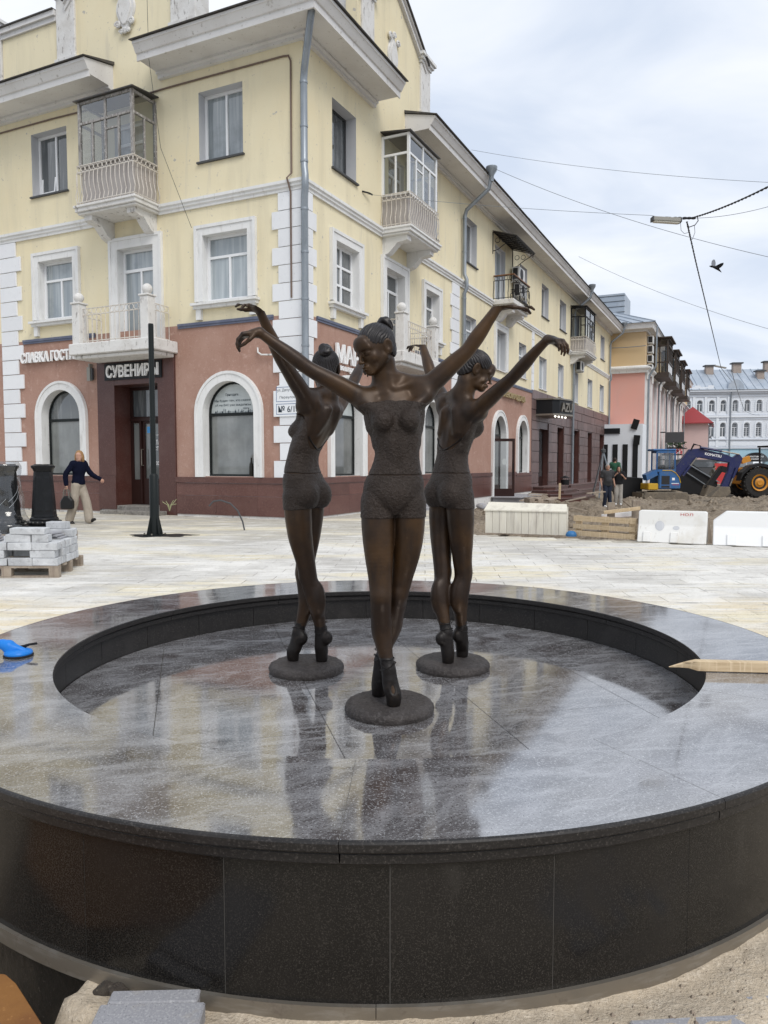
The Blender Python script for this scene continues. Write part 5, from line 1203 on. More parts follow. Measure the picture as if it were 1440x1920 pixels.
m = MB(BL); m.box(7.99, 10.24, 12.0, 13.75, -.35, -.004); m.build('parapet', M['yellow'], bld)
m = MB(BL); m.box(7.99, 10.24, 13.751, 13.88, -.4, .06); m.box(7.99, 10.24, 13.881, 14.02, -.45, .13); m.build('parapet_moulding', M['cornice'], bld)
m = MB(BL); m.box(7.99, 10.24, 14.021, 14.05, -.48, .18); m.build('parapet_flashing', M['roofedge'], bld)
m = MB(); rl = [BL(LS1, 11.9, -.02), BL(0, 11.9, -.02), BR(RS1, 11.9, -.02)]; rr = [BL(LS1, 14.6, -6), tuple(np.array(BL(6, 14.6, -6))), BR(RS1, 14.6, -6)]
m.quad(rl[0], rl[1], rr[1], rr[0]); m.quad(rl[1], rl[2], rr[2], rr[1]); m.build('roof', M['roofedge'], bld)
for s in (24.5, 31.0, 41.0):
    m = MB(BR); m.box(s, s + 1.5, 12.2, 14.35, -2.2, -1.2); c_ = m.build('chimney', M['chimney'], bld)
    m = MB(BR); m.box(s - .15, s + 1.65, 14.351, 14.5, -2.35, -1.05); m.build('chimney_cap', M['chimney'], c_)
# drainpipes and conduits
gl = lambda s, z, n: BR(s, z, n)
px = lambda n: tuple(np.array(BL(.0, 0, 0))[:2] + (nL[:2] + nR[:2]) / np.linalg.norm(nL[:2] + nR[:2]) * n)
def cpt(n, z): p = px(n); return (p[0], p[1], z)
pipe_run(bld, [cpt(1.30, 12.2), cpt(1.25, 11.9), cpt(.24, 10.62), cpt(.16, 10.4), cpt(.16, 8.4), cpt(.24, 8.2), cpt(.24, 7.9), cpt(.16, 7.7), cpt(.16, .35), cpt(.28, .15)], .085, [cpt(.16, z) for z in (10.3, 9.3, 8.5, 7.4, 6.4, 5.3, 4.2, 3.1, 2.0)])
for s in (11.0, 30.6, 43.8):
    pipe_run(bld, [BR(s, 11.85, 1.14), BR(s, 11.35, 1.05), BR(s, 10.72, .20), BR(s, 10.5, .13), BR(s, 8.4, .13), BR(s, 8.2, .22), BR(s, 7.9, .22), BR(s, 7.7, .13), BR(s, .2, .13)], .075, [BR(s, z, .13) for z in (10.4, 9.2, 7.5, 6.2, 4.6, 3.2, 1.8)])
    MB().lathe([(.075, -.42), (.09, -.2), (.20, -.02), (.21, .10), (.195, .10), (.18, -.0), (.05, -.05)], BR(s, 12.0, 1.14), 12).build('rain_hopper', M['pipe'], bld, smooth=True)
tube_part(bld, 'cable_conduit', M['brownpipe'], [BL(LS1, 11.16, .03), BL(8.3, 11.15, .03), BL(6.0, 11.10, .03), BL(4.0, 11.12, .03), BL(.50, 11.10, .03), BL(.36, 11.08, .03), BL(.30, 10.95, .03), BL(.30, 8.35, .03), BL(.34, 8.2, .17), BL(.30, 7.9, .07), BL(.30, 5.4, .07)], .022, 6)

# ------------------------------------------------------------------ signs
t = thing('shop_sign', 'white raised Slavic letters under the left balcony on the terracotta wall', 'sign', BL(9.75, 4.33, .04)); m = MB(BL); m.box(6.95, 9.72, 4.40, 4.44, .02, .06); m.build('rail', M['sign_black'], t)
put_text('СЛАВКА ГОСТИНЦЕВ', BL, 9.74, 4.30, 2.95, .37, .07, .06, M['letter_white'], t, -1, True, .025)
t = thing('shop_sign', 'black board with white letters above the souvenir shop door', 'sign', BL(6.29, 3.70, .04)); m = MB(BL); m.box(4.38, 6.42, 3.70, 4.16, .062, .10); m.build('board', M['sign_black'], t)
put_text('СУВЕНИРЫ', BL, 6.32, 3.76, 1.86, .34, .102, .05, M['letter_white'], t, -1, True, .025)
t = thing('shop_sign', 'white raised letters at the corner, half behind the front dancer', 'sign', BR(1.0, 3.9, .05))
put_text('МАРФА', BR, 1.45, 4.00, 2.2, .55, .05, .06, M['letter_white'], t, 1, True, .012); put_text('пиво в городе', BR, 1.45, 3.80, 1.15, .16, .05, .05, M['letter_white'], t, 1, False, .015)
t = thing('shop_sign', 'gilded raised letters over the two arched doors beyond the dancers', 'sign', BR(16.2, 4.35, .05)); m = MB(BR); m.box(16.2, 19.7, 4.44, 4.47, .01, .07); m.build('rail', M['gold_letter'], t)
put_text('ЖЕНСКАЯ ОДЕЖДА', BR, 16.2, 4.30, 3.5, .30, .075, .06, M['gold_letter'], t, 1, True, .02)
t = thing('shop_sign', 'black rounded canopy sign with silver letters over the dark granite entrance', 'sign', BR(22.2, 3.85, .05))
P = [(22.1, 0.02), (22.1, .85), (22.4, 1.15), (23.7, 1.5), (24.3, 1.35), (24.6, 1.0), (24.7, .02)]
for z0, z1, e, mt, nm in ((3.95, 4.65, 0, 'sign_black', 'board'), (3.86, 3.949, .06, 'steel', 'lower_trim'), (4.651, 4.72, .06, 'steel', 'upper_trim')):
    m = MB(BR); k = len(P); PP = [(s + (e if s > 24 else -e), n + (e if n > .1 else 0)) for s, n in P]; m.add([(s, z0, n) for s, n in PP] + [(s, z1, n) for s, n in PP], [tuple(range(k))[::-1], tuple(range(k, 2 * k))] + [(i, (i + 1) % k, k + (i + 1) % k, k + i) for i in range(k)]); m.build(nm, M[mt], t)
pa, pb = np.array(BR(22.4, 0, 1.15)), np.array(BR(23.7, 0, 1.5)); du = unit(pb - pa); dn = np.array((du[1], -du[0], 0))
TS = lambda a, z, n: tuple(pa + du * a + dn * n + np.array((0, 0, z)))
put_text('AZU', TS, .12, 4.06, 1.15, .46, .02, .05, M['steel'], t, 1, True, .02)
SPOT = mat('sign_spot_lamp', (.9, .9, .9), emit=(1, .95, .85, 2.0))
for i in range(4): MB(BR).sphere((22.55 + .42 * i, 3.83, .9 + .08 * i), .055, 8).build('spot_lamp', SPOT, t)
# house-number plate on the corner
t = thing('address_plate', 'white house number plate on the corner below the drainpipe', 'sign', BL(.7, 2.55, .07))
m = MB(BL); m.add([(s, z, n) for n in (.052, .075) for s, z in ((-.02, 2.55), (.84, 2.55), (.84, 3.18), (.74, 3.18), (.74, 3.30), (.56, 3.34), (.46, 3.44), (.34, 3.44), (.24, 3.34), (.06, 3.30), (-.02, 3.30))], [tuple(range(11))[::-1], tuple(range(11, 22))] + [(i, (i + 1) % 11, 11 + (i + 1) % 11, 11 + i) for i in range(11)]); m.build('plate', M['sign_plate'], t)
m = MB(BL)
for a0_, a1_, z0_, z1_ in ((.03, .76, 2.60, 2.86), (.03, .76, 2.91, 3.27)):
    for q in ((a0_, a1_, z0_, z0_ + .012), (a0_, a1_, z1_ - .012, z1_), (a0_, a0_ + .012, z0_ + .0125, z1_ - .0125), (a1_ - .012, a1_, z0_ + .0125, z1_ - .0125)): m.box(*q, .0755, .077)
m.build('plate_border', M['print_blue'], t)
put_text('№ 6/1а', BL, .70, 2.65, .60, .16, .0755, .002, M['print_dark'], t, -1, bold=.015); put_text('ул. Депутатская', BL, .73, 3.14, .66, .09, .0755, .002, M['print_dark'], t, -1); put_text('Переулок', BL, .66, 2.97, .45, .08, .0755, .002, M['print_dark'], t, -1)
# small wall lamp by the souvenir door, bent pipe stub at the corner, bottle in the window
t = thing('wall_lamp', 'small grey floodlight on the wall left of the souvenir sign', 'lamp', BL(6.9, 3.9, .0)); m = MB(BL); m.box(6.92, 7.04, 3.72, 4.10, .06, .15); m.box(6.96, 7.0, 4.11, 4.2, .0, .12); m.build('case', M['lamp_grey'], t); m = MB(BL); m.box(6.85, 6.919, 3.75, 4.07, .07, .13); m.build('heat_sink', M['slate'], t)
o = MB().tube([BL(1.33, 4.28, .02), BL(1.30, 4.16, .06), BL(1.18, 4.09, .08), BL(.85, 4.07, .08)], .022, 6).build('pipe_stub', M['oldwhite'], smooth=True); tag(o, 'bent white pipe stub on the terracotta wall left of the corner quoins', 'pipe')
bt = BL(1.66, 1.10, -.235)
o = MB().lathe([(.001, 0), (.055, 0), (.057, .02), (.057, .24), (.05, .29), (.022, .36), (.018, .46), (.022, .47), (.001, .475)], (bt[0] - nL[0] * -.12, bt[1] - nL[1] * -.12, 1.075), 14).build('bottle', M['bottle'], smooth=True); tag(o, 'dark bottle standing at the right foot of the arched window with writing', 'bottle')
m = MB(BL)
# ------------------------------------------------------------------ dug-up street
def dirt_h(X, Y):
    base = -.42 + 0 * X
    e = Y - edge_y(X); base = np.where(e < 1.2, np.minimum(base + .36 * np.clip(1 - e / 1.2, 0, 1), -.03), base)
    far = np.clip((Y - 60) / 40, 0, 1)
    h = base + (.20 * nz2(X, Y, .33, 41) + .22 * nz2(X, Y, .9, 42) + .05 * nz2(X, Y, 3.2, 43, 2)) * (1 - .7 * far) * np.clip((e - .3) / 2, 0, 1)
    for cx, cy, rx, ry, hh in ((10.5, 22.5, 2.6, 1.6, .42), (14.5, 27, 3.2, 2.2, .40), (7.3, 18.6, 1.6, 1.1, .20), (17, 31, 3, 2.4, .55), (9.0, 29.5, 1.8, 1.6, .25), (12.2, 18.8, 1.8, 1.2, .18), (21, 37, 4, 3, .5), (13.0, 34.5, 2.0, 2, .30)):
        h = h + 1.25 * hh * np.exp(-((X - cx) / rx) ** 2 - ((Y - cy) / ry) ** 2) * (1 + .35 * nz2(X, Y, 1.6, 47, 2))
    for cx, cy, rx, ry, hh in ((16.2, 29.0, 1.5, 1.0, .5), (12.6, 24.6, 1.6, .8, .35), (8.6, 24.5, 1.2, 1.6, .2)):
        h = h - hh * np.exp(-((X - cx) / rx) ** 2 - ((Y - cy) / ry) ** 2)
    calm = np.exp(-((X - 14.5) / 4.5) ** 2 - ((Y - 36.5) / 3.2) ** 2) + np.exp(-((X - 20.5) / 3) ** 2 - ((Y - 40) / 3) ** 2) + .9 * np.exp(-((X - 7.4) / 1.1) ** 2 - ((Y - 25) / 1.6) ** 2)
    return h * (1 - np.clip(calm, 0, .9)) + np.clip(calm, 0, .9) * -.46
def street_keep(x, y):
    return (y > edge_y(x) - .05) & ~((y - CC[1]) * math.sin(PHI_R) * -1 + (x - CC[0]) * math.cos(PHI_R) < -.45) & (x > 1.2)
grid_sheet('dirt_street', np.arange(1.2, 30, .14), np.arange(2, 46, .14), dirt_h, M['dirt'], street_keep)
xs = np.arange(4, 110, .9); ys = np.arange(46.0 - .14, 125, .9)
grid_sheet('dirt_street_far', xs, ys, lambda X, Y: dirt_h(X, Y) + 0 * X, M['dirt'])

m = MB(); n_ = 0
while n_ < 1500:
    Y = random.uniform(14, 42); X = random.uniform(1.6, 26)
    if Y < float(edge_y(np.array(X))) + .25 or (X - CC[0]) * nR[0] + (Y - CC[1]) * nR[1] < .3: continue
    s_ = random.choice((.03, .04, .05, .07, .10, .16)) * random.uniform(.7, 1.3); z_ = float(dirt_h(np.array([[X]]), np.array([[Y]]))[0, 0]); k_ = [random.uniform(.7, 1.3) for _ in range(6)]
    m.add([(X + s_ * k_[0], Y, z_), (X, Y + s_ * k_[1], z_), (X - s_ * k_[2], Y, z_), (X, Y - s_ * k_[3], z_), (X + .3 * s_, Y + .2 * s_, z_ + s_ * k_[4] * .8), (X - .3 * s_, Y - .2 * s_, z_ + s_ * k_[5] * .7)], [(0, 1, 4), (1, 2, 5, 4), (2, 3, 5), (3, 0, 4, 5)]); n_ += 1
m.build('dirt_clods', M['dirt'], kind='stuff')
# ------------------------------------------------------------------ steps and doorsteps along the right facade
t = thing('entrance_steps', 'rounded flight of mauve granite steps at the dark granite entrance', 'steps', BR(23.5, -.4, 1.5))
for i in range(4):
    e = 1.0 + .42 * i; z1 = .27 - .18 * i
    P = [(21.7 - .25 * i, 0.03), (21.7 - .25 * i, e * .55), (22.4, e), (25.4 + .35 * i, e), (26.3 + .45 * i, e * .6), (26.6 + .5 * i, .03)]
    for z0, z1_, g, nm, mt in ((z1 - .18 if i < 3 else -.7, z1 - .046, 0, 'riser', 'porphyry'), (z1 - .045, z1, .03, 'step', 'mauve_granite')):
        m = MB(BR); k = len(P); PP = [(s + (g if s > 24 else -g), n + (g if n > .1 else 0)) for s, n in P]
        m.add([(s, z0, n) for s, n in PP] + [(s, z1_, n) for s, n in PP], [tuple(range(k))[::-1], tuple(range(k, 2 * k))] + [(q, (q + 1) % k, k + (q + 1) % k, k + q) for q in range(k)]); m.build(nm, M[mt], t)
t = thing('ledge_steps', 'two long mauve granite ledges along the dark granite shop, beyond the drainpipe', 'steps', BR(35, -.4, .5))
for i in range(2):
    m = MB(BR); m.box(28.3, 43.9, -.7, .16 - .30 * i, .04, .55 + .45 * i); m.build('riser', M['porphyry'], t); m = MB(BR); m.box(28.28, 43.92, .161 - .30 * i, .21 - .30 * i, .04, .58 + .45 * i); m.build('step', M['mauve_granite'], t)
t = thing('doorstep', 'grey concrete doorstep in front of the open shop door', 'doorstep', BR(15.9, -.3, .6))
m = MB(BR); m.box(14.8, 18.2, -.62, -.02, .08, 1.25); m.build('slab', M['grey_slab'], t, bevel=.01); m = MB(BR); m.box(14.7, 18.3, -.019, .03, .08, 1.32); m.build('top_plate', M['grey_slab'], t, bevel=.006)
t = thing('side_steps', 'pale stone steps at the corner shop, glimpsed between the dancers', 'steps', BR(5, 0, .6))
for i in range(3):
    m = MB(BR); m.box(4.2 - .2 * i, 6.1 + .2 * i, -.1, .30 - .10 * i, .09, .5 + .35 * i); m.build('step', M['grey_slab'], t, bevel=.008)
t = thing('litter_bin', 'small black litter bin on the steps of the dark granite entrance', 'bin', BR(26.0, .27, .7))
c = BR(26.0, 0, .7); MB().lathe([(.001, .0), (.21, 0), (.24, .42), (.25, .43), (.23, .45), (.001, .44)], (c[0], c[1], .10), 14).build('drum', M['blackmetal'], t, smooth=True)
m = MB()
for a in (0, 2.1, 4.2): m.tube([(c[0] + .22 * math.cos(a), c[1] + .22 * math.sin(a), .52), (c[0] + .17 * math.cos(a), c[1] + .17 * math.sin(a), .66)], .012, 5)
m.lathe([(.001, .78), (.10, .74), (.27, .66), (.27, .64), (.001, .66)], (c[0], c[1], 0), 14); m.build('lid', M['blackmetal'], t, smooth=True)

# ------------------------------------------------------------------ the pink and beige house
PK = np.array((19.9, 57.5, 0.)); uP = np.array((math.sin(R(25.6)), math.cos(R(25.6)), 0)); nP = np.array((math.cos(R(25.6)), -math.sin(R(25.6)), 0))
def BP(s, z, n=0): return tuple(PK + uP * s + nP * n + np.array((0, 0, z)))
def BPE(s, z, n=0): return tuple(PK - nP * s - uP * n + np.array((0, 0, z)))      # gable end facing the camera
pk = thing('pink_house', 'pink and beige three-storey house with dark glazed balconies beyond the yellow building', 'building', tuple(PK))
LP = 48.0
holes = []
for i in range(13):
    s = 1.2 + 3.3 * i; holes += [(s, s + 1.2, 5.3, 7.7), (s, s + 1.2, 1.2, 3.6)]
top = [(2.0 + 3.6 * i, 3.2 + 3.6 * i, 9.6, 11.2) for i in range(12)]
m = MB(BP); sheet(m, 0, LP, -.6, 8.6, 0, holes, .3); m.build('lower_wall', M['palepink'], pk); m = MB(BP); sheet(m, 0, LP, 8.6, 11.9, 0, top, .3); m.build('upper_wall', M['beige'], pk)
m = MB(BPE); sheet(m, 0, 12, -.6, 8.6); m.build('end_wall', M['pink'], pk); m = MB(BPE); sheet(m, 0, 12, 8.6, 11.9); m.build('end_wall', M['beige'], pk)
for h in holes + top:
    m = MB(BP); sheet(m, h[0], h[1], h[2], h[3], -.25, [(h[0] + .08, (h[0] + h[1]) / 2 - .03, h[2] + .08, h[3] - .08), ((h[0] + h[1]) / 2 + .03, h[1] - .08, h[2] + .08, h[3] - .08)], .03); f_ = m.build('window', M['pvc'], pk)
    q = MB(BP); q.quad((h[0], h[2], -.28), (h[1], h[2], -.28), (h[1], h[3], -.28), (h[0], h[3], -.28)); q.build('pane', M['farglass'], f_)
for i in range(14):
    s = .12 + 3.3 * i
    if s > LP - .8: break
    m = MB(BP); m.box(s, s + .55, -.5, 8.4, .002, .16); m.box(s - .08, s + .63, 7.9, 8.38, .161, .22); m.build('pilaster', M['white'], pk)
for T, L in ((BP, LP), (BPE, 12)):
    moulding(pk, T, [(-.01, 8.4), (.20, 8.4), (.24, 8.55), (.42, 8.72), (.42, 8.82), (-.01, 8.98)], 0, L, 'storey_band', M['white'], 1); moulding(pk, T, [(-.01, 11.5), (.1, 11.5), (.14, 11.62), (.55, 11.66), (.60, 11.95), (.7, 12.05), (-.01, 12.2)], 0, L, 'cornice', M['cornice'], 1)
m = MB(); a, b, c_, d = BP(-.75, 12.08, .75), BP(LP, 12.08, .75), BP(LP, 15.0, -6), BP(5.5, 15.0, -6); e = BPE(12, 12.08, .75); f = BPE(12, 15.0, -5.5)
m.quad(a, b, c_, d); m.quad(a, d, f, e); m.build('roof', M['metalroof'], pk)
for i in range(16):
    q = i / 15; m = MB(); p0 = np.array(a) * (1 - q) + np.array(e) * q; p1 = np.array(d) * (1 - q) + np.array(f) * q; m.beam(p0 + (0, 0, .03), p1 + (0, 0, .03), .05, .06); m.build('roof_seam', M['metalroof'], pk)
m = MB(BPE); m.box(2.3, 5.2, 13.2, 15.6, -8.5, -4.9); m.build('attic', M['metalroof'], pk)
for j in range(5):
    m = MB(BPE); m.box(2.25, 5.25, 13.6 + .45 * j, 13.64 + .45 * j, -4.899, -4.86); m.build('attic_seam', M['slate'], pk)
for i in range(4):      # enclosed balconies under the eaves
    s = 4.2 + 7.6 * i; w = 3.6; m = MB(BP)
    for a in (s, s + w / 3, s + 2 * w / 3, s + w): m.box(a, a + .12, 8.75, 11.55, 1.15, 1.30)
    for z in (8.75, 9.6, 10.9, 11.45): m.box(s, s + w + .12, z, z + .10, 1.31, 1.36); m.box(s, s + .12, z, z + .10, .02, 1.149)
    m.box(s, s + .12, 8.75, 11.55, .55, .67); m.box(s - .2, s + w + .3, 11.56, 11.66, .0, 1.55); m.box(s, s + w + .12, 8.45, 8.749, 0, 1.36)
    b = m.build('glazed_balcony', M['brown_frame_far'], pk)
    for q, mt in (((s + .06, 9.7, 10.9), 'amber'), ((s + .06, 8.9, 9.6), 'interior')):
        m = MB(BP); m.quad((q[0], q[1], .06), (q[0], q[1], 1.2), (q[0], q[2], 1.2), (q[0], q[2], .06)); m.build('pane', M['clear_glass'], b)
    m = MB(BP); m.box(s + .13, s + w, 8.9, 9.58, 1.16, 1.29); m.build('panel', M['pvc'], b)
    for a in (s + .13, s + w / 3 + .13, s + 2 * w / 3 + .13):
        m = MB(BP); m.quad((a, 9.72, 1.22), (a + w / 3 - .14, 9.72, 1.22), (a + w / 3 - .14, 11.4, 1.22), (a, 11.4, 1.22)); m.build('pane', M['farglass'], b)
for s in (0.35, 8.0, 15.5, 23.0, 31.0, 39.0):
    MB().tube([BP(s, 11.9, .8), BP(s, 11.2, .75) if s < 1 else BP(s, 11.6, .75), BP(s, 8.9, .75), BP(s, 8.2, .30), BP(s, 7.9, .26), BP(s, -.2, .26)], .075, 8).build('drainpipe', M['pipe'], pk, smooth=True)
for i in range(4):
    t = thing('air_conditioner', ('topmost', 'second from the top', 'third from the top', 'lowest')[i] + ' of the air conditioners stacked at the beige corner', 'air conditioner', BP(1.2, 11 - .75 * i, .1), 'air conditioners at the beige corner')
    m = MB(BP); m.box(1.0, 1.9, 10.75 - .72 * i, 11.3 - .72 * i, .04, .42); m.build('case', M['acwhite'], t); m = MB(BP); m.quad((.996, 10.8 - .72 * i, .08), (.996, 10.8 - .72 * i, .38), (.996, 11.25 - .72 * i, .38), (.996, 11.25 - .72 * i, .08)); m.build('grille', M['acgrille'], t)
# shop annexe against the gable end, with black pylons
t = thing('shop_annexe', 'low white and black shop annexe against the pink gable wall', 'kiosk', BPE(3, 0, 2))
m = MB(BPE); m.box(-.2, 7, -.6, 4.4, .02, 2.4); m.build('body', M['farwhite'], t); m = MB(BPE); m.box(3.0, 3.5, -.6, 5.3, 2.401, 2.9); m.build('pylon', M['blackmetal'], t); m = MB(BPE); m.box(3.6, 7, 3.0, 4.2, 2.401, 2.6); m.build('fascia', M['farwhite'], t)
for i in range(4): m = MB(BPE); m.box(.1 + .72 * i, .46 + .72 * i, -.5, 2.9, 2.401, 2.46); m.build('dark_window', M['blackmetal'], t)
m = MB(BPE); m.box(1.4, 2.6, 3.7, 4.1, 2.401, 2.5); m.build('sign', M['sign_black'], t)
for i, (s, z, lab) in enumerate(((.42, 4.35, 'upper tilted black panel on the annexe corner'), (.22, 3.2, 'lower tilted black panel beside the white annexe'))):
    m = MB(BPE); m.beam((s, z - .34, 2.5), (s - (.06 if i else .22), z + .36, 2.55), .45, .06, (0, 0, 1)); o = m.build('panel', M['blackmetal']); tag(o, lab, 'panel', 'black panels on the annexe')
# projecting signboards and flower shelves on the pink street front
for i, (s, z, w, lab) in enumerate(((12.5, 3.4, 1.6, 'dark projecting signboard high on the pink street front'), (12.5, .9, 1.9, 'dark projecting signboard low on the pink street front'))):
    t = thing('hanging_sign', lab, 'sign', BP(s, z, .2), 'signboards on the pink street front'); m = MB(BP); m.box(s, s + .3, z, z + .95, .45, .45 + w); m.build('board', M['slate'], t); m = MB(BP); m.box(s + .1, s + .2, z + .9, z + 1.0, .02, .449); m.build('bracket', M['iron'], t)
t = thing('flower_shelf', 'flower shelf with red blooms between two dark signboards', 'planter', BP(12.5, 2.2, .3)); m = MB(BP); m.box(12.2, 13.5, 2.25, 2.35, .2, 1.9); m.build('shelf', M['iron'], t)
m = MB(BP)
for i in range(60):
    c = np.array((12.2 + 1.3 * random.random(), 2.4 + .4 * random.random(), .3 + 1.6 * random.random())); d = np.array([random.uniform(-.12, .12) for _ in range(3)]); e_ = np.array([random.uniform(-.12, .12) for _ in range(3)]); m.quad(tuple(c - d), tuple(c - e_), tuple(c + d), tuple(c + e_))
m.build('flowers', M['flower_red'], t, kind='stuff')
t = thing('iron_canopy', 'black leafy iron canopy on the far pink street front', 'canopy', BP(20, 3.5, .6)); m = MB(BP)
for i in range(70):
    c = np.array((17 + 6 * random.random(), 3.1 + .6 * random.random(), .1 + 1.6 * random.random())); d = np.array([random.uniform(-.2, .2) for _ in range(3)]); e_ = np.array([random.uniform(-.2, .2) for _ in range(3)]); m.quad(tuple(c - d), tuple(c - e_), tuple(c + d), tuple(c + e_))
m.build('leaves', M['leaf_dark'], t, kind='stuff'); m = MB(BP); m.box(17, 23, 3.0, 3.08, .02, 1.7); m.build('frame', M['iron'], t)

# ------------------------------------------------------------------ small houses further on
def small_house(o, w, d, h, hr, wm, rm, lab, ang=24.0, wins=3):
    a = R(ang); u = np.array((math.sin(a), math.cos(a), 0)); n = np.array((math.cos(a), -math.sin(a), 0)); o = np.array((*o, 0.))
    T = lambda s, z, q=0: tuple(o + u * s + n * q + np.array((0, 0, z))); t = thing('small_house', lab, 'building', tuple(o))
    m = MB(T); hs = [(1 + (d - 2) / wins * i, 2.1 + (d - 2) / wins * i, z, z + 1.7) for i in range(wins) for z in ((1.0, 4.2) if h > 6.5 else (1.2,))]
    sheet(m, 0, d, -.6, h, 0, hs, .25); sheet(m, 0, d, -.6, h, -w); 
    for s in (0, d): m.quad((s, -.6, 0), (s, -.6, -w), (s, h, -w), (s, h, 0))
    m.build('wall', wm, t)
    for x in hs:
        m = MB(T); sheet(m, *x, -.2, [(x[0] + .1, (x[0] + x[1]) / 2 - .04, x[2] + .1, x[3] - .1), ((x[0] + x[1]) / 2 + .04, x[1] - .1, x[2] + .1, x[3] - .1)], .03); f_ = m.build('window', M['pvc'], t); m = MB(T); m.quad((x[0], x[2], -.24), (x[1], x[2], -.24), (x[1], x[3], -.24), (x[0], x[3], -.24)); m.build('pane', M['farglass'], f_)
    m = MB(T); e = .6
    for q0, q1 in ((e, -w / 2), (-w - e, -w / 2)): m.add([(-e, h - .15, q0), (d + e, h - .15, q0), (d + e, hr, q1), (w * .3, hr, q1), (-e, h - .05, q0), (d + e, h - .05, q0), (d + e, hr + .12, q1), (w * .3, hr + .12, q1)], [(0, 1, 2, 3), (4, 5, 6, 7), (0, 1, 5, 4), (0, 3, 7, 4), (1, 2, 6, 5)])
    m.add([(-e, h - .05, e), (-e, h - .05, -w - e), (w * .3, hr + .12, -w / 2)], [(0, 1, 2)]); m.add([(-e, h - .16, e), (-e, h - .16, -w - e), (-e, h - .04, -w - e), (-e, h - .04, e)], [(0, 1, 2, 3)]); m.build('roof', rm, t)
    m = MB(); m.tube([T(.3, h, e + .05), T(.3, h - .6, .12), T(.3, -.3, .12)], .07, 6); m.build('drainpipe', M['pipe'], t); return t
small_house((39.7, 92), 3.6, 12, 6.6, 8.5, M['palepink'], M['redroof'], 'small pink house under a red metal roof beyond the long pink house')
small_house((44.3, 103), 5, 12, 5.4, 7.4, M['farwhite'], M['metalroof'], 'low pale house with a grey roof just past the red roof')

# ------------------------------------------------------------------ far white building closing the street
WH = np.array((45.5, 124., 0.)); wa = R(-7); uW = np.array((math.cos(wa), math.sin(wa), 0)); nW = np.array((math.sin(wa), -math.cos(wa), 0))
def BW(s, z, n=0): return tuple(WH + uW * s + nW * n + np.array((0, 0, z)))
wh = thing('white_palace', 'long white building with grey metal roof and pale blue base at the street end', 'building', tuple(WH))
WL = 44
wins = []
for q in [.75, 2.6, 4.45, 6.3, 8.2, 10.0] + [11.85 + 1.86 * k for k in range(17)]:
    wins += [(q - .45, q + .45, 10.05, 11.95, 0), (q - .45, q + .45, 5.95, 8.30, 1)]
m = MB(BW); sheet(m, 0, WL, 4.1, 13.6, 0, [(a, b, c, d, True) for a, b, c, d, _ in wins], .22); m.build('wall', M['farwhite'], wh)
m = MB(BW); base_h = [(8.3, 10.2, -.5, 3.4, True), (13.6, 16.4, -.5, 3.4, True)]; sheet(m, 0, WL, -1, 4.1, .05, base_h, .3); m.build('base_wall', M['farblue'], wh)
for a, b, c, d, k in wins:
    mid = (a + b) / 2; tz = c + (d - c) * .66; m = MB(BW); sheet(m, a, b, c, d, -.18, [(a + .08, mid - .05, c + .08, tz - .04), (mid + .05, b - .08, c + .08, tz - .04), (a + .08, b - .08, tz + .04, d - .08, True)], .04); f_ = m.build('window', M['pvc'], wh)
    q = MB(BW); q.quad((a, c, -.21), (b, c, -.21), (b, d, -.21), (a, d, -.21)); q.build('pane', M['farglass'], f_)
    q = MB(BW); r = (b - a) / 2; cz = d - r; ra, rb = r, r + .22
    A = [(mid - ra, c)] + [(mid - ra * math.cos(t), cz + ra * math.sin(t)) for t in np.linspace(0, math.pi, 11)] + [(mid + ra, c)]; Bq = [(mid - rb, c)] + [(mid - rb * math.cos(t), cz + rb * math.sin(t)) for t in np.linspace(0, math.pi, 11)] + [(mid + rb, c)]
    for i in range(len(A) - 1):
        P = [A[i], A[i + 1], Bq[i + 1], Bq[i]]; q.add([(p[0], p[1], .10) for p in P] + [(p[0], p[1], .002) for p in P], [(0, 1, 2, 3), (2, 6, 7, 3), (0, 4, 5, 1), (0, 3, 7, 4)])
    q.build('surround', M['farwhite'], f_)
for z0, z1, n, mt in ((4.02, 4.3, .25, 'fargrey'), (4.5, 5.1, .10, 'farwhite'), (5.45, 5.65, .22, 'fargrey'), (8.75, 8.9, .12, 'fargrey'), (9.1, 9.4, .25, 'farwhite'), (9.41, 9.55, .18, 'fargrey'), (12.45, 12.6, .12, 'fargrey'), (12.95, 13.25, .35, 'fargrey'), (13.26, 13.6, .65, 'farwhite')):
    m = MB(BW); m.box(0, WL, z0, z1, .003, n); m.build('moulding', M[mt], wh)
for s in (1.45, 3.3, 5.15, 7.0, 8.9, 10.6):
    m = MB(BW); m.box(s, s + .42, 4.31, 12.44, .004, .16); m.build('pilaster', M['farwhite'], wh)
for i in range(24):
    z = 5.8 + .32 * i
    if z > 12.3 or 8.6 < z < 9.6: continue
    m = MB(BW); m.box(11.3, WL, z, z + .035, .003, .03); m.build('rustication', M['fargrey'], wh)
MB().tube([BW(11.1, 13.4, .45), BW(11.05, 12.8, .28), BW(11.05, -.5, .28)], .11, 8).build('drainpipe', M['pipe'], wh, smooth=True)
m = MB(BW); m.quad((-.5, 13.58, .8), (WL, 13.58, .8), (WL, 17.6, -6), (3.5, 17.6, -6)); m.quad((-.5, 13.58, .8), (3.5, 17.6, -6), (3.5, 17.6, -9), (-.5, 13.58, -14)); m.build('roof', M['metalroof'], wh)
for i in range(34):
    s = 1.0 + 1.25 * i; m = MB(); m.beam(BW(s, 13.66, .75), BW(max(s, 3.5) + .02, 17.66, -6), .07, .09); m.build('roof_seam', M['metalroof'], wh)
m = MB(BW)
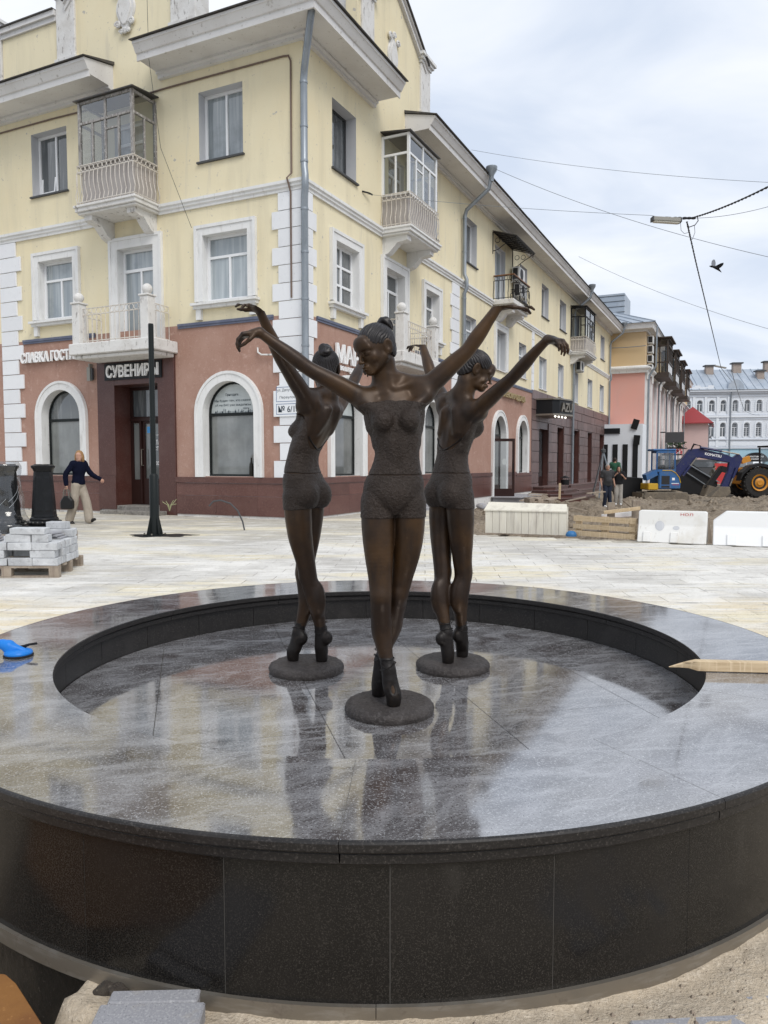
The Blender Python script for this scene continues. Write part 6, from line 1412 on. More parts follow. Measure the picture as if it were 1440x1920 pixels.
for s, w, h in ((.2, 1.2, 2.0), (1.4, .6, 1.0), (3.2, .9, .7), (5.3, .9, .7), (7.4, .9, .7), (2.0, 1.2, .45), (4.1, 1.2, .45), (6.2, 1.2, .45)): m.box(s, s + w, 13.6, 13.6 + h, .2, .5)
m.build('roof_parapet', M['farwhite'], wh)
m = MB(BW); m.add([(10.4 + 1.3 * (1 - math.cos(t)), 13.5 + 1.7 * math.sin(t), n) for n in (.65, -2.5) for t in np.linspace(0, math.pi, 13)], [tuple(range(13)), tuple(range(13, 26))[::-1]] + [(i, i + 1, 14 + i, 13 + i) for i in range(12)]); m.build('arched_dormer', M['metalroof'], wh)
for s, n, z, w in ((3.4, -4.6, 16.2, 1.2), (8.4, -4.8, 16.4, 1.2), (12.9, -5.2, 16.8, 1.3), (16.0, -3.0, 15.2, 1.1), (18.0, -5.4, 17.0, 1.4), (24.0, -4.8, 16.6, 1.3)):
    m = MB(BW); m.box(s, s + w, z - 1.2, z + 1.6, n - .5, n + .5); c_ = m.build('chimney', M['chimney_tan'], wh); m = MB(BW); m.box(s - .25, s + w + .25, z + 1.601, z + 1.8, n - .75, n + .75); m.build('chimney_cap', M['slate'], c_)
for s0, w, lab in ((8.1, 2.3, 'plain black arched door canopy on the pale blue base'), (13.2, 3.6, 'black arched door canopy with white lettering on the pale blue base')):
    t = thing('door_canopy', lab, 'canopy', BW(s0, 1.4, .5), 'canopies on the white building'); A = [(s0 + w / 2 * (1 - math.cos(q)), 1.9 + 1.5 * math.sin(q)) for q in np.linspace(0, math.pi, 15)]
    m = MB(BW); m.add([(a, z, 1.3) for a, z in A] + [(a, z, .06) for a, z in A], [tuple(range(15))] + [(i, i + 1, 16 + i, 15 + i) for i in range(14)]); m.build('hood', M['blackmetal'], t)
    if w > 3: put_text('РОСТОВСКАЯ', BW, s0 + .7, 2.60, 2.1, .24, 1.31, .02, M['letter_white'], t, 1, bold=.03); put_text('ФИНИФТЬ', BW, s0 + .9, 2.2, 1.6, .24, 1.31, .02, M['letter_white'], t, 1, bold=.03)
for i in range(2):
    a, b = ((5.5, 12.6), (17.2, 24.0))[i]; t = thing('site_fence', ('grey corrugated site fence left of the black arched canopy', 'grey site fence right of the black arched canopy')[i], 'fence', BW(a, 0, 4), 'grey fences before the white building')
    k = 0; s = a
    while s < b: m = MB(BW); m.box(s, s + .95, -.5, 1.9, 4.0, 4.06); m.build('panel', M['pipe'], t); s += 1.0

# ------------------------------------------------------------------ the blue excavator
ex = thing('excavator', 'blue excavator with a navy boom digging in the torn-up street', 'excavator', (13.55, 36.5, -.45))
EX = np.array((13.55, 36.5, -.45))
def TB(x, y, z): return (EX[0] + .76 * x, EX[1] + .76 * y, EX[2] + .76 * z)
def TE(x, y, z): return (EX[0] + .66 * x, EX[1] + .70 * y, EX[2] + .76 * z)
for y in (-.85, .85):
    m = MB(TE); m.prism([(-1.55, .08), (-1.35, .0), (1.35, .0), (1.6, .1), (1.68, .38), (1.5, .66), (-1.5, .66), (-1.68, .4)], y - .22, y + .22, 'y'); tr = m.build('track', M['mud_steel'], ex, bevel=.03)
    for i in range(5): m = MB(TE); m.lathe([(.001, -.24), (.18, -.24), (.2, -.2), (.2, .2), (.18, .24), (.001, .24)], (-1.2 + .6 * i, y, .26), 14, axis=1); m.build('roller', M['mud_steel'], tr, smooth=True)
m = MB(TE); m.box(-.8, .8, -.62, .62, .3, .72); m.build('undercarriage', M['mud_steel'], ex)
m = MB(TE); m.beam((-1.75, -1.1, .35), (-1.75, 1.1, .35), .08, .55); m.beam((-1.9, -1.15, .1), (-1.9, 1.15, .1), .1, .2); m.build('dozer_blade', M['mud_steel'], ex)
m = MB(TE); m.prism([(-.55, .86), (1.05, .86), (1.08, 1.30), (.98, 1.62), (.72, 1.92), (.40, 2.08), (-.30, 2.08), (-.55, 1.85)], -.90, -.10, 'y'); m.build('engine_cover', M['digger_blue'], ex, bevel=.05)
m = MB(TE); m.prism([(-.55, .86), (1.0, .86), (.95, 1.5), (.6, 1.85), (-.5, 1.85)], -.09, .95, 'y'); m.build('rear_body', M['digger_blue'], ex, bevel=.04)
m = MB(TE); m.tube([(-.3, -.915, 2.04), (.36, -.915, 2.04), (.68, -.915, 1.88), (.94, -.915, 1.58), (1.04, -.915, 1.25)], .03, 6); m.build('yellow_stripe', M['machine_yellow'], ex)
m = MB(TE); m.box(-.35, .25, -.905, -.901, 1.15, 1.7); m.box(-.35, .25, -.905, -.901, .95, 1.08); m.build('vent_grille', M['acgrille'], ex)
m = MB(TE); m.box(.42, .62, -.906, -.902, 1.42, 1.58); m.box(.38, .92, -.906, -.902, 1.20, 1.24); m.build('white_decal', M['letter_white'], ex); m = MB(TE); m.box(.45, .95, -.906, -.902, 1.12, 1.15); m.build('red_decal', M['redplastic'], ex)
m = MB(TE); m.box(-1.3, -.56, -.9, .7, .80, 1.22); m.build('counterweight', M['machine_yellow'], ex, bevel=.04)
m = MB(TE); m.obox((-1.05, -.5, 1.75), (.38, 0, .17), (0, .40, 0), (-.06, 0, .18)); m.build('open_hatch', M['digger_blue'], ex)
# cab
m = MB(TE)
cabp = [(-.66, -.78), (.68, -.78), (.68, .22), (-.66, .22)]
for x, y in cabp: m.beam((x, y, 1.98), (x * .95 if x > 0 else x, y, 3.22), .11, .11)
for (p, q) in (((-.66, -.78), (.68, -.78)), ((.68, -.78), (.68, .22)), ((.68, .22), (-.66, .22)), ((-.66, .22), (-.66, -.78))):
    m.beam((*p, 2.03), (*q, 2.03), .12, .14); m.beam((p[0] * .95 if p[0] > 0 else p[0], p[1], 3.2), (q[0] * .95 if q[0] > 0 else q[0], q[1], 3.2), .12, .12)
cb = m.build('cab', M['digger_blue'], ex)
m = MB(TE); m.box(-1.0, .72, -.86, .30, 3.26, 3.40); m.build('cab_roof', M['digger_blue'], cb, bevel=.04)
for P in (((-.60, -.79, 2.1), (.62, -.79, 2.1), (.58, -.79, 3.14), (-.60, -.79, 3.14)), ((.69, -.72, 2.1), (.69, .16, 2.1), (.65, .16, 3.14), (.65, -.72, 3.14)), ((-.60, .23, 2.1), (.62, .23, 2.1), (.58, .23, 3.14), (-.60, .23, 3.14))):
    m = MB(TE); m.quad(*P); m.build('pane', M['clear_glass'], cb)
m = MB(TE); m.box(-.35, .10, -.5, -.05, 2.0, 2.4); m.box(-.40, -.27, -.5, -.05, 2.401, 2.95); m.build('seat', M['blackmetal'], cb, bevel=.04)
# boom, arm, bucket, rams
def slab_arm(pts, w, name, mt, y=-.3):
    m = MB(TB); m.prism(pts, y - w / 2, y + w / 2, 'y'); return m.build(name, mt, ex, bevel=.02)
slab_arm([(.45, 1.90), (.95, 1.55), (1.88, 2.72), (2.2, 2.86), (4.2, 2.52), (4.48, 2.80), (3.95, 3.04), (2.25, 3.44), (1.60, 3.38)], .34, 'boom', M['digger_navy'])
slab_arm([(4.15, 2.72), (4.72, 3.12), (4.98, 2.80), (4.78, 2.30), (4.18, .95), (3.62, .95), (4.05, 2.0)], .28, 'dipper_arm', M['digger_navy'], -.34)
slab_arm([(4.12, 1.0), (3.58, 1.02), (3.25, .70), (2.90, .36), (3.5, .34), (3.95, .40), (4.2, .62)], .70, 'bucket', M['mud_steel'])
put_text('KOMATSU', lambda a, z, n: TB(2.55 + a, -.475 - n, 3.02 - .17 * a + z), 0, 0, 1.05, .17, .0, .004, M['letter_white'], ex, 1, bold=.03)
for p, q in (((1.15, 1.70), (2.0, 2.85)), ((2.2, 3.50), (4.70, 3.06)), ((4.55, 2.2), (4.15, 1.05))):
    p3, q3 = (p[0], -.56, p[1]), (q[0], -.56, q[1]); mid = tuple(np.array(p3) * .45 + np.array(q3) * .55)
    m = MB(TB); m.tube([p3, mid], .075, 8); r_ = m.build('ram', M['digger_navy'], ex, smooth=True); m = MB(TB); m.tube([mid, q3], .045, 8); m.build('ram_rod', M['steel'], r_, smooth=True)
m = MB(TB)
for k in range(3): m.tube([(1.65, -.5 + .05 * k, 3.3), (1.85, -.5 + .05 * k, 3.66 + .04 * k), (2.2, -.5 + .05 * k, 3.62), (2.5, -.5 + .05 * k, 3.4)], .025, 5)
m.build('hose', M['rubber'], ex, smooth=True)
# backhoe loader at the right edge
tr = thing('backhoe_loader', 'orange and black backhoe loader cut off by the right edge', 'tractor', (20.0, 40, -.4)); TR = np.array((20.0, 40.9, -.38))
def TT_(x, y, z): return (TR[0] + x, TR[1] + y, TR[2] + z)
for y, x, r_, w in ((-.9, 0, .80, .46), (.9, 0, .80, .46), (-.85, 2.6, .55, .36)):
    m = MB(TT_); m.lathe([(r_ * .55, -w / 2), (r_ * .92, -w / 2), (r_, -w * .38), (r_, w * .38), (r_ * .92, w / 2), (r_ * .55, w / 2)], (x, y, r_), 28, axis=1); wt = m.build('tyre', M['tyre'], tr, smooth=True)
    m = MB(TT_)
    for i in range(22):
        a = 2 * math.pi * i / 22
        for sg in (-1, 1): c = np.array((x + r_ * 1.0 * math.cos(a + .07 * sg), y + sg * w * .24, r_ + r_ * 1.0 * math.sin(a + .07 * sg))); m.obox(c, (-.04 * math.sin(a), 0.02 * sg, .04 * math.cos(a)), (0, w * .22, 0), (.035 * math.cos(a), 0, .035 * math.sin(a)))
    m.build('tread', M['tyre'], wt, kind='stuff')
    m = MB(TT_); m.lathe([(.001, -.05), (r_ * .16, -.06), (r_ * .2, -.02), (r_ * .42, .02), (r_ * .55, -.06), (r_ * .56, .05), (.001, .06)], (x, y - w * .50, r_), 24, axis=1); m.build('rim', M['machine_orange'], wt, smooth=True)
m = MB(TT_); m.prism([(-1.05, .9), (-.95, 1.35), (-.55, 1.72), (0, 1.85), (.6, 1.72), (.95, 1.4), (1.0, 1.25), (.85, 1.3), (.5, 1.58), (0, 1.68), (-.5, 1.58), (-.85, 1.25)], -1.15, -.65, 'y'); m.build('mudguard', M['blackmetal'], tr)
m = MB(TT_); m.box(-.7, 3.2, -.6, .6, .7, 1.6); m.build('chassis', M['machine_orange'], tr, bevel=.05)
m = MB(TT_); 
for x, y in ((.9, -.7), (.9, .7), (2.3, -.7), (2.3, .7)): m.beam((x, y, 1.6), (x * .95, y, 2.7), .1, .1)
m.box(.8, 2.4, -.85, .85, 2.71, 2.8); m.build('cab', M['blackmetal'], tr)
for y in (-.72, .72): m = MB(TT_); m.quad((.95, y, 1.65), (2.25, y, 1.65), (2.15, y, 2.65), (.92, y, 2.65)); m.build('pane', M['clear_glass'], tr)
m = MB(TT_); m.beam((-.6, 0, 1.3), (-1.6, 0, 1.55), .3, .3); m.beam((-1.55, 0, 1.6), (-2.35, 0, .45), .25, .25); m.build('digging_arm', M['blackmetal'], tr); m = MB(TT_); m.beam((-.6, -.25, 1.95), (-.15, -.25, 2.1), .2, .3); m.build('arm_cover', M['machine_orange'], tr)
m = MB(TT_); m.prism([(-2.6, -.05), (-2.1, .0), (-2.0, .55), (-2.35, .65)], -.35, .35, 'y'); m.build('bucket', M['mud_steel'], tr)
# dark site shelter, screens and other things behind the excavator
t = thing('black_shelter', 'black sloping lean-to shelter behind the boom of the excavator', 'shelter', (19, 46, -.4)); m = MB(); m.prism([(18.0, -.4), (20.3, -.4), (20.3, .35), (18.5, 1.6), (18.0, 1.45)], 45.5, 46.8, 'y'); m.build('roof', M['blackmetal'], t); m = MB(); m.beam((17.9, 45.4, 1.75), (20.4, 45.4, .3), .06, .06); m.beam((18.1, 45.4, 1.1), (19.8, 45.4, 0.0), .05, .05); m.build('rail', M['pipe'], t)
t = thing('black_skip', 'long black skip standing left of the excavator', 'skip', (12.3, 37.5, -.4)); m = MB(); m.prism([(11.9, -.3), (12.85, -.3), (12.9, .72), (11.55, .82)], 37.2, 38.6, 'y'); m.build('body', M['blackmetal'], t, bevel=.03)
t = thing('survey_tripod', 'light metal tripod standing behind the black skip', 'tripod', (12.0, 41, -.4))
for a in (0, 2.1, 4.2): m = MB(); m.beam((12.0, 41, 2.1), (12.0 + .75 * math.cos(a), 41 + .75 * math.sin(a), -.42), .07, .07); m.build('leg', M['pipe'], t)
m = MB(); m.lathe([(.001, 2.05), (.14, 2.05), (.14, 2.2), (.05, 2.25), (.001, 2.45)], (12, 41, 0), 10); m.build('head', M['slate'], t)
t = thing('banner', 'crumpled red banner by the worker at the far end of the street', 'banner', (28.2, 62.5, -.4)); m = MB(); m.box(27.6, 29.4, 62.4, 62.5, -.2, 1.5); m.build('cloth', M['redplastic'], t); m = MB(); m.beam((27.6, 62.55, -.4), (27.6, 62.55, 1.6), .06, .06); m.beam((29.4, 62.55, -.4), (29.4, 62.55, 1.6), .06, .06); m.build('posts', M['pipe'], t)
t = thing('parked_van', 'dark blue-grey van half hidden beyond the excavator arm', 'van', (30, 74, -.4)); m = MB(); m.prism([(27.8, -.1), (33.0, -.1), (33.0, 1.2), (32.4, 1.9), (28.2, 1.9), (27.7, 1.0)], 73.2, 75, 'y'); m.build('body', M['slate'], t, bevel=.1); m = MB(); m.box(28.5, 32.2, 73.15, 73.19, 1.15, 1.7); m.build('window', M['farglass'], t)
for x in (28.7, 32.0): m = MB(); m.lathe([(.001, -.12), (.35, -.12), (.35, .12), (.001, .12)], (x, 73.2, -.05), 16, axis=1); m.build('wheel', M['tyre'], t)
def at(px, py, Y):
    """the point at distance Y seen at photo pixel (px, py)"""
    x, y = (px - 720) / 1400, (960 - py) / 1400; p = R(3.6)
    d = np.array((x, math.cos(p) + y * math.sin(p), y * math.cos(p) - math.sin(p))); return np.array((0, 0, 1.36)) + d * (Y / d[1])
# ------------------------------------------------------------------ lamp post without its head
px_, py_ = -4.40, 14.28
t = thing('lamp_post', 'bare black lamp post without a head, in front of the souvenir shop', 'lamp post', (px_, py_, 0))
m = MB(); m.lathe([(.001, .03), (.088, .03), (.086, 1.16), (.075, 1.18), (.056, 1.20), (.001, 1.20)], (px_, py_, 0), 20); m.build('lower_tube', M['polepaint'], t, smooth=True)
m = MB(); m.lathe([(.001, 1.18), (.053, 1.18), (.050, 3.98), (.046, 4.02), (.001, 4.02)], (px_, py_, 0), 18); m.build('upper_tube', M['polepaint'], t, smooth=True)
m = MB(); m.box(px_ - .17, px_ + .17, py_ - .17, py_ + .17, .008, .032); m.build('base_plate', M['polepaint'], t, bevel=.004)
for k in range(4):
    a = math.pi / 4 + k * math.pi / 2; c, s = math.cos(a), math.sin(a); m = MB(lambda r_, h_, w_: (px_ + c * r_ - s * w_, py_ + s * r_ + c * w_, h_)); m.prism([(.08, .033), (.165, .033), (.165, .06), (.095, .36), (.08, .36)], -.006, .006, 'z'); 
    m.T = WLD; g = m.build('gusset', M['polepaint'], t)
for k in range(4):
    a = k * math.pi / 2 + math.pi / 4; MB().lathe([(.001, .033), (.016, .033), (.016, .06), (.001, .06)], (px_ + .20 * math.cos(a + .8), py_ + .20 * math.sin(a + .8), 0), 6).build('bolt', M['steel'], t)
m = MB(); P = [(px_ + (.75 if math.cos(q) > 0 else .45) * math.cos(q) * (1 + .2 * math.sin(5 * q)), py_ + .34 * math.sin(q) * (1 + .25 * math.cos(7 * q)), .016) for q in np.linspace(0, 2 * math.pi, 36, endpoint=False)]; m.add(P + [(p[0], p[1], .0) for p in P], [tuple(range(36))] + [(i, (i + 1) % 36, 36 + (i + 1) % 36, 36 + i) for i in range(36)])
m.build('bitumen_patch', M['blackmetal'], kind='structure')

# ------------------------------------------------------------------ cast-iron pedestals
def pallet_parts(t, o, e1, e2, L, W, z0, mt='greywood', h=.13):
    o, e1, e2 = np.array((*o, 0.)), np.array((*e1, 0.)), np.array((*e2, 0.)); T = lambda a, b, c: tuple(o + e1 * a + e2 * b + np.array((0, 0, c)))
    for i in range(5): m = MB(T); m.box(0, L, i * (W - .1) / 4, i * (W - .1) / 4 + .1, z0 + h - .022, z0 + h); m.build('deck_board', M[mt], t)
    for j in range(3):
        for i in range(3): m = MB(T); m.box(j * (L - .12) / 2, j * (L - .12) / 2 + .12, i * (W - .1) / 2, i * (W - .1) / 2 + .1, z0 + .022, z0 + h - .023); m.build('block', M[mt], t)
    for i in range(3): m = MB(T); m.box(0, L, i * (W - .1) / 2, i * (W - .1) / 2 + .1, z0, z0 + .021); m.build('bottom_board', M[mt], t)
t = thing('wooden_pallet', 'grey wooden pallet under the two cast iron pedestals', 'pallet', (-6.4, 13.2, 0)); pallet_parts(t, (-5.62, 12.85), (-1, 0), (0, 1), 1.3, .8, .012, h=.15)
def pedestal(x, y, lab, wrap):
    t = thing('lamp_pedestal', lab, 'lamp base', (x, y, .165), 'cast iron lamp bases on a pallet'); z = .165
    m = MB(); m.box(x - .29, x + .29, y - .29, y + .29, z, z + .14); m.build('plinth', M['castblack'], t, bevel=.012)
    MB().lathe([(.001, z + .141), (.25, z + .141), (.275, z + .165), (.28, z + .19), (.26, z + .215), (.235, z + .225), (.24, z + .245), (.225, z + .27), (.205, z + .285), (.001, z + .285)], (x, y, 0), 28).build('leaf_ring', M['castblack'], t, smooth=True)
    m = MB()
    for k in range(20): a = 2 * math.pi * k / 20; m.sphere((x + .262 * math.cos(a), y + .262 * math.sin(a), z + .19), (.035, .035, .030), 8)
    m.build('leaf_moulding', M['castblack'], t, smooth=True, kind='stuff')
    m = MB(); m.lathe([(.001, z + .286), (.215, z + .286), (.205, z + .33), (.155, z + 1.06), (.15, z + 1.08), (.001, z + 1.08)], (x, y, 0), 8, phase=.5); sh = m.build('shaft', M['castblack'], t, bevel=.008)
    for k in range(8):
        a = 2 * math.pi * (k + 1) / 8; c, s = math.cos(a), math.sin(a); r0, r1 = .199, .150; q = MB(lambda u, w_, h_: (x + c * h_ - s * u, y + s * h_ + c * u, w_))
        b0, b1 = z + .37, z + 1.0; w0, w1 = .060, .043; rr = lambda zz: (r0 + (r1 - r0) * (zz - z - .286) / .78) * math.cos(math.pi / 8) * 1.012 + .004
        P = [(-w0, b0), (w0, b0), (w1, b1), (-w1, b1)]; q.add([(u, zz, rr(zz)) for u, zz in P] + [(u * .8, zz + (.03 if zz < z + .6 else -.03), rr(zz) + .006) for u, zz in P], [(4, 5, 6, 7), (0, 1, 5, 4), (1, 2, 6, 5), (2, 3, 7, 6), (3, 0, 4, 7)]); q.build('panel', M['castblack'], sh)
    MB().lathe([(.001, z + 1.081), (.155, z + 1.081), (.165, z + 1.10), (.17, z + 1.12), (.19, z + 1.14), (.20, z + 1.165), (.195, z + 1.185), (.15, z + 1.20), (.145, z + 1.21), (.001, z + 1.21)], (x, y, 0), 24).build('cap', M['castblack'], t, smooth=True)
    if wrap:
        prof = [(.44, z + .0), (.43, z + .15), (.345, z + .23), (.285, z + .31), (.265, z + .38), (.235, z + .7), (.205, z + 1.0), (.225, z + 1.12), (.235, z + 1.18), (.19, z + 1.25), (.001, z + 1.26)]; n = 40; V = []
        zz = np.linspace(0, 10, 70); PR = np.array(prof); rr = np.interp(zz, range(11), PR[:, 0]); hh = np.interp(zz, range(11), PR[:, 1])
        for i in range(70):
            for j in range(n): V.append((rr[i], 2 * math.pi * j / n, hh[i]))
        V = np.array(V); P = np.stack([V[:, 0] * np.cos(V[:, 1]), V[:, 0] * np.sin(V[:, 1]), V[:, 2]], 1); d = fbm(P * np.array((9, 9, 5)) + 3, 61, 3) * .016 + .005; P[:, 0] += d * np.cos(V[:, 1]); P[:, 1] += d * np.sin(V[:, 1]); P[:, 2] += .3 * d
        F = np.array([(i * n + j, i * n + (j + 1) % n, (i + 1) * n + (j + 1) % n, (i + 1) * n + j) for i in range(69) for j in range(n)])
        rawmesh('plastic_wrap', P + np.array((x, y, 0)), F, M['film'], t, smooth=True)
        m = MB()
        for k in range(3):
            a0_ = random.uniform(3.4, 6.0); m.tube([(x + (.235 - .06 * f) * math.cos(a0_ + 1.3 * f), y + (.235 - .06 * f) * math.sin(a0_ + 1.3 * f), z + .35 + .1 * k + .28 * f) for f in np.linspace(0, 1, 8)], .003, 4)
        m.build('wrap_fold', mat('white_plastic_fold', (.6, .62, .64), rough=.3), t)
pedestal(-6.02, 13.2, 'black cast iron lamp base standing unwrapped beside the walking woman', False); pedestal(-6.66, 13.2, 'cast iron lamp base wrapped in clear plastic at the left edge', True)

# ------------------------------------------------------------------ pallet of stone blocks
so, e1, e2 = np.array((-3.90, 8.89, 0)), np.array((-1., -.02, 0)), np.array((-.14, .99, 0))
t = thing('wooden_pallet', 'wooden pallet carrying the stack of pale stone blocks', 'pallet', tuple(so)); pallet_parts(t, so[:2], e1[:2], e2[:2], 1.25, 1.15, .010, 'greywood', .14)
NB = 0
def block(a, b, z, L, W, H, yaw, lab, mt='brickpale'):
    global NB
    c = so + e1 * (a + L / 2) + e2 * (b + W / 2); cy, sy = math.cos(yaw), math.sin(yaw); u, v = e1 * cy + e2 * sy, e2 * cy - e1 * sy
    m = MB(); m.obox((c[0], c[1], z + H / 2), u * L / 2, v * W / 2, (0, 0, H / 2)); o = m.build('stone_block', M[mt], bevel=.006)
    V = np.array([q.co[:] for q in o.data.vertices]); d = .004 * np.stack([vnoise(V * 15 + k * 7.3 + NB, 70 + k) for k in range(3)], 1)
    for q, dd_ in zip(o.data.vertices, d): q.co += Vector(dd_)
    tag(o, lab, 'stone block', 'stone blocks stacked on the pallet'); NB += 1
HB = .092
ORD9 = ('first', 'second', 'third', 'fourth', 'fifth', 'sixth', 'seventh', 'eighth', 'ninth'); ORD = ('first', 'second', 'third', 'fourth'); LAYER = ('bottom', 'second', 'third')
for k in range(3):
    z = .152 + k * (HB + .002)
    for i in range(4):
        if k == 1 and i == 1: continue
        L = .285 if i else .30; block(.015 + i * .302 + (.03 if k == 1 else 0), .0 + .01 * random.random(), z, L, .17, HB, random.uniform(-.02, .02), ORD[i] + ' block from the right, ' + LAYER[k] + ' layer, front row of the stone stack')
    for j in range(1, 5): block(.0 + .015 * random.random(), .18 * j + .02, z, .30, .168, HB, random.uniform(-.02, .02), ORD[j - 1] + ' block behind the front corner, ' + LAYER[k] + ' layer, right side of stone stack')
    for i in range(1, 4):
        for j in range(1, 5):
            if k == 2 or (k == 1 and j == 1): block(.32 + .302 * (i - 1), .18 * j + .02, z, .285, .168, HB, random.uniform(-.02, .02), 'inner ' + LAYER[k] + '-layer block of the stone stack, row ' + ORD[j - 1] + ' back, ' + ORD[i - 1] + ' from right')
z = .152 + 3 * (HB + .002)
block(.12, .02, z, .20, .16, HB, .02, 'small square stone block, fourth layer, at the front of the stack'); block(.34, .03, z, .30, .17, HB, -.04, 'stone block of the fourth layer beside the small square one'); block(.02, .72, z, .33, .17, HB, .03, 'stone block on the back right corner of the stack'); block(.05, .90, z, .30, .17, HB, -.06, 'rearmost stone block of the fourth layer')
block(.16, .02, z + HB + .002, .42, .20, .075, .05, 'long flat stone slab topmost at the front of the stack'); block(.12, .80, z + HB + .002, .26, .18, HB, .12, 'topmost stone block at the back of the stack, highest of all')
for i in range(3): block(.08 + .03 * i, .42 - .02 * i, z + .030 * i, .34, .28, .027, .1 * i, ('lowest', 'middle', 'uppermost')[i] + ' thin grey slab of the small pile on top of the stone blocks', 'grey_slab')
for i in range(4): block(.74 + .02 * i, .05 + .03 * (i % 2), z + .032 * i, .36, .25, .028, .08 * i, ('lowest', 'second', 'third', 'uppermost')[i] + ' thin grey slab of the pile at the left edge of the stone stack', 'grey_slab')
block(1.02, .0, z, .2, .18, .14, 0, 'reddish brick block at the left edge of the stone stack', 'terra')

# ------------------------------------------------------------------ suction lifter and wooden stake on the coping
t = thing('suction_lifter', 'blue suction cup lifter lying on the left of the coping', 'suction lifter', (-1.745, 3.515, .45)); cx, cy = -1.745, 3.515
MB().lathe([(.001, .4505), (.066, .4505), (.068, .456), (.064, .460), (.001, .460)], (cx, cy, 0), 28).build('rubber_pad', M['rubber'], t, smooth=True)
MB().lathe([(.001, .4605), (.062, .4605), (.064, .468), (.060, .476), (.045, .482), (.001, .484)], (cx, cy, 0), 28).build('cup', M['suction_blue'], t, smooth=True)
v = Vox((cx - .36, cy - .05, .445), (cx + .06, cy + .05, .56), .004); v.cone((cx - .30, cy, .500), (cx - .075, cy, .508), .021, .021, .01); v.cone((cx - .075, cy, .508), (cx - .045, cy, .500), .021, .026, .01); v.cone((cx - .05, cy, .495), (cx - .035, cy, .472), .026, .030, .015); v.cone((cx - .045, cy, .50), (cx + .03, cy, .474), .022, .014, .012); v.cone((cx - .30, cy, .500), (cx - .33, cy, .47), .021, .03, .01)
V, F = v.mesh(2); rawmesh('handle', V, F, M['suction_blue'], t, smooth=True)
MB().tube([(cx - .01, cy + .03, .487), (cx + .015, cy + .033, .489), (cx + .035, cy + .035, .497), (cx + .072, cy + .038, .502)], [.006, .008, .006, .006], 8).build('lever', M['rubber'], t, smooth=True)
MB().lathe([(.001, .4505), (.066, .4505), (.064, .476), (.045, .484), (.001, .484)], (cx - .33, cy, 0), 24).build('cup', M['suction_blue'], t, smooth=True)
t = thing('wooden_stake', 'sharpened pale wooden stake lying across the right side of the coping', 'stake', (1.9, 3.25, .45)); p0, p1 = np.array((1.385, 3.262, .4745)), np.array((2.55, 3.155, .4745)); d = unit(p1 - p0); sx = np.array((-d[1], d[0], 0)); w = .0215
V = []
for a, sc, dz in ((0, 1, 0), (.30, 1, 0), (.7, 1, 0), (1, 1, 0)): c = p0 + (p1 - p0) * a; V += [tuple(c + sx * w * i * sc + np.array((0, 0, w * j * sc + dz))) for i, j in ((-1, -1), (1, -1), (1, 1), (-1, 1))]
tipc = [(-.035, .72, -.001), (-.075, .42, -.005), (-.118, .10, -.012)]
pre = []
for a, sc, dz in reversed(tipc): c = p0 + d * a; pre += [tuple(c + sx * w * (i * sc + (.12 if sc < .9 else 0)) + np.array((0, 0, w * j * sc + dz))) for i, j in ((-1, -.7), (1, -1), (.8, 1), (-1, .9))]
V = pre + V; k = len(V) // 4; F = [(0, 3, 2, 1), tuple((k - 1) * 4 + q for q in range(4))] + [(i * 4 + j, i * 4 + (j + 1) % 4, i * 4 + 4 + (j + 1) % 4, i * 4 + 4 + j) for i in range(k - 1) for j in range(4)]
MB().add(V, F).build('shaft', M['palewood'], t, bevel=.0015)
m = MB()
for i in range(14):
    c = p0 + d * random.uniform(-.03, .02) + sx * random.uniform(-.02, .02) + np.array((0, 0, random.uniform(-.018, .02))); m.beam(tuple(c), tuple(c - d * random.uniform(.01, .035) + sx * random.uniform(-.008, .008)), .004, .003)
m.build('splinters', M['palewood'], t, kind='stuff')

# ------------------------------------------------------------------ rebar hoop, weed, loose planks by the wall
q = [at(*p, 15.45) for p in ((459, 996), (455, 978), (446, 958), (432, 944), (414, 938), (400, 940), (392, 949))]
o = MB().tube([tuple(a) for a in q], .017, 7).build('bent_pipe', M['slate'], smooth=True); tag(o, 'thin dark pipe bent into a hoop out of the paving before the arched window', 'pipe')
t = thing('weed', 'tiny pale weed growing at the foot of the wall right of the lamp post', 'weed', tuple(at(318, 958, 19.2))); m = MB()
for i in range(7): b0 = at(318, 958, 19.2); a = i * 1.1; m.tube([tuple(b0), tuple(b0 + (.05 * math.cos(a), .05 * math.sin(a), .15)), tuple(b0 + (.18 * math.cos(a), .12 * math.sin(a), .18 + .02 * i))], .008, 4)
m.build('blades', mat('dry_weed', (.35, .36, .20), rough=.8), t)
def plank(p, q, w, h, mt, lab, grp=None, z=None, name='plank'):
    o = MB().beam(tuple(p), tuple(q), w, h).build(name, M[mt], bevel=.003); tag(o, lab, name.replace('_', ' '), grp); return o
plank(BR(1.5, .03, 1.0), BR(2.9, .03, .75), .16, .03, 'whitebarrier', 'white plank lying by the red granite plinth between the left and front dancers')
plank(BR(12.6, -.02, 2.1), BR(15.2, .02, 1.9), .5, .04, 'greywood', 'wide grey board lying before the doorstep of the clothes shop', 'loose boards by the doorstep')
plank(BR(12.9, -.05, 2.7), BR(16.3, -.02, 2.4), .34, .04, 'greywood', 'narrow grey board in front of the wide one by the doorstep', 'loose boards by the doorstep')
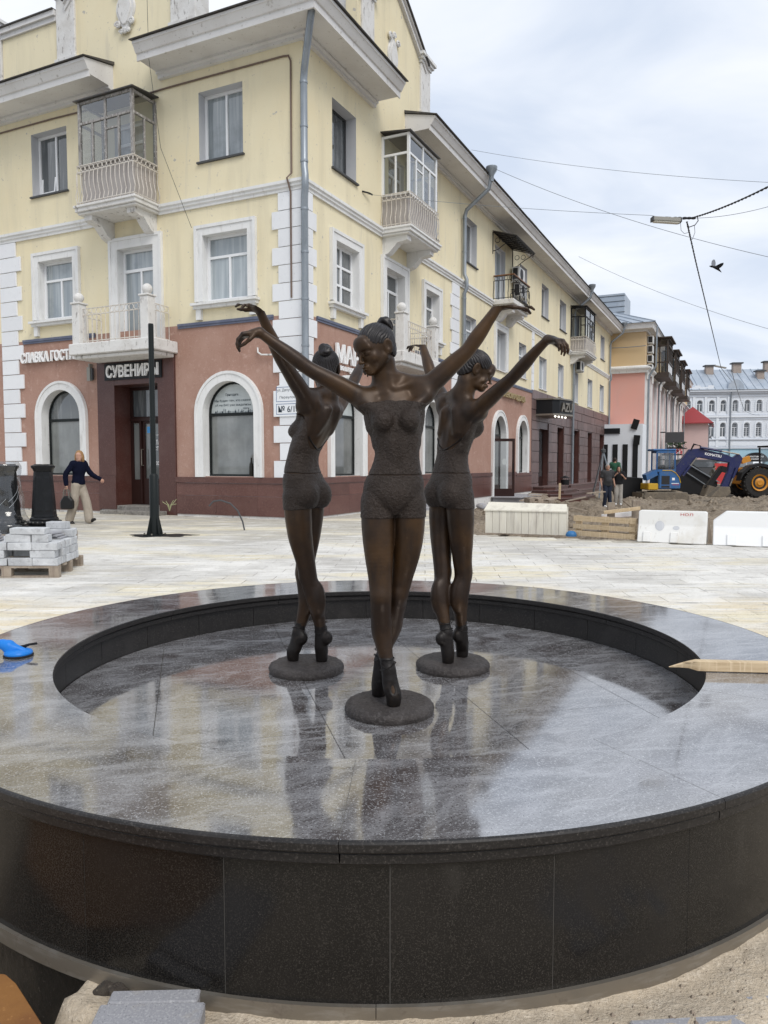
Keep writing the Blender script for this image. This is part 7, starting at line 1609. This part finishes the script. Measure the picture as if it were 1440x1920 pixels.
for i in range(9):
    c = np.array(BR(5.0 + .35 * i, 0, 1.6 + .35 * (i % 3))); s = random.uniform(.08, .18); v = Vox(c - .35, c + .35, .035); v.ell(c + (0, 0, .06), (s, s * .8, s * .6), .02); V, F = v.mesh(1); V += vnormals(V, F) * (fbm(V * 9, 80 + i, 2) * .03)[:, None]
    o = rawmesh('rubble_lump', V, F, M['grey_slab'], None, smooth=False); tag(o, ORD9[i] + ' grey rubble lump from the left, between front and right dancers', 'rubble', 'rubble lumps between the dancers')

# ------------------------------------------------------------------ barriers at the edge of the paving
def barrier(name, lab, p, q, h, dp, mt, prof=None, cat='barrier'):
    """long barrier from p to q (left, right as seen from the plaza)"""
    p, q = np.array((*p, 0.)), np.array((*q, 0.)); L = np.linalg.norm(q - p); u = (q - p) / L; b = np.array((-u[1], u[0], 0)); T = lambda a, z, n: tuple(p + u * a - b * n + np.array((0, 0, z)))
    return thing(name, lab, cat, tuple((p + q) / 2)), T, L
t, T, L = barrier('board_barrier', 'long cream barrier of upright boards beside the right dancer', (2.02, 14.86), (3.50, 14.28), .5, .4, 'creamboard')
n = 11
for i in range(n): m = MB(T); m.box(i * L / n + .003, (i + 1) * L / n - .003, .012, .47 + .004 * (i % 2), -.03, .003 * random.random()); m.build('board', M['creamboard'], t)
m = MB(T); m.add([(-.02, .475, .02), (L + .02, .475, .02), (L - .03, .60, -.22), (.02, .62, -.22), (-.02, .45, .02), (L + .02, .45, .02), (L - .03, .57, -.22), (.02, .59, -.22)], [(0, 1, 2, 3), (4, 5, 6, 7), (0, 1, 5, 4), (1, 2, 6, 5), (2, 3, 7, 6), (3, 0, 4, 7)]); m.build('top_board', M['creamboard'], t)
m = MB(T); m.box(0, L, .01, .55, -.24, -.21); m.box(L - .03, L, .01, .45, -.209, -.031); m.build('back_board', M['creamboard'], t)
for s, z in ((.62, .36), (.95, .36), (1.12, .34), (.95, .28), (L * .53, .545)): m = MB(T); m.lathe([(.001, 0), (.009, 0), (.009, .006), (.001, .007)], (0, 0, 0), 6, axis=1); m.V = [tuple(np.array(v) + np.array(T(s, z, .004))) for v in m.V]; m.build('bolt', M['slate'], t)
c = at(1071, 1003, 14.1); o = MB().lathe([(.001, .0), (.10, .0), (.105, .03), (.09, .07), (.05, .10), (.001, .105)], (c[0], c[1] , .012), 18).build('blue_cap', M['glassblue'], smooth=True); tag(o, 'small bright blue dome cap between the cream barrier and the pallet', 'cap')
t, T, L = barrier('wooden_pallet', 'new pale wooden pallet stood on edge between the barriers', (3.60, 14.22), (4.50, 13.36), .4, .1, 'palewood', cat='pallet')
for z, h in ((.02, .095), (.155, .085), (.295, .10)): m = MB(T); m.box(0, L, z, z + h, -.022 - .12 * z, -.12 * z); m.build('slat', M['palewood'], t)
for a in (.02, L / 2 - .06, L - .14): m = MB(T); m.box(a, a + .12, .02, .40, -.13, -.075); m.build('block', M['palewood'], t)
m = MB(T); m.box(0, L, .30, .40, -.16, -.132); m.build('slat', M['greywood'], t); m = MB(T); m.box(0, L, .02, .12, -.16, -.132); m.build('slat', M['greywood'], t)
def plastic_barrier(lab, p, q, h, mt, cut, marks):
    t, T, L = barrier('plastic_barrier', lab, p, q, h, .4, mt); prof = [(.16, .012), (.12, .10), (.02, h * .55), (-.02, h), (-.20, h), (-.24, h * .55), (-.34, .10), (-.38, .012)]
    m = MB(T); k = len(prof); E = []
    for a, s in ((0, 1), (cut, 1), (L - cut, 1), (L, 1)):
        for n_, z in prof: E.append((a, (z if 0 < a < L or z < h * .6 else h * (.72 if cut > .05 else .97)), n_))
    F = [tuple(range(k))[::-1], tuple(3 * k + j for j in range(k))] + [(i * k + j, i * k + (j + 1) % k, i * k + k + (j + 1) % k, i * k + k + j) for i in range(3) for j in range(k)]
    m.add(E, F); b = m.build('body', M[mt], t, bevel=.012); face = lambda z: float(np.interp(z, [.012, .10, h * .55, h], [.16, .12, .02, -.02]))
    for a, w in marks['feet']:
        m = MB(T); m.add([(a, .03, face(.03) + .03), (a + w, .03, face(.03) + .03), (a + w, .19, face(.19) + .03), (a, .19, face(.19) + .03), (a - .01, .03, face(.03) - .02), (a + w + .01, .03, face(.03) - .02), (a + w + .01, .20, face(.20) - .02), (a - .01, .20, face(.20) - .02)], [(0, 1, 2, 3), (0, 4, 5, 1), (1, 5, 6, 2), (2, 6, 7, 3), (3, 7, 4, 0)]); m.build('rib', M[mt], t)
    for a, z, ra, rb in marks['holes']:
        ring = [(a + ra * math.cos(q_), z + rb * math.sin(q_)) for q_ in np.linspace(0, 2 * math.pi, 18, endpoint=False)]; m = MB(T); m.add([(u_, v_, face(v_) + .004) for u_, v_ in ring], [tuple(range(18))]); m.build('filler_recess', M['reveal'], t)
    if marks.get('text'): put_text(marks['text'], lambda a, z, n: T(a, z, face(z) + .004), L * .62, h * .86, .20, .045, .004, .002, M['redplastic'], t, 1)
plastic_barrier('grubby white plastic barrier with filler holes and red scrawl beside the pallet', (4.52, 13.22), (5.52, 12.72), .56, 'pvcbarrier', .03, {'feet': [(.10, .12), (.55, .12)], 'holes': [(.36, .30, .075, .085), (.63, .27, .055, .035)], 'text': 'НОЛ'})
plastic_barrier('clean white plastic barrier with cut corners at the right edge', (5.60, 12.66), (7.00, 12.05), .58, 'whitebarrier', .20, {'feet': [(.22, .14), (.75, .14)], 'holes': []})
# posts, cross plank and tape boards behind the pallet
for (x, yt, yb, w, lab) in ((1146, 942, 1002, .14, 'left brown post with the plank nailed across, behind the pallet'), (1193, 938, 1005, .16, 'right brown post behind the pallet, next to the grubby barrier')):
    a, b = at(x, yt, 15.2), at(x, yb, 15.2); o = MB().box(a[0] - w / 2, a[0] + w / 2, 15.16, 15.24, -.2, a[2]).build('post', M['greywood'], bevel=.004); tag(o, lab, 'post', 'brown posts behind the pallet')
plank(at(1132, 961, 15.05), at(1200, 953, 15.05), .05, .07, 'palewood', 'pale plank nailed across the two brown posts')
plank(at(1128, 969, 15.5), at(1188, 963, 15.5), .04, .10, 'whitebarrier', 'white board lying behind the two brown posts', name='board')
plank(at(1130, 974, 15.45), at(1184, 975, 15.45), .04, .03, 'redplastic', 'thin red tape board below the white board behind the posts', name='tape_board')
plank(at(1327, 970, 13.6), at(1332, 1018, 13.6), .06, .05, 'greywood', 'grey wooden post in the gap between the two white barriers', name='post')
plank(at(1050, 906, 19.5), at(1049, 936, 19.5), .05, .05, 'palewood', 'thin wooden stake stuck upright in the dirt before the steps', name='stake')
t = thing('broken_pallet', 'weathered broken pallets lying on the dirt before the granite steps', 'pallet', tuple(at(1010, 940, 20.5)))
for i, (px1, px2, yy, dY) in enumerate(((992, 1026, 925, 20.9), (990, 1024, 928, 20.6), (996, 1034, 936, 20.3), (994, 1035, 940, 20.0), (1000, 1028, 943, 19.8))):
    a, b = at(px1, yy, dY), at(px2, yy + 2, dY); o = MB().beam(tuple(a), tuple(b), .16, .025).build('slat', M['greywood'], t)
for px1, yy in ((994, 934), (1010, 935), (1030, 937)): a = at(px1, yy, 20.2); MB().box(a[0] - .07, a[0] + .07, 19.9, 20.7, a[2] - .14, a[2] + .0).build('block', M['greywood'], t)
for i, (p, q) in enumerate((((1060, 940), (1098, 932)), ((1066, 950), (1100, 958)), ((1168, 938), (1185, 952)), ((1100, 925), (1135, 922)))):
    Y = 19 + i; plank(at(*p, Y), at(*q, Y), .12, .03, 'greywood', ('loose grey board on the dirt right of the broken pallets', 'loose grey board half buried just behind the cream barrier', 'short board leaning in the dirt behind the two people', 'loose board on the dirt below the long ledges')[i], 'loose boards on the dirt')

# ------------------------------------------------------------------ people
def person(lab, loc, face, H, J, cl, h=.016, bob=0, loose=.0, bag=False):
    """J: joints in a 1.70 m frame facing -y; cl: materials"""
    t = thing('person', lab, 'person', (0, 0, 0)); k = H / 1.70; RR = rotz(face); loc = np.array(loc, float)
    lo, hi = (-.75, -.75, -.03), (.75, .75, 1.78)
    A = {q: np.array(v, float) for q, v in J.items()}
    def arms(v, g, to=1.0):
        for s in 'RL':
            a, b, c = A['sh' + s], A['el' + s], A['wr' + s]; e = b + (c - b) * to
            v.limb([a, b, e] if to > 0 else [a, a + (b - a) * .62], [.052 + g, .043 + g, .034 + g] if to > 0 else [.056 + g, .052 + g], .03)
    def torso(v, g):
        p, w, c = A['pel'], A['wai'], A['che']; sx = unit(A['shL'] - A['shR'])
        v.ell(p, (.150 + g, .105 + g, .115 + g), .05, rotz(math.atan2(sx[1], sx[0]))); v.ell(w, (.125 + g, .090 + g + J.get('belly', 0), .13 + g), .06, rotz(math.atan2(sx[1], sx[0]))); v.ell(c, (.155 + g, .105 + g, .16 + g), .06, rotz(math.atan2(sx[1], sx[0])))
        v.cone(A['shR'], A['shL'], .062 + g, .062 + g, .05)
    def legs(v, g, wide=0.):
        for s in 'RL': v.limb([A['hi' + s], A['kn' + s], A['an' + s]], [.082 + g, .056 + g + wide * .6, .040 + g + wide], .03)
    def out(v, nm, mt, sm=2, par=None):
        V, F = v.mesh(sm); return rawmesh(nm, loc + (V * k) @ RR.T, F, M[mt], t, smooth=True)
    v = Vox(lo, hi, h); torso(v, 0); legs(v, 0); arms(v, -.004)
    v.cone(A['nec'], A['hea'] + (0, .01, -.06), .055, .048, .03)
    HR = rotz(J.get('yaw', 0)) @ rotx(J.get('nod', 0)); Hd = head(v, A['hea'], HR, 1.05)
    for s in 'RL':
        D = unit(A['wr' + s] - A['el' + s]); Nn = np.cross(D, (0, 0, 1.)) * (1 if s == 'R' else -1); Nn = Nn if np.linalg.norm(Nn) > .2 else np.array((1., 0, 0)); S = np.cross(Nn, D) * (1 if s == 'L' else -1)
        hand(v, A['wr' + s], D, Nn, S, [(25, 30, 20)] * 4 if not J.get('grip' + s) else [(60, 70, 40)] * 4, 1.0, .08, wr=.027)
        a = A['an' + s]; f = np.array(J.get('toe' + s, (0, -1, 0)), float); v.cone(a + f * .02 - (0, 0, .03), a + f * .15 - (0, 0, .055), .038, .026, .02)
    out(v, 'body', cl['skin'])
    v = Vox(lo, hi, h); torso(v, .020 + loose); arms(v, .014 + loose * .6, cl.get('sleeve', 1.0) if cl.get('sleeve', 1.0) > 0 else 0)
    zc = A['pel'][2] - .02 - J.get('hem', 0); x, y, z = v.ax[0][:, None, None], v.ax[1][None, :, None], v.ax[2][None, None, :]
    wr_low = min(A['wrR'][2], A['wrL'][2], A['elR'][2], A['elL'][2])
    body_r = np.hypot(x - A['pel'][0], y - A['pel'][1]); v.d = np.maximum(v.d, np.minimum(zc - z, .22 - body_r + 0 * z)); v.d = np.maximum(v.d, np.where(np.hypot(x - A['nec'][0], y - A['nec'][1]) < .10, z - A['nec'][2] - .015, -1))
    V, F = v.mesh(1); V += vnormals(V, F) * (fbm(V * np.array((16, 16, 9)), 90, 2) * .006)[:, None]; rawmesh('top', loc + (V * k) @ RR.T, F, M[cl['top']], t, smooth=True)
    v = Vox(lo, hi, h); v.ell(A['pel'], (.162, .118, .12), .05); legs(v, .016, cl.get('wide', .012)); z = v.ax[2][None, None, :]; v.d = np.maximum(v.d, z - A['pel'][2] - .07) + 0
    V, F = v.mesh(1); V += vnormals(V, F) * (fbm(V * np.array((18, 18, 7)), 95, 2) * .006)[:, None]; rawmesh('trousers', loc + (V * k) @ RR.T, F, M[cl['pants']], t, smooth=True)
    for s in 'RL':
        v = Vox(A['an' + s] - .30, A['an' + s] + .30, h * .8); a = A['an' + s]; f = np.array(J.get('toe' + s, (0, -1, 0)), float); v.cone(a - f * .03 - (0, 0, .035), a + f * .08 - (0, 0, .048), .043, .042, .02); v.cone(a + f * .08 - (0, 0, .048), a + f * .165 - (0, 0, .056), .042, .032, .02); out(v, 'shoe', cl['shoes'], 1)
    if cl.get('hair'):
        v = Vox(A['hea'] - .22, A['hea'] + .22, h * .6); HF = HeadFrame(v, A['hea'], HR, 1.05); HF.ell((0, .022, .040), (.080, .097, .084), .01)
        if bob:
            for s in (-1, 1): HF.ell((s * .070, .020, -.030), (.028, .060, .075), .03); HF.ell((s * .062, .030, -.10), (.032, .05, .05), .04)
            HF.ell((0, .075, -.03), (.068, .04, .10), .03)
        else: HF.ell((0, .060, -.01), (.062, .048, .055), .03)
        HF.ell((0, -.085, -.035), (.050, .062, .085), .008, sub=True)
        V, F = v.mesh(1); V += vnormals(V, F) * (fbm(V * np.array((60, 60, 22)), 99, 2) * .003)[:, None]; rawmesh('hair', loc + (V * k) @ RR.T, F, M[cl['hair']], t, smooth=True)
    return t, (lambda p: loc + RR @ (np.array(p, float) * k))
# the walking woman with the handbag, striding to the right and looking at the camera
J = dict(pel=(0, 0, .93), wai=(0, -.01, 1.07), che=(0, -.03, 1.27), shR=(-.148, -.01, 1.385), shL=(.148, -.05, 1.385), nec=(0, -.03, 1.43), hea=(0, -.045, 1.565), hiR=(-.085, 0, .89), hiL=(.085, 0, .89), knR=(-.09, -.10, .50), anR=(-.08, .02, .10),
         knL=(.08, -.15, .50), anL=(.06, -.23, .11), elR=(-.26, .12, 1.14), wrR=(-.25, .12, .91), elL=(.26, -.17, 1.14), wrL=(.27, -.40, 1.03), toeR=(0, -1, 0), toeL=(0, -.92, .38), yaw=R(-62), nod=R(6), gripR=1, hem=.0)
J['knR'] = (-.09, .06, .49); J['anR'] = (-.08, .20, .12); J['toeR'] = (0, -.80, -.45)
wt, WP = person('woman in a navy blouse and wide greige trousers walking past with a black handbag', (-7.02, 17.15, .0), R(72), 1.70, J, dict(skin='skin', top='navy', pants='linen', shoes='shoe_black', hair='blond', wide=.040, sleeve=.93), .012, 1, .002)
hb = WP((-.25, .12, .86)); bag = thing('handbag', 'black leather handbag hanging from the walking woman\'s hand', 'bag', tuple(hb - (0, 0, .5)))
m = MB(); m.prism([(hb[0] - .13, hb[2] - .50), (hb[0] + .15, hb[2] - .50), (hb[0] + .16, hb[2] - .30), (hb[0] + .06, hb[2] - .20), (hb[0] - .05, hb[2] - .20), (hb[0] - .13, hb[2] - .32)], hb[1] - .07, hb[1] + .07, 'y'); m.build('body', M['bag_black'], bag, bevel=.025)
for s in (-1, 1): MB().tube([(hb[0] - .06, hb[1] + s * .05, hb[2] - .24), (hb[0] - .04, hb[1] + s * .04, hb[2] - .06), (hb[0], hb[1] + s * .01, hb[2] + .0), (hb[0] + .05, hb[1] + s * .04, hb[2] - .08), (hb[0] + .08, hb[1] + s * .05, hb[2] - .24)], .010, 6).build('handle', M['camo'], bag, smooth=True)
# people in the street
S0 = dict(pel=(0, 0, .93), wai=(0, -.02, 1.08), che=(0, -.01, 1.28), shR=(-.18, 0, 1.40), shL=(.18, 0, 1.40), nec=(0, 0, 1.44), hea=(0, -.01, 1.585), hiR=(-.09, 0, .89), hiL=(.09, 0, .89), knR=(-.10, -.05, .49), anR=(-.10, .03, .09), knL=(.09, -.02, .49), anL=(.10, -.06, .09),
          elR=(-.27, .03, 1.13), wrR=(-.28, -.06, .90), elL=(.27, .03, 1.13), wrL=(.28, -.06, .90))
p = at(1138, 951, 24.6); person('stout man in a dark grey T-shirt and dark jeans walking on the dirt', (p[0], p[1], p[2]), R(10), 1.40, dict(S0, belly=.055, hem=.06), dict(skin='skin_bronzed', top='shirt_grey', pants='jeans', shoes='shoe_white', hair='grey_hair', sleeve=0, wide=.02), .018, 0, .02)
p = at(1159, 947, 26.0); person('person in a black top and pale grey trousers half behind the stout man', (p[0], p[1], p[2]), R(-15), 1.34, dict(S0, elR=(-.30, -.10, 1.16), wrR=(-.12, -.24, 1.36), elL=(.28, -.12, 1.16), wrL=(.16, -.26, 1.30)), dict(skin='skin_bronzed', top='shirt_black', pants='grey_pants', shoes='shoe_white', hair='hair_dark', sleeve=0, wide=.03), .02, 1, .02)
p = at(1152, 922, 31.5); person('worker in a dark green jacket standing behind the two walkers', (p[0], p[1], p[2]), R(150), 1.42, dict(S0, elL=(.30, -.05, 1.18), wrL=(.30, -.22, 1.30)), dict(skin='skin_bronzed', top='green_cloth', pants='shirt_grey', shoes='shoe_black', hair='hair_dark', sleeve=.6, wide=.02), .022, 0, .02)
p = at(1333, 912, 52.0); person('worker in grey camouflage bending near the excavator bucket', (p[0], p[1], p[2]), R(60), 1.50, dict(S0, che=(0, -.12, 1.24), shR=(-.18, -.16, 1.34), shL=(.18, -.16, 1.34), nec=(0, -.18, 1.40), hea=(0, -.24, 1.52), elR=(-.24, -.30, 1.12), wrR=(-.18, -.48, 1.0), elL=(.24, -.30, 1.12), wrL=(.18, -.48, 1.0), knR=(-.10, -.18, .50), anL=(.10, .12, .09)), dict(skin='skin_bronzed', top='camo', pants='camo', shoes='shoe_black', hair='hair_dark', sleeve=1.0, wide=.02), .025, 0, .02)

# ------------------------------------------------------------------ wires, hanging luminaire, bird
def wire(lab, pts, r, mt='wire', sag=0., twist=False, grp='overhead wires', name='overhead_wire'):
    P = [np.array(p, float) for p in pts]; Q = []
    for a, b in zip(P[:-1], P[1:]):
        for i in range(24): f = i / 24; Q.append(a + (b - a) * f - np.array((0, 0, sag * 4 * f * (1 - f))))
    Q.append(P[-1]); m = MB()
    if twist:
        L = np.concatenate([[0], np.cumsum([np.linalg.norm(b - a) for a, b in zip(Q[:-1], Q[1:])])]); u = np.linspace(0, L[-1], int(min(500, L[-1] / .06))); C = np.stack([np.interp(u, L, [q[k] for q in Q]) for k in range(3)], 1)
        for ph in (0, math.pi):
            D = np.gradient(C, axis=0); D /= np.linalg.norm(D, axis=1, keepdims=True); S = np.cross(D, (0, 0, 1.)); S /= np.linalg.norm(S, axis=1, keepdims=True); U = np.cross(S, D); a = u * (2 * math.pi / .38) + ph
            m.tube([tuple(c) for c in C + r * .95 * (np.cos(a)[:, None] * S + np.sin(a)[:, None] * U)], r, 5)
    else: m.tube([tuple(q) for q in Q], r, 5)
    o = m.build(name, M[mt], smooth=True); tag(o, lab, 'wire', grp); return o
LY = 16.0
jn = at(1297, 409, LY)
wire('thin wire highest across the sky, from the roof edge to the right', [at(884, 281, 27), at(1460, 343, 20)], .006, sag=.15)
wire('thin wire slanting down to the right from the first rain hopper', [np.array(BR(11.0, 12.05, 1.2)), at(1460, 486, 22)], .008, sag=.25)
wire('thin wire carrying the hanging luminaire, anchored beside the right glazed balcony', [np.array(BR(3.35, 8.88, .02)), at(1222, 404, LY), jn, at(1460, 382, 13)], .005, sag=.06)
wire('thin wire lowest across the sky, slanting from the far chimney to the right', [at(1085, 481, 48), at(1460, 622, 36)], .010, sag=.3)
wire('thick twisted black cable from the luminaire junction to the upper right corner', [jn, at(1470, 335, 11)], .010, 'wire_black', .05, True)
wire('thick twisted black cable running from the junction down the street', [at(1288, 416, LY), at(1305, 492, 20), at(1352, 690, 58), at(1372, 715, 75)], .012, 'wire_black', .0, True)
wire('thin cable between the far street luminaire and the white building', [at(1371, 693, 75), at(1396, 770, 112), at(1425, 778, 112)], .03, 'wire', .2)
wire('loose wire hanging down the yellow wall beside the glazed balcony', [at(275, -30, 19.2), at(279, 110, 19.3), np.array(BL(3.9, 9.4, .5)), np.array(BL(3.3, 7.45, .08))], .006, 'wire_black', .0)
o = MB().tube([BR(3.05, 8.86, .02), BR(3.3, 8.88, .10), BR(3.45, 8.88, .12)], .022, 6).build('wall_anchor', M['iron'], smooth=True); tag(o, 'small dark anchor holding a wire to the yellow wall by the right balcony', 'wire anchor')
wire('cable along the wall of the far pink house', [np.array(BP(-.2, 10.4, .05)), np.array(BPE(7, 10.9, .05))], .03, 'wire', .2)
t = thing('street_luminaire', 'grey flat luminaire hanging from the wire in the sky', 'street lamp', tuple(at(1248, 412, LY))); a, b = at(1223, 411, LY), at(1275, 414, LY)
MB().beam(tuple(a), tuple(b), .16, .085).build('housing', M['lamp_grey'], t, bevel=.01); MB().beam(tuple(a + (.03, 0, -.05)), tuple(b + (-.03, 0, -.05)), .12, .02).build('lens', M['lamp_lens'], t)
for f in (0, 1): c = a + (b - a) * (.0 if f == 0 else 1.0); MB().beam(tuple(c - (.012, 0, 0)), tuple(c + (.012, 0, 0)), .165, .09).build('end_cap', M['slate'], t)
MB().beam(tuple(a + (b - a) * .46 + (0, 0, .05)), tuple(a + (b - a) * .66 + (0, 0, .05)), .04, .03).build('hanger', M['slate'], t)
t = thing('cable_junction', 'tangle of black clamps and loops where the thick cables meet', 'cable clamp', tuple(jn)); m = MB()
for f in (.1, .3, .55, .75, .95): c = at(1262 + 40 * f, 409, LY); m.sphere(tuple(c), (.06, .03, .03), 8)
m.tube([tuple(at(*q, LY)) for q in ((1307, 404), (1309, 414), (1303, 422), (1292, 426), (1289, 420))], .010, 5); m.tube([tuple(at(*q, LY)) for q in ((1276, 417), (1277, 432), (1283, 438), (1291, 436))], .005, 4); m.tube([tuple(at(*q, LY)) for q in ((1302, 422), (1303, 436), (1298, 449))], .005, 4); m.build('clamps', M['wire_black'], t)
t = thing('street_luminaire', 'far luminaire hanging low over the street before the white building', 'street lamp', tuple(at(1349, 688, 75))); MB().beam(tuple(at(1340, 686, 75)), tuple(at(1361, 690, 75)), .3, .12).build('housing', M['lamp_grey'], t)
t = thing('bird', 'dark bird flying with raised wings in the sky at right', 'bird', tuple(at(1343, 498, 30))); B = lambda *q: at(*q, 30)
v = Vox(B(1325, 515) - .15, B(1362, 482) + .15, .012); v.limb([B(1331, 499), B(1336, 500), B(1343, 502), B(1349, 507), B(1352.5, 510.5)], [.022, .035, .062, .032, .012], .01); v.ell(B(1334.5, 499.5), (.045, .04, .040), .02); v.cone(B(1332, 499), B(1329.5, 498.6), .012, .005, .008)
V, F = v.mesh(1); rawmesh('body', V, F, M['bird_black'], t, smooth=True)
def wing(pts, dy, mt):
    P = [at(x, y, 30 + d_) for x, y, d_ in pts]; k = len(P); m = MB(); m.add([tuple(p) for p in P] + [tuple(p + (0, .012, .004)) for p in P], [tuple(range(k)), tuple(range(k, 2 * k))[::-1]] + [(i, (i + 1) % k, k + (i + 1) % k, k + i) for i in range(k)]); m.build('wing', M[mt], t)
wing([(1338, 500, 0), (1341.5, 498, .03), (1342, 493, .14), (1340.5, 487, .24), (1338, 486.5, .26), (1335, 489, .2), (1334, 494, .1), (1334.5, 498, .02)], 0, 'bird_grey')
wing([(1341, 499, -.02), (1347, 496, -.1), (1352, 493.5, -.2), (1357, 492.5, -.28), (1356, 497, -.26), (1352, 501, -.16), (1347.5, 504, -.05), (1343, 503.5, 0)], 0, 'bird_black')
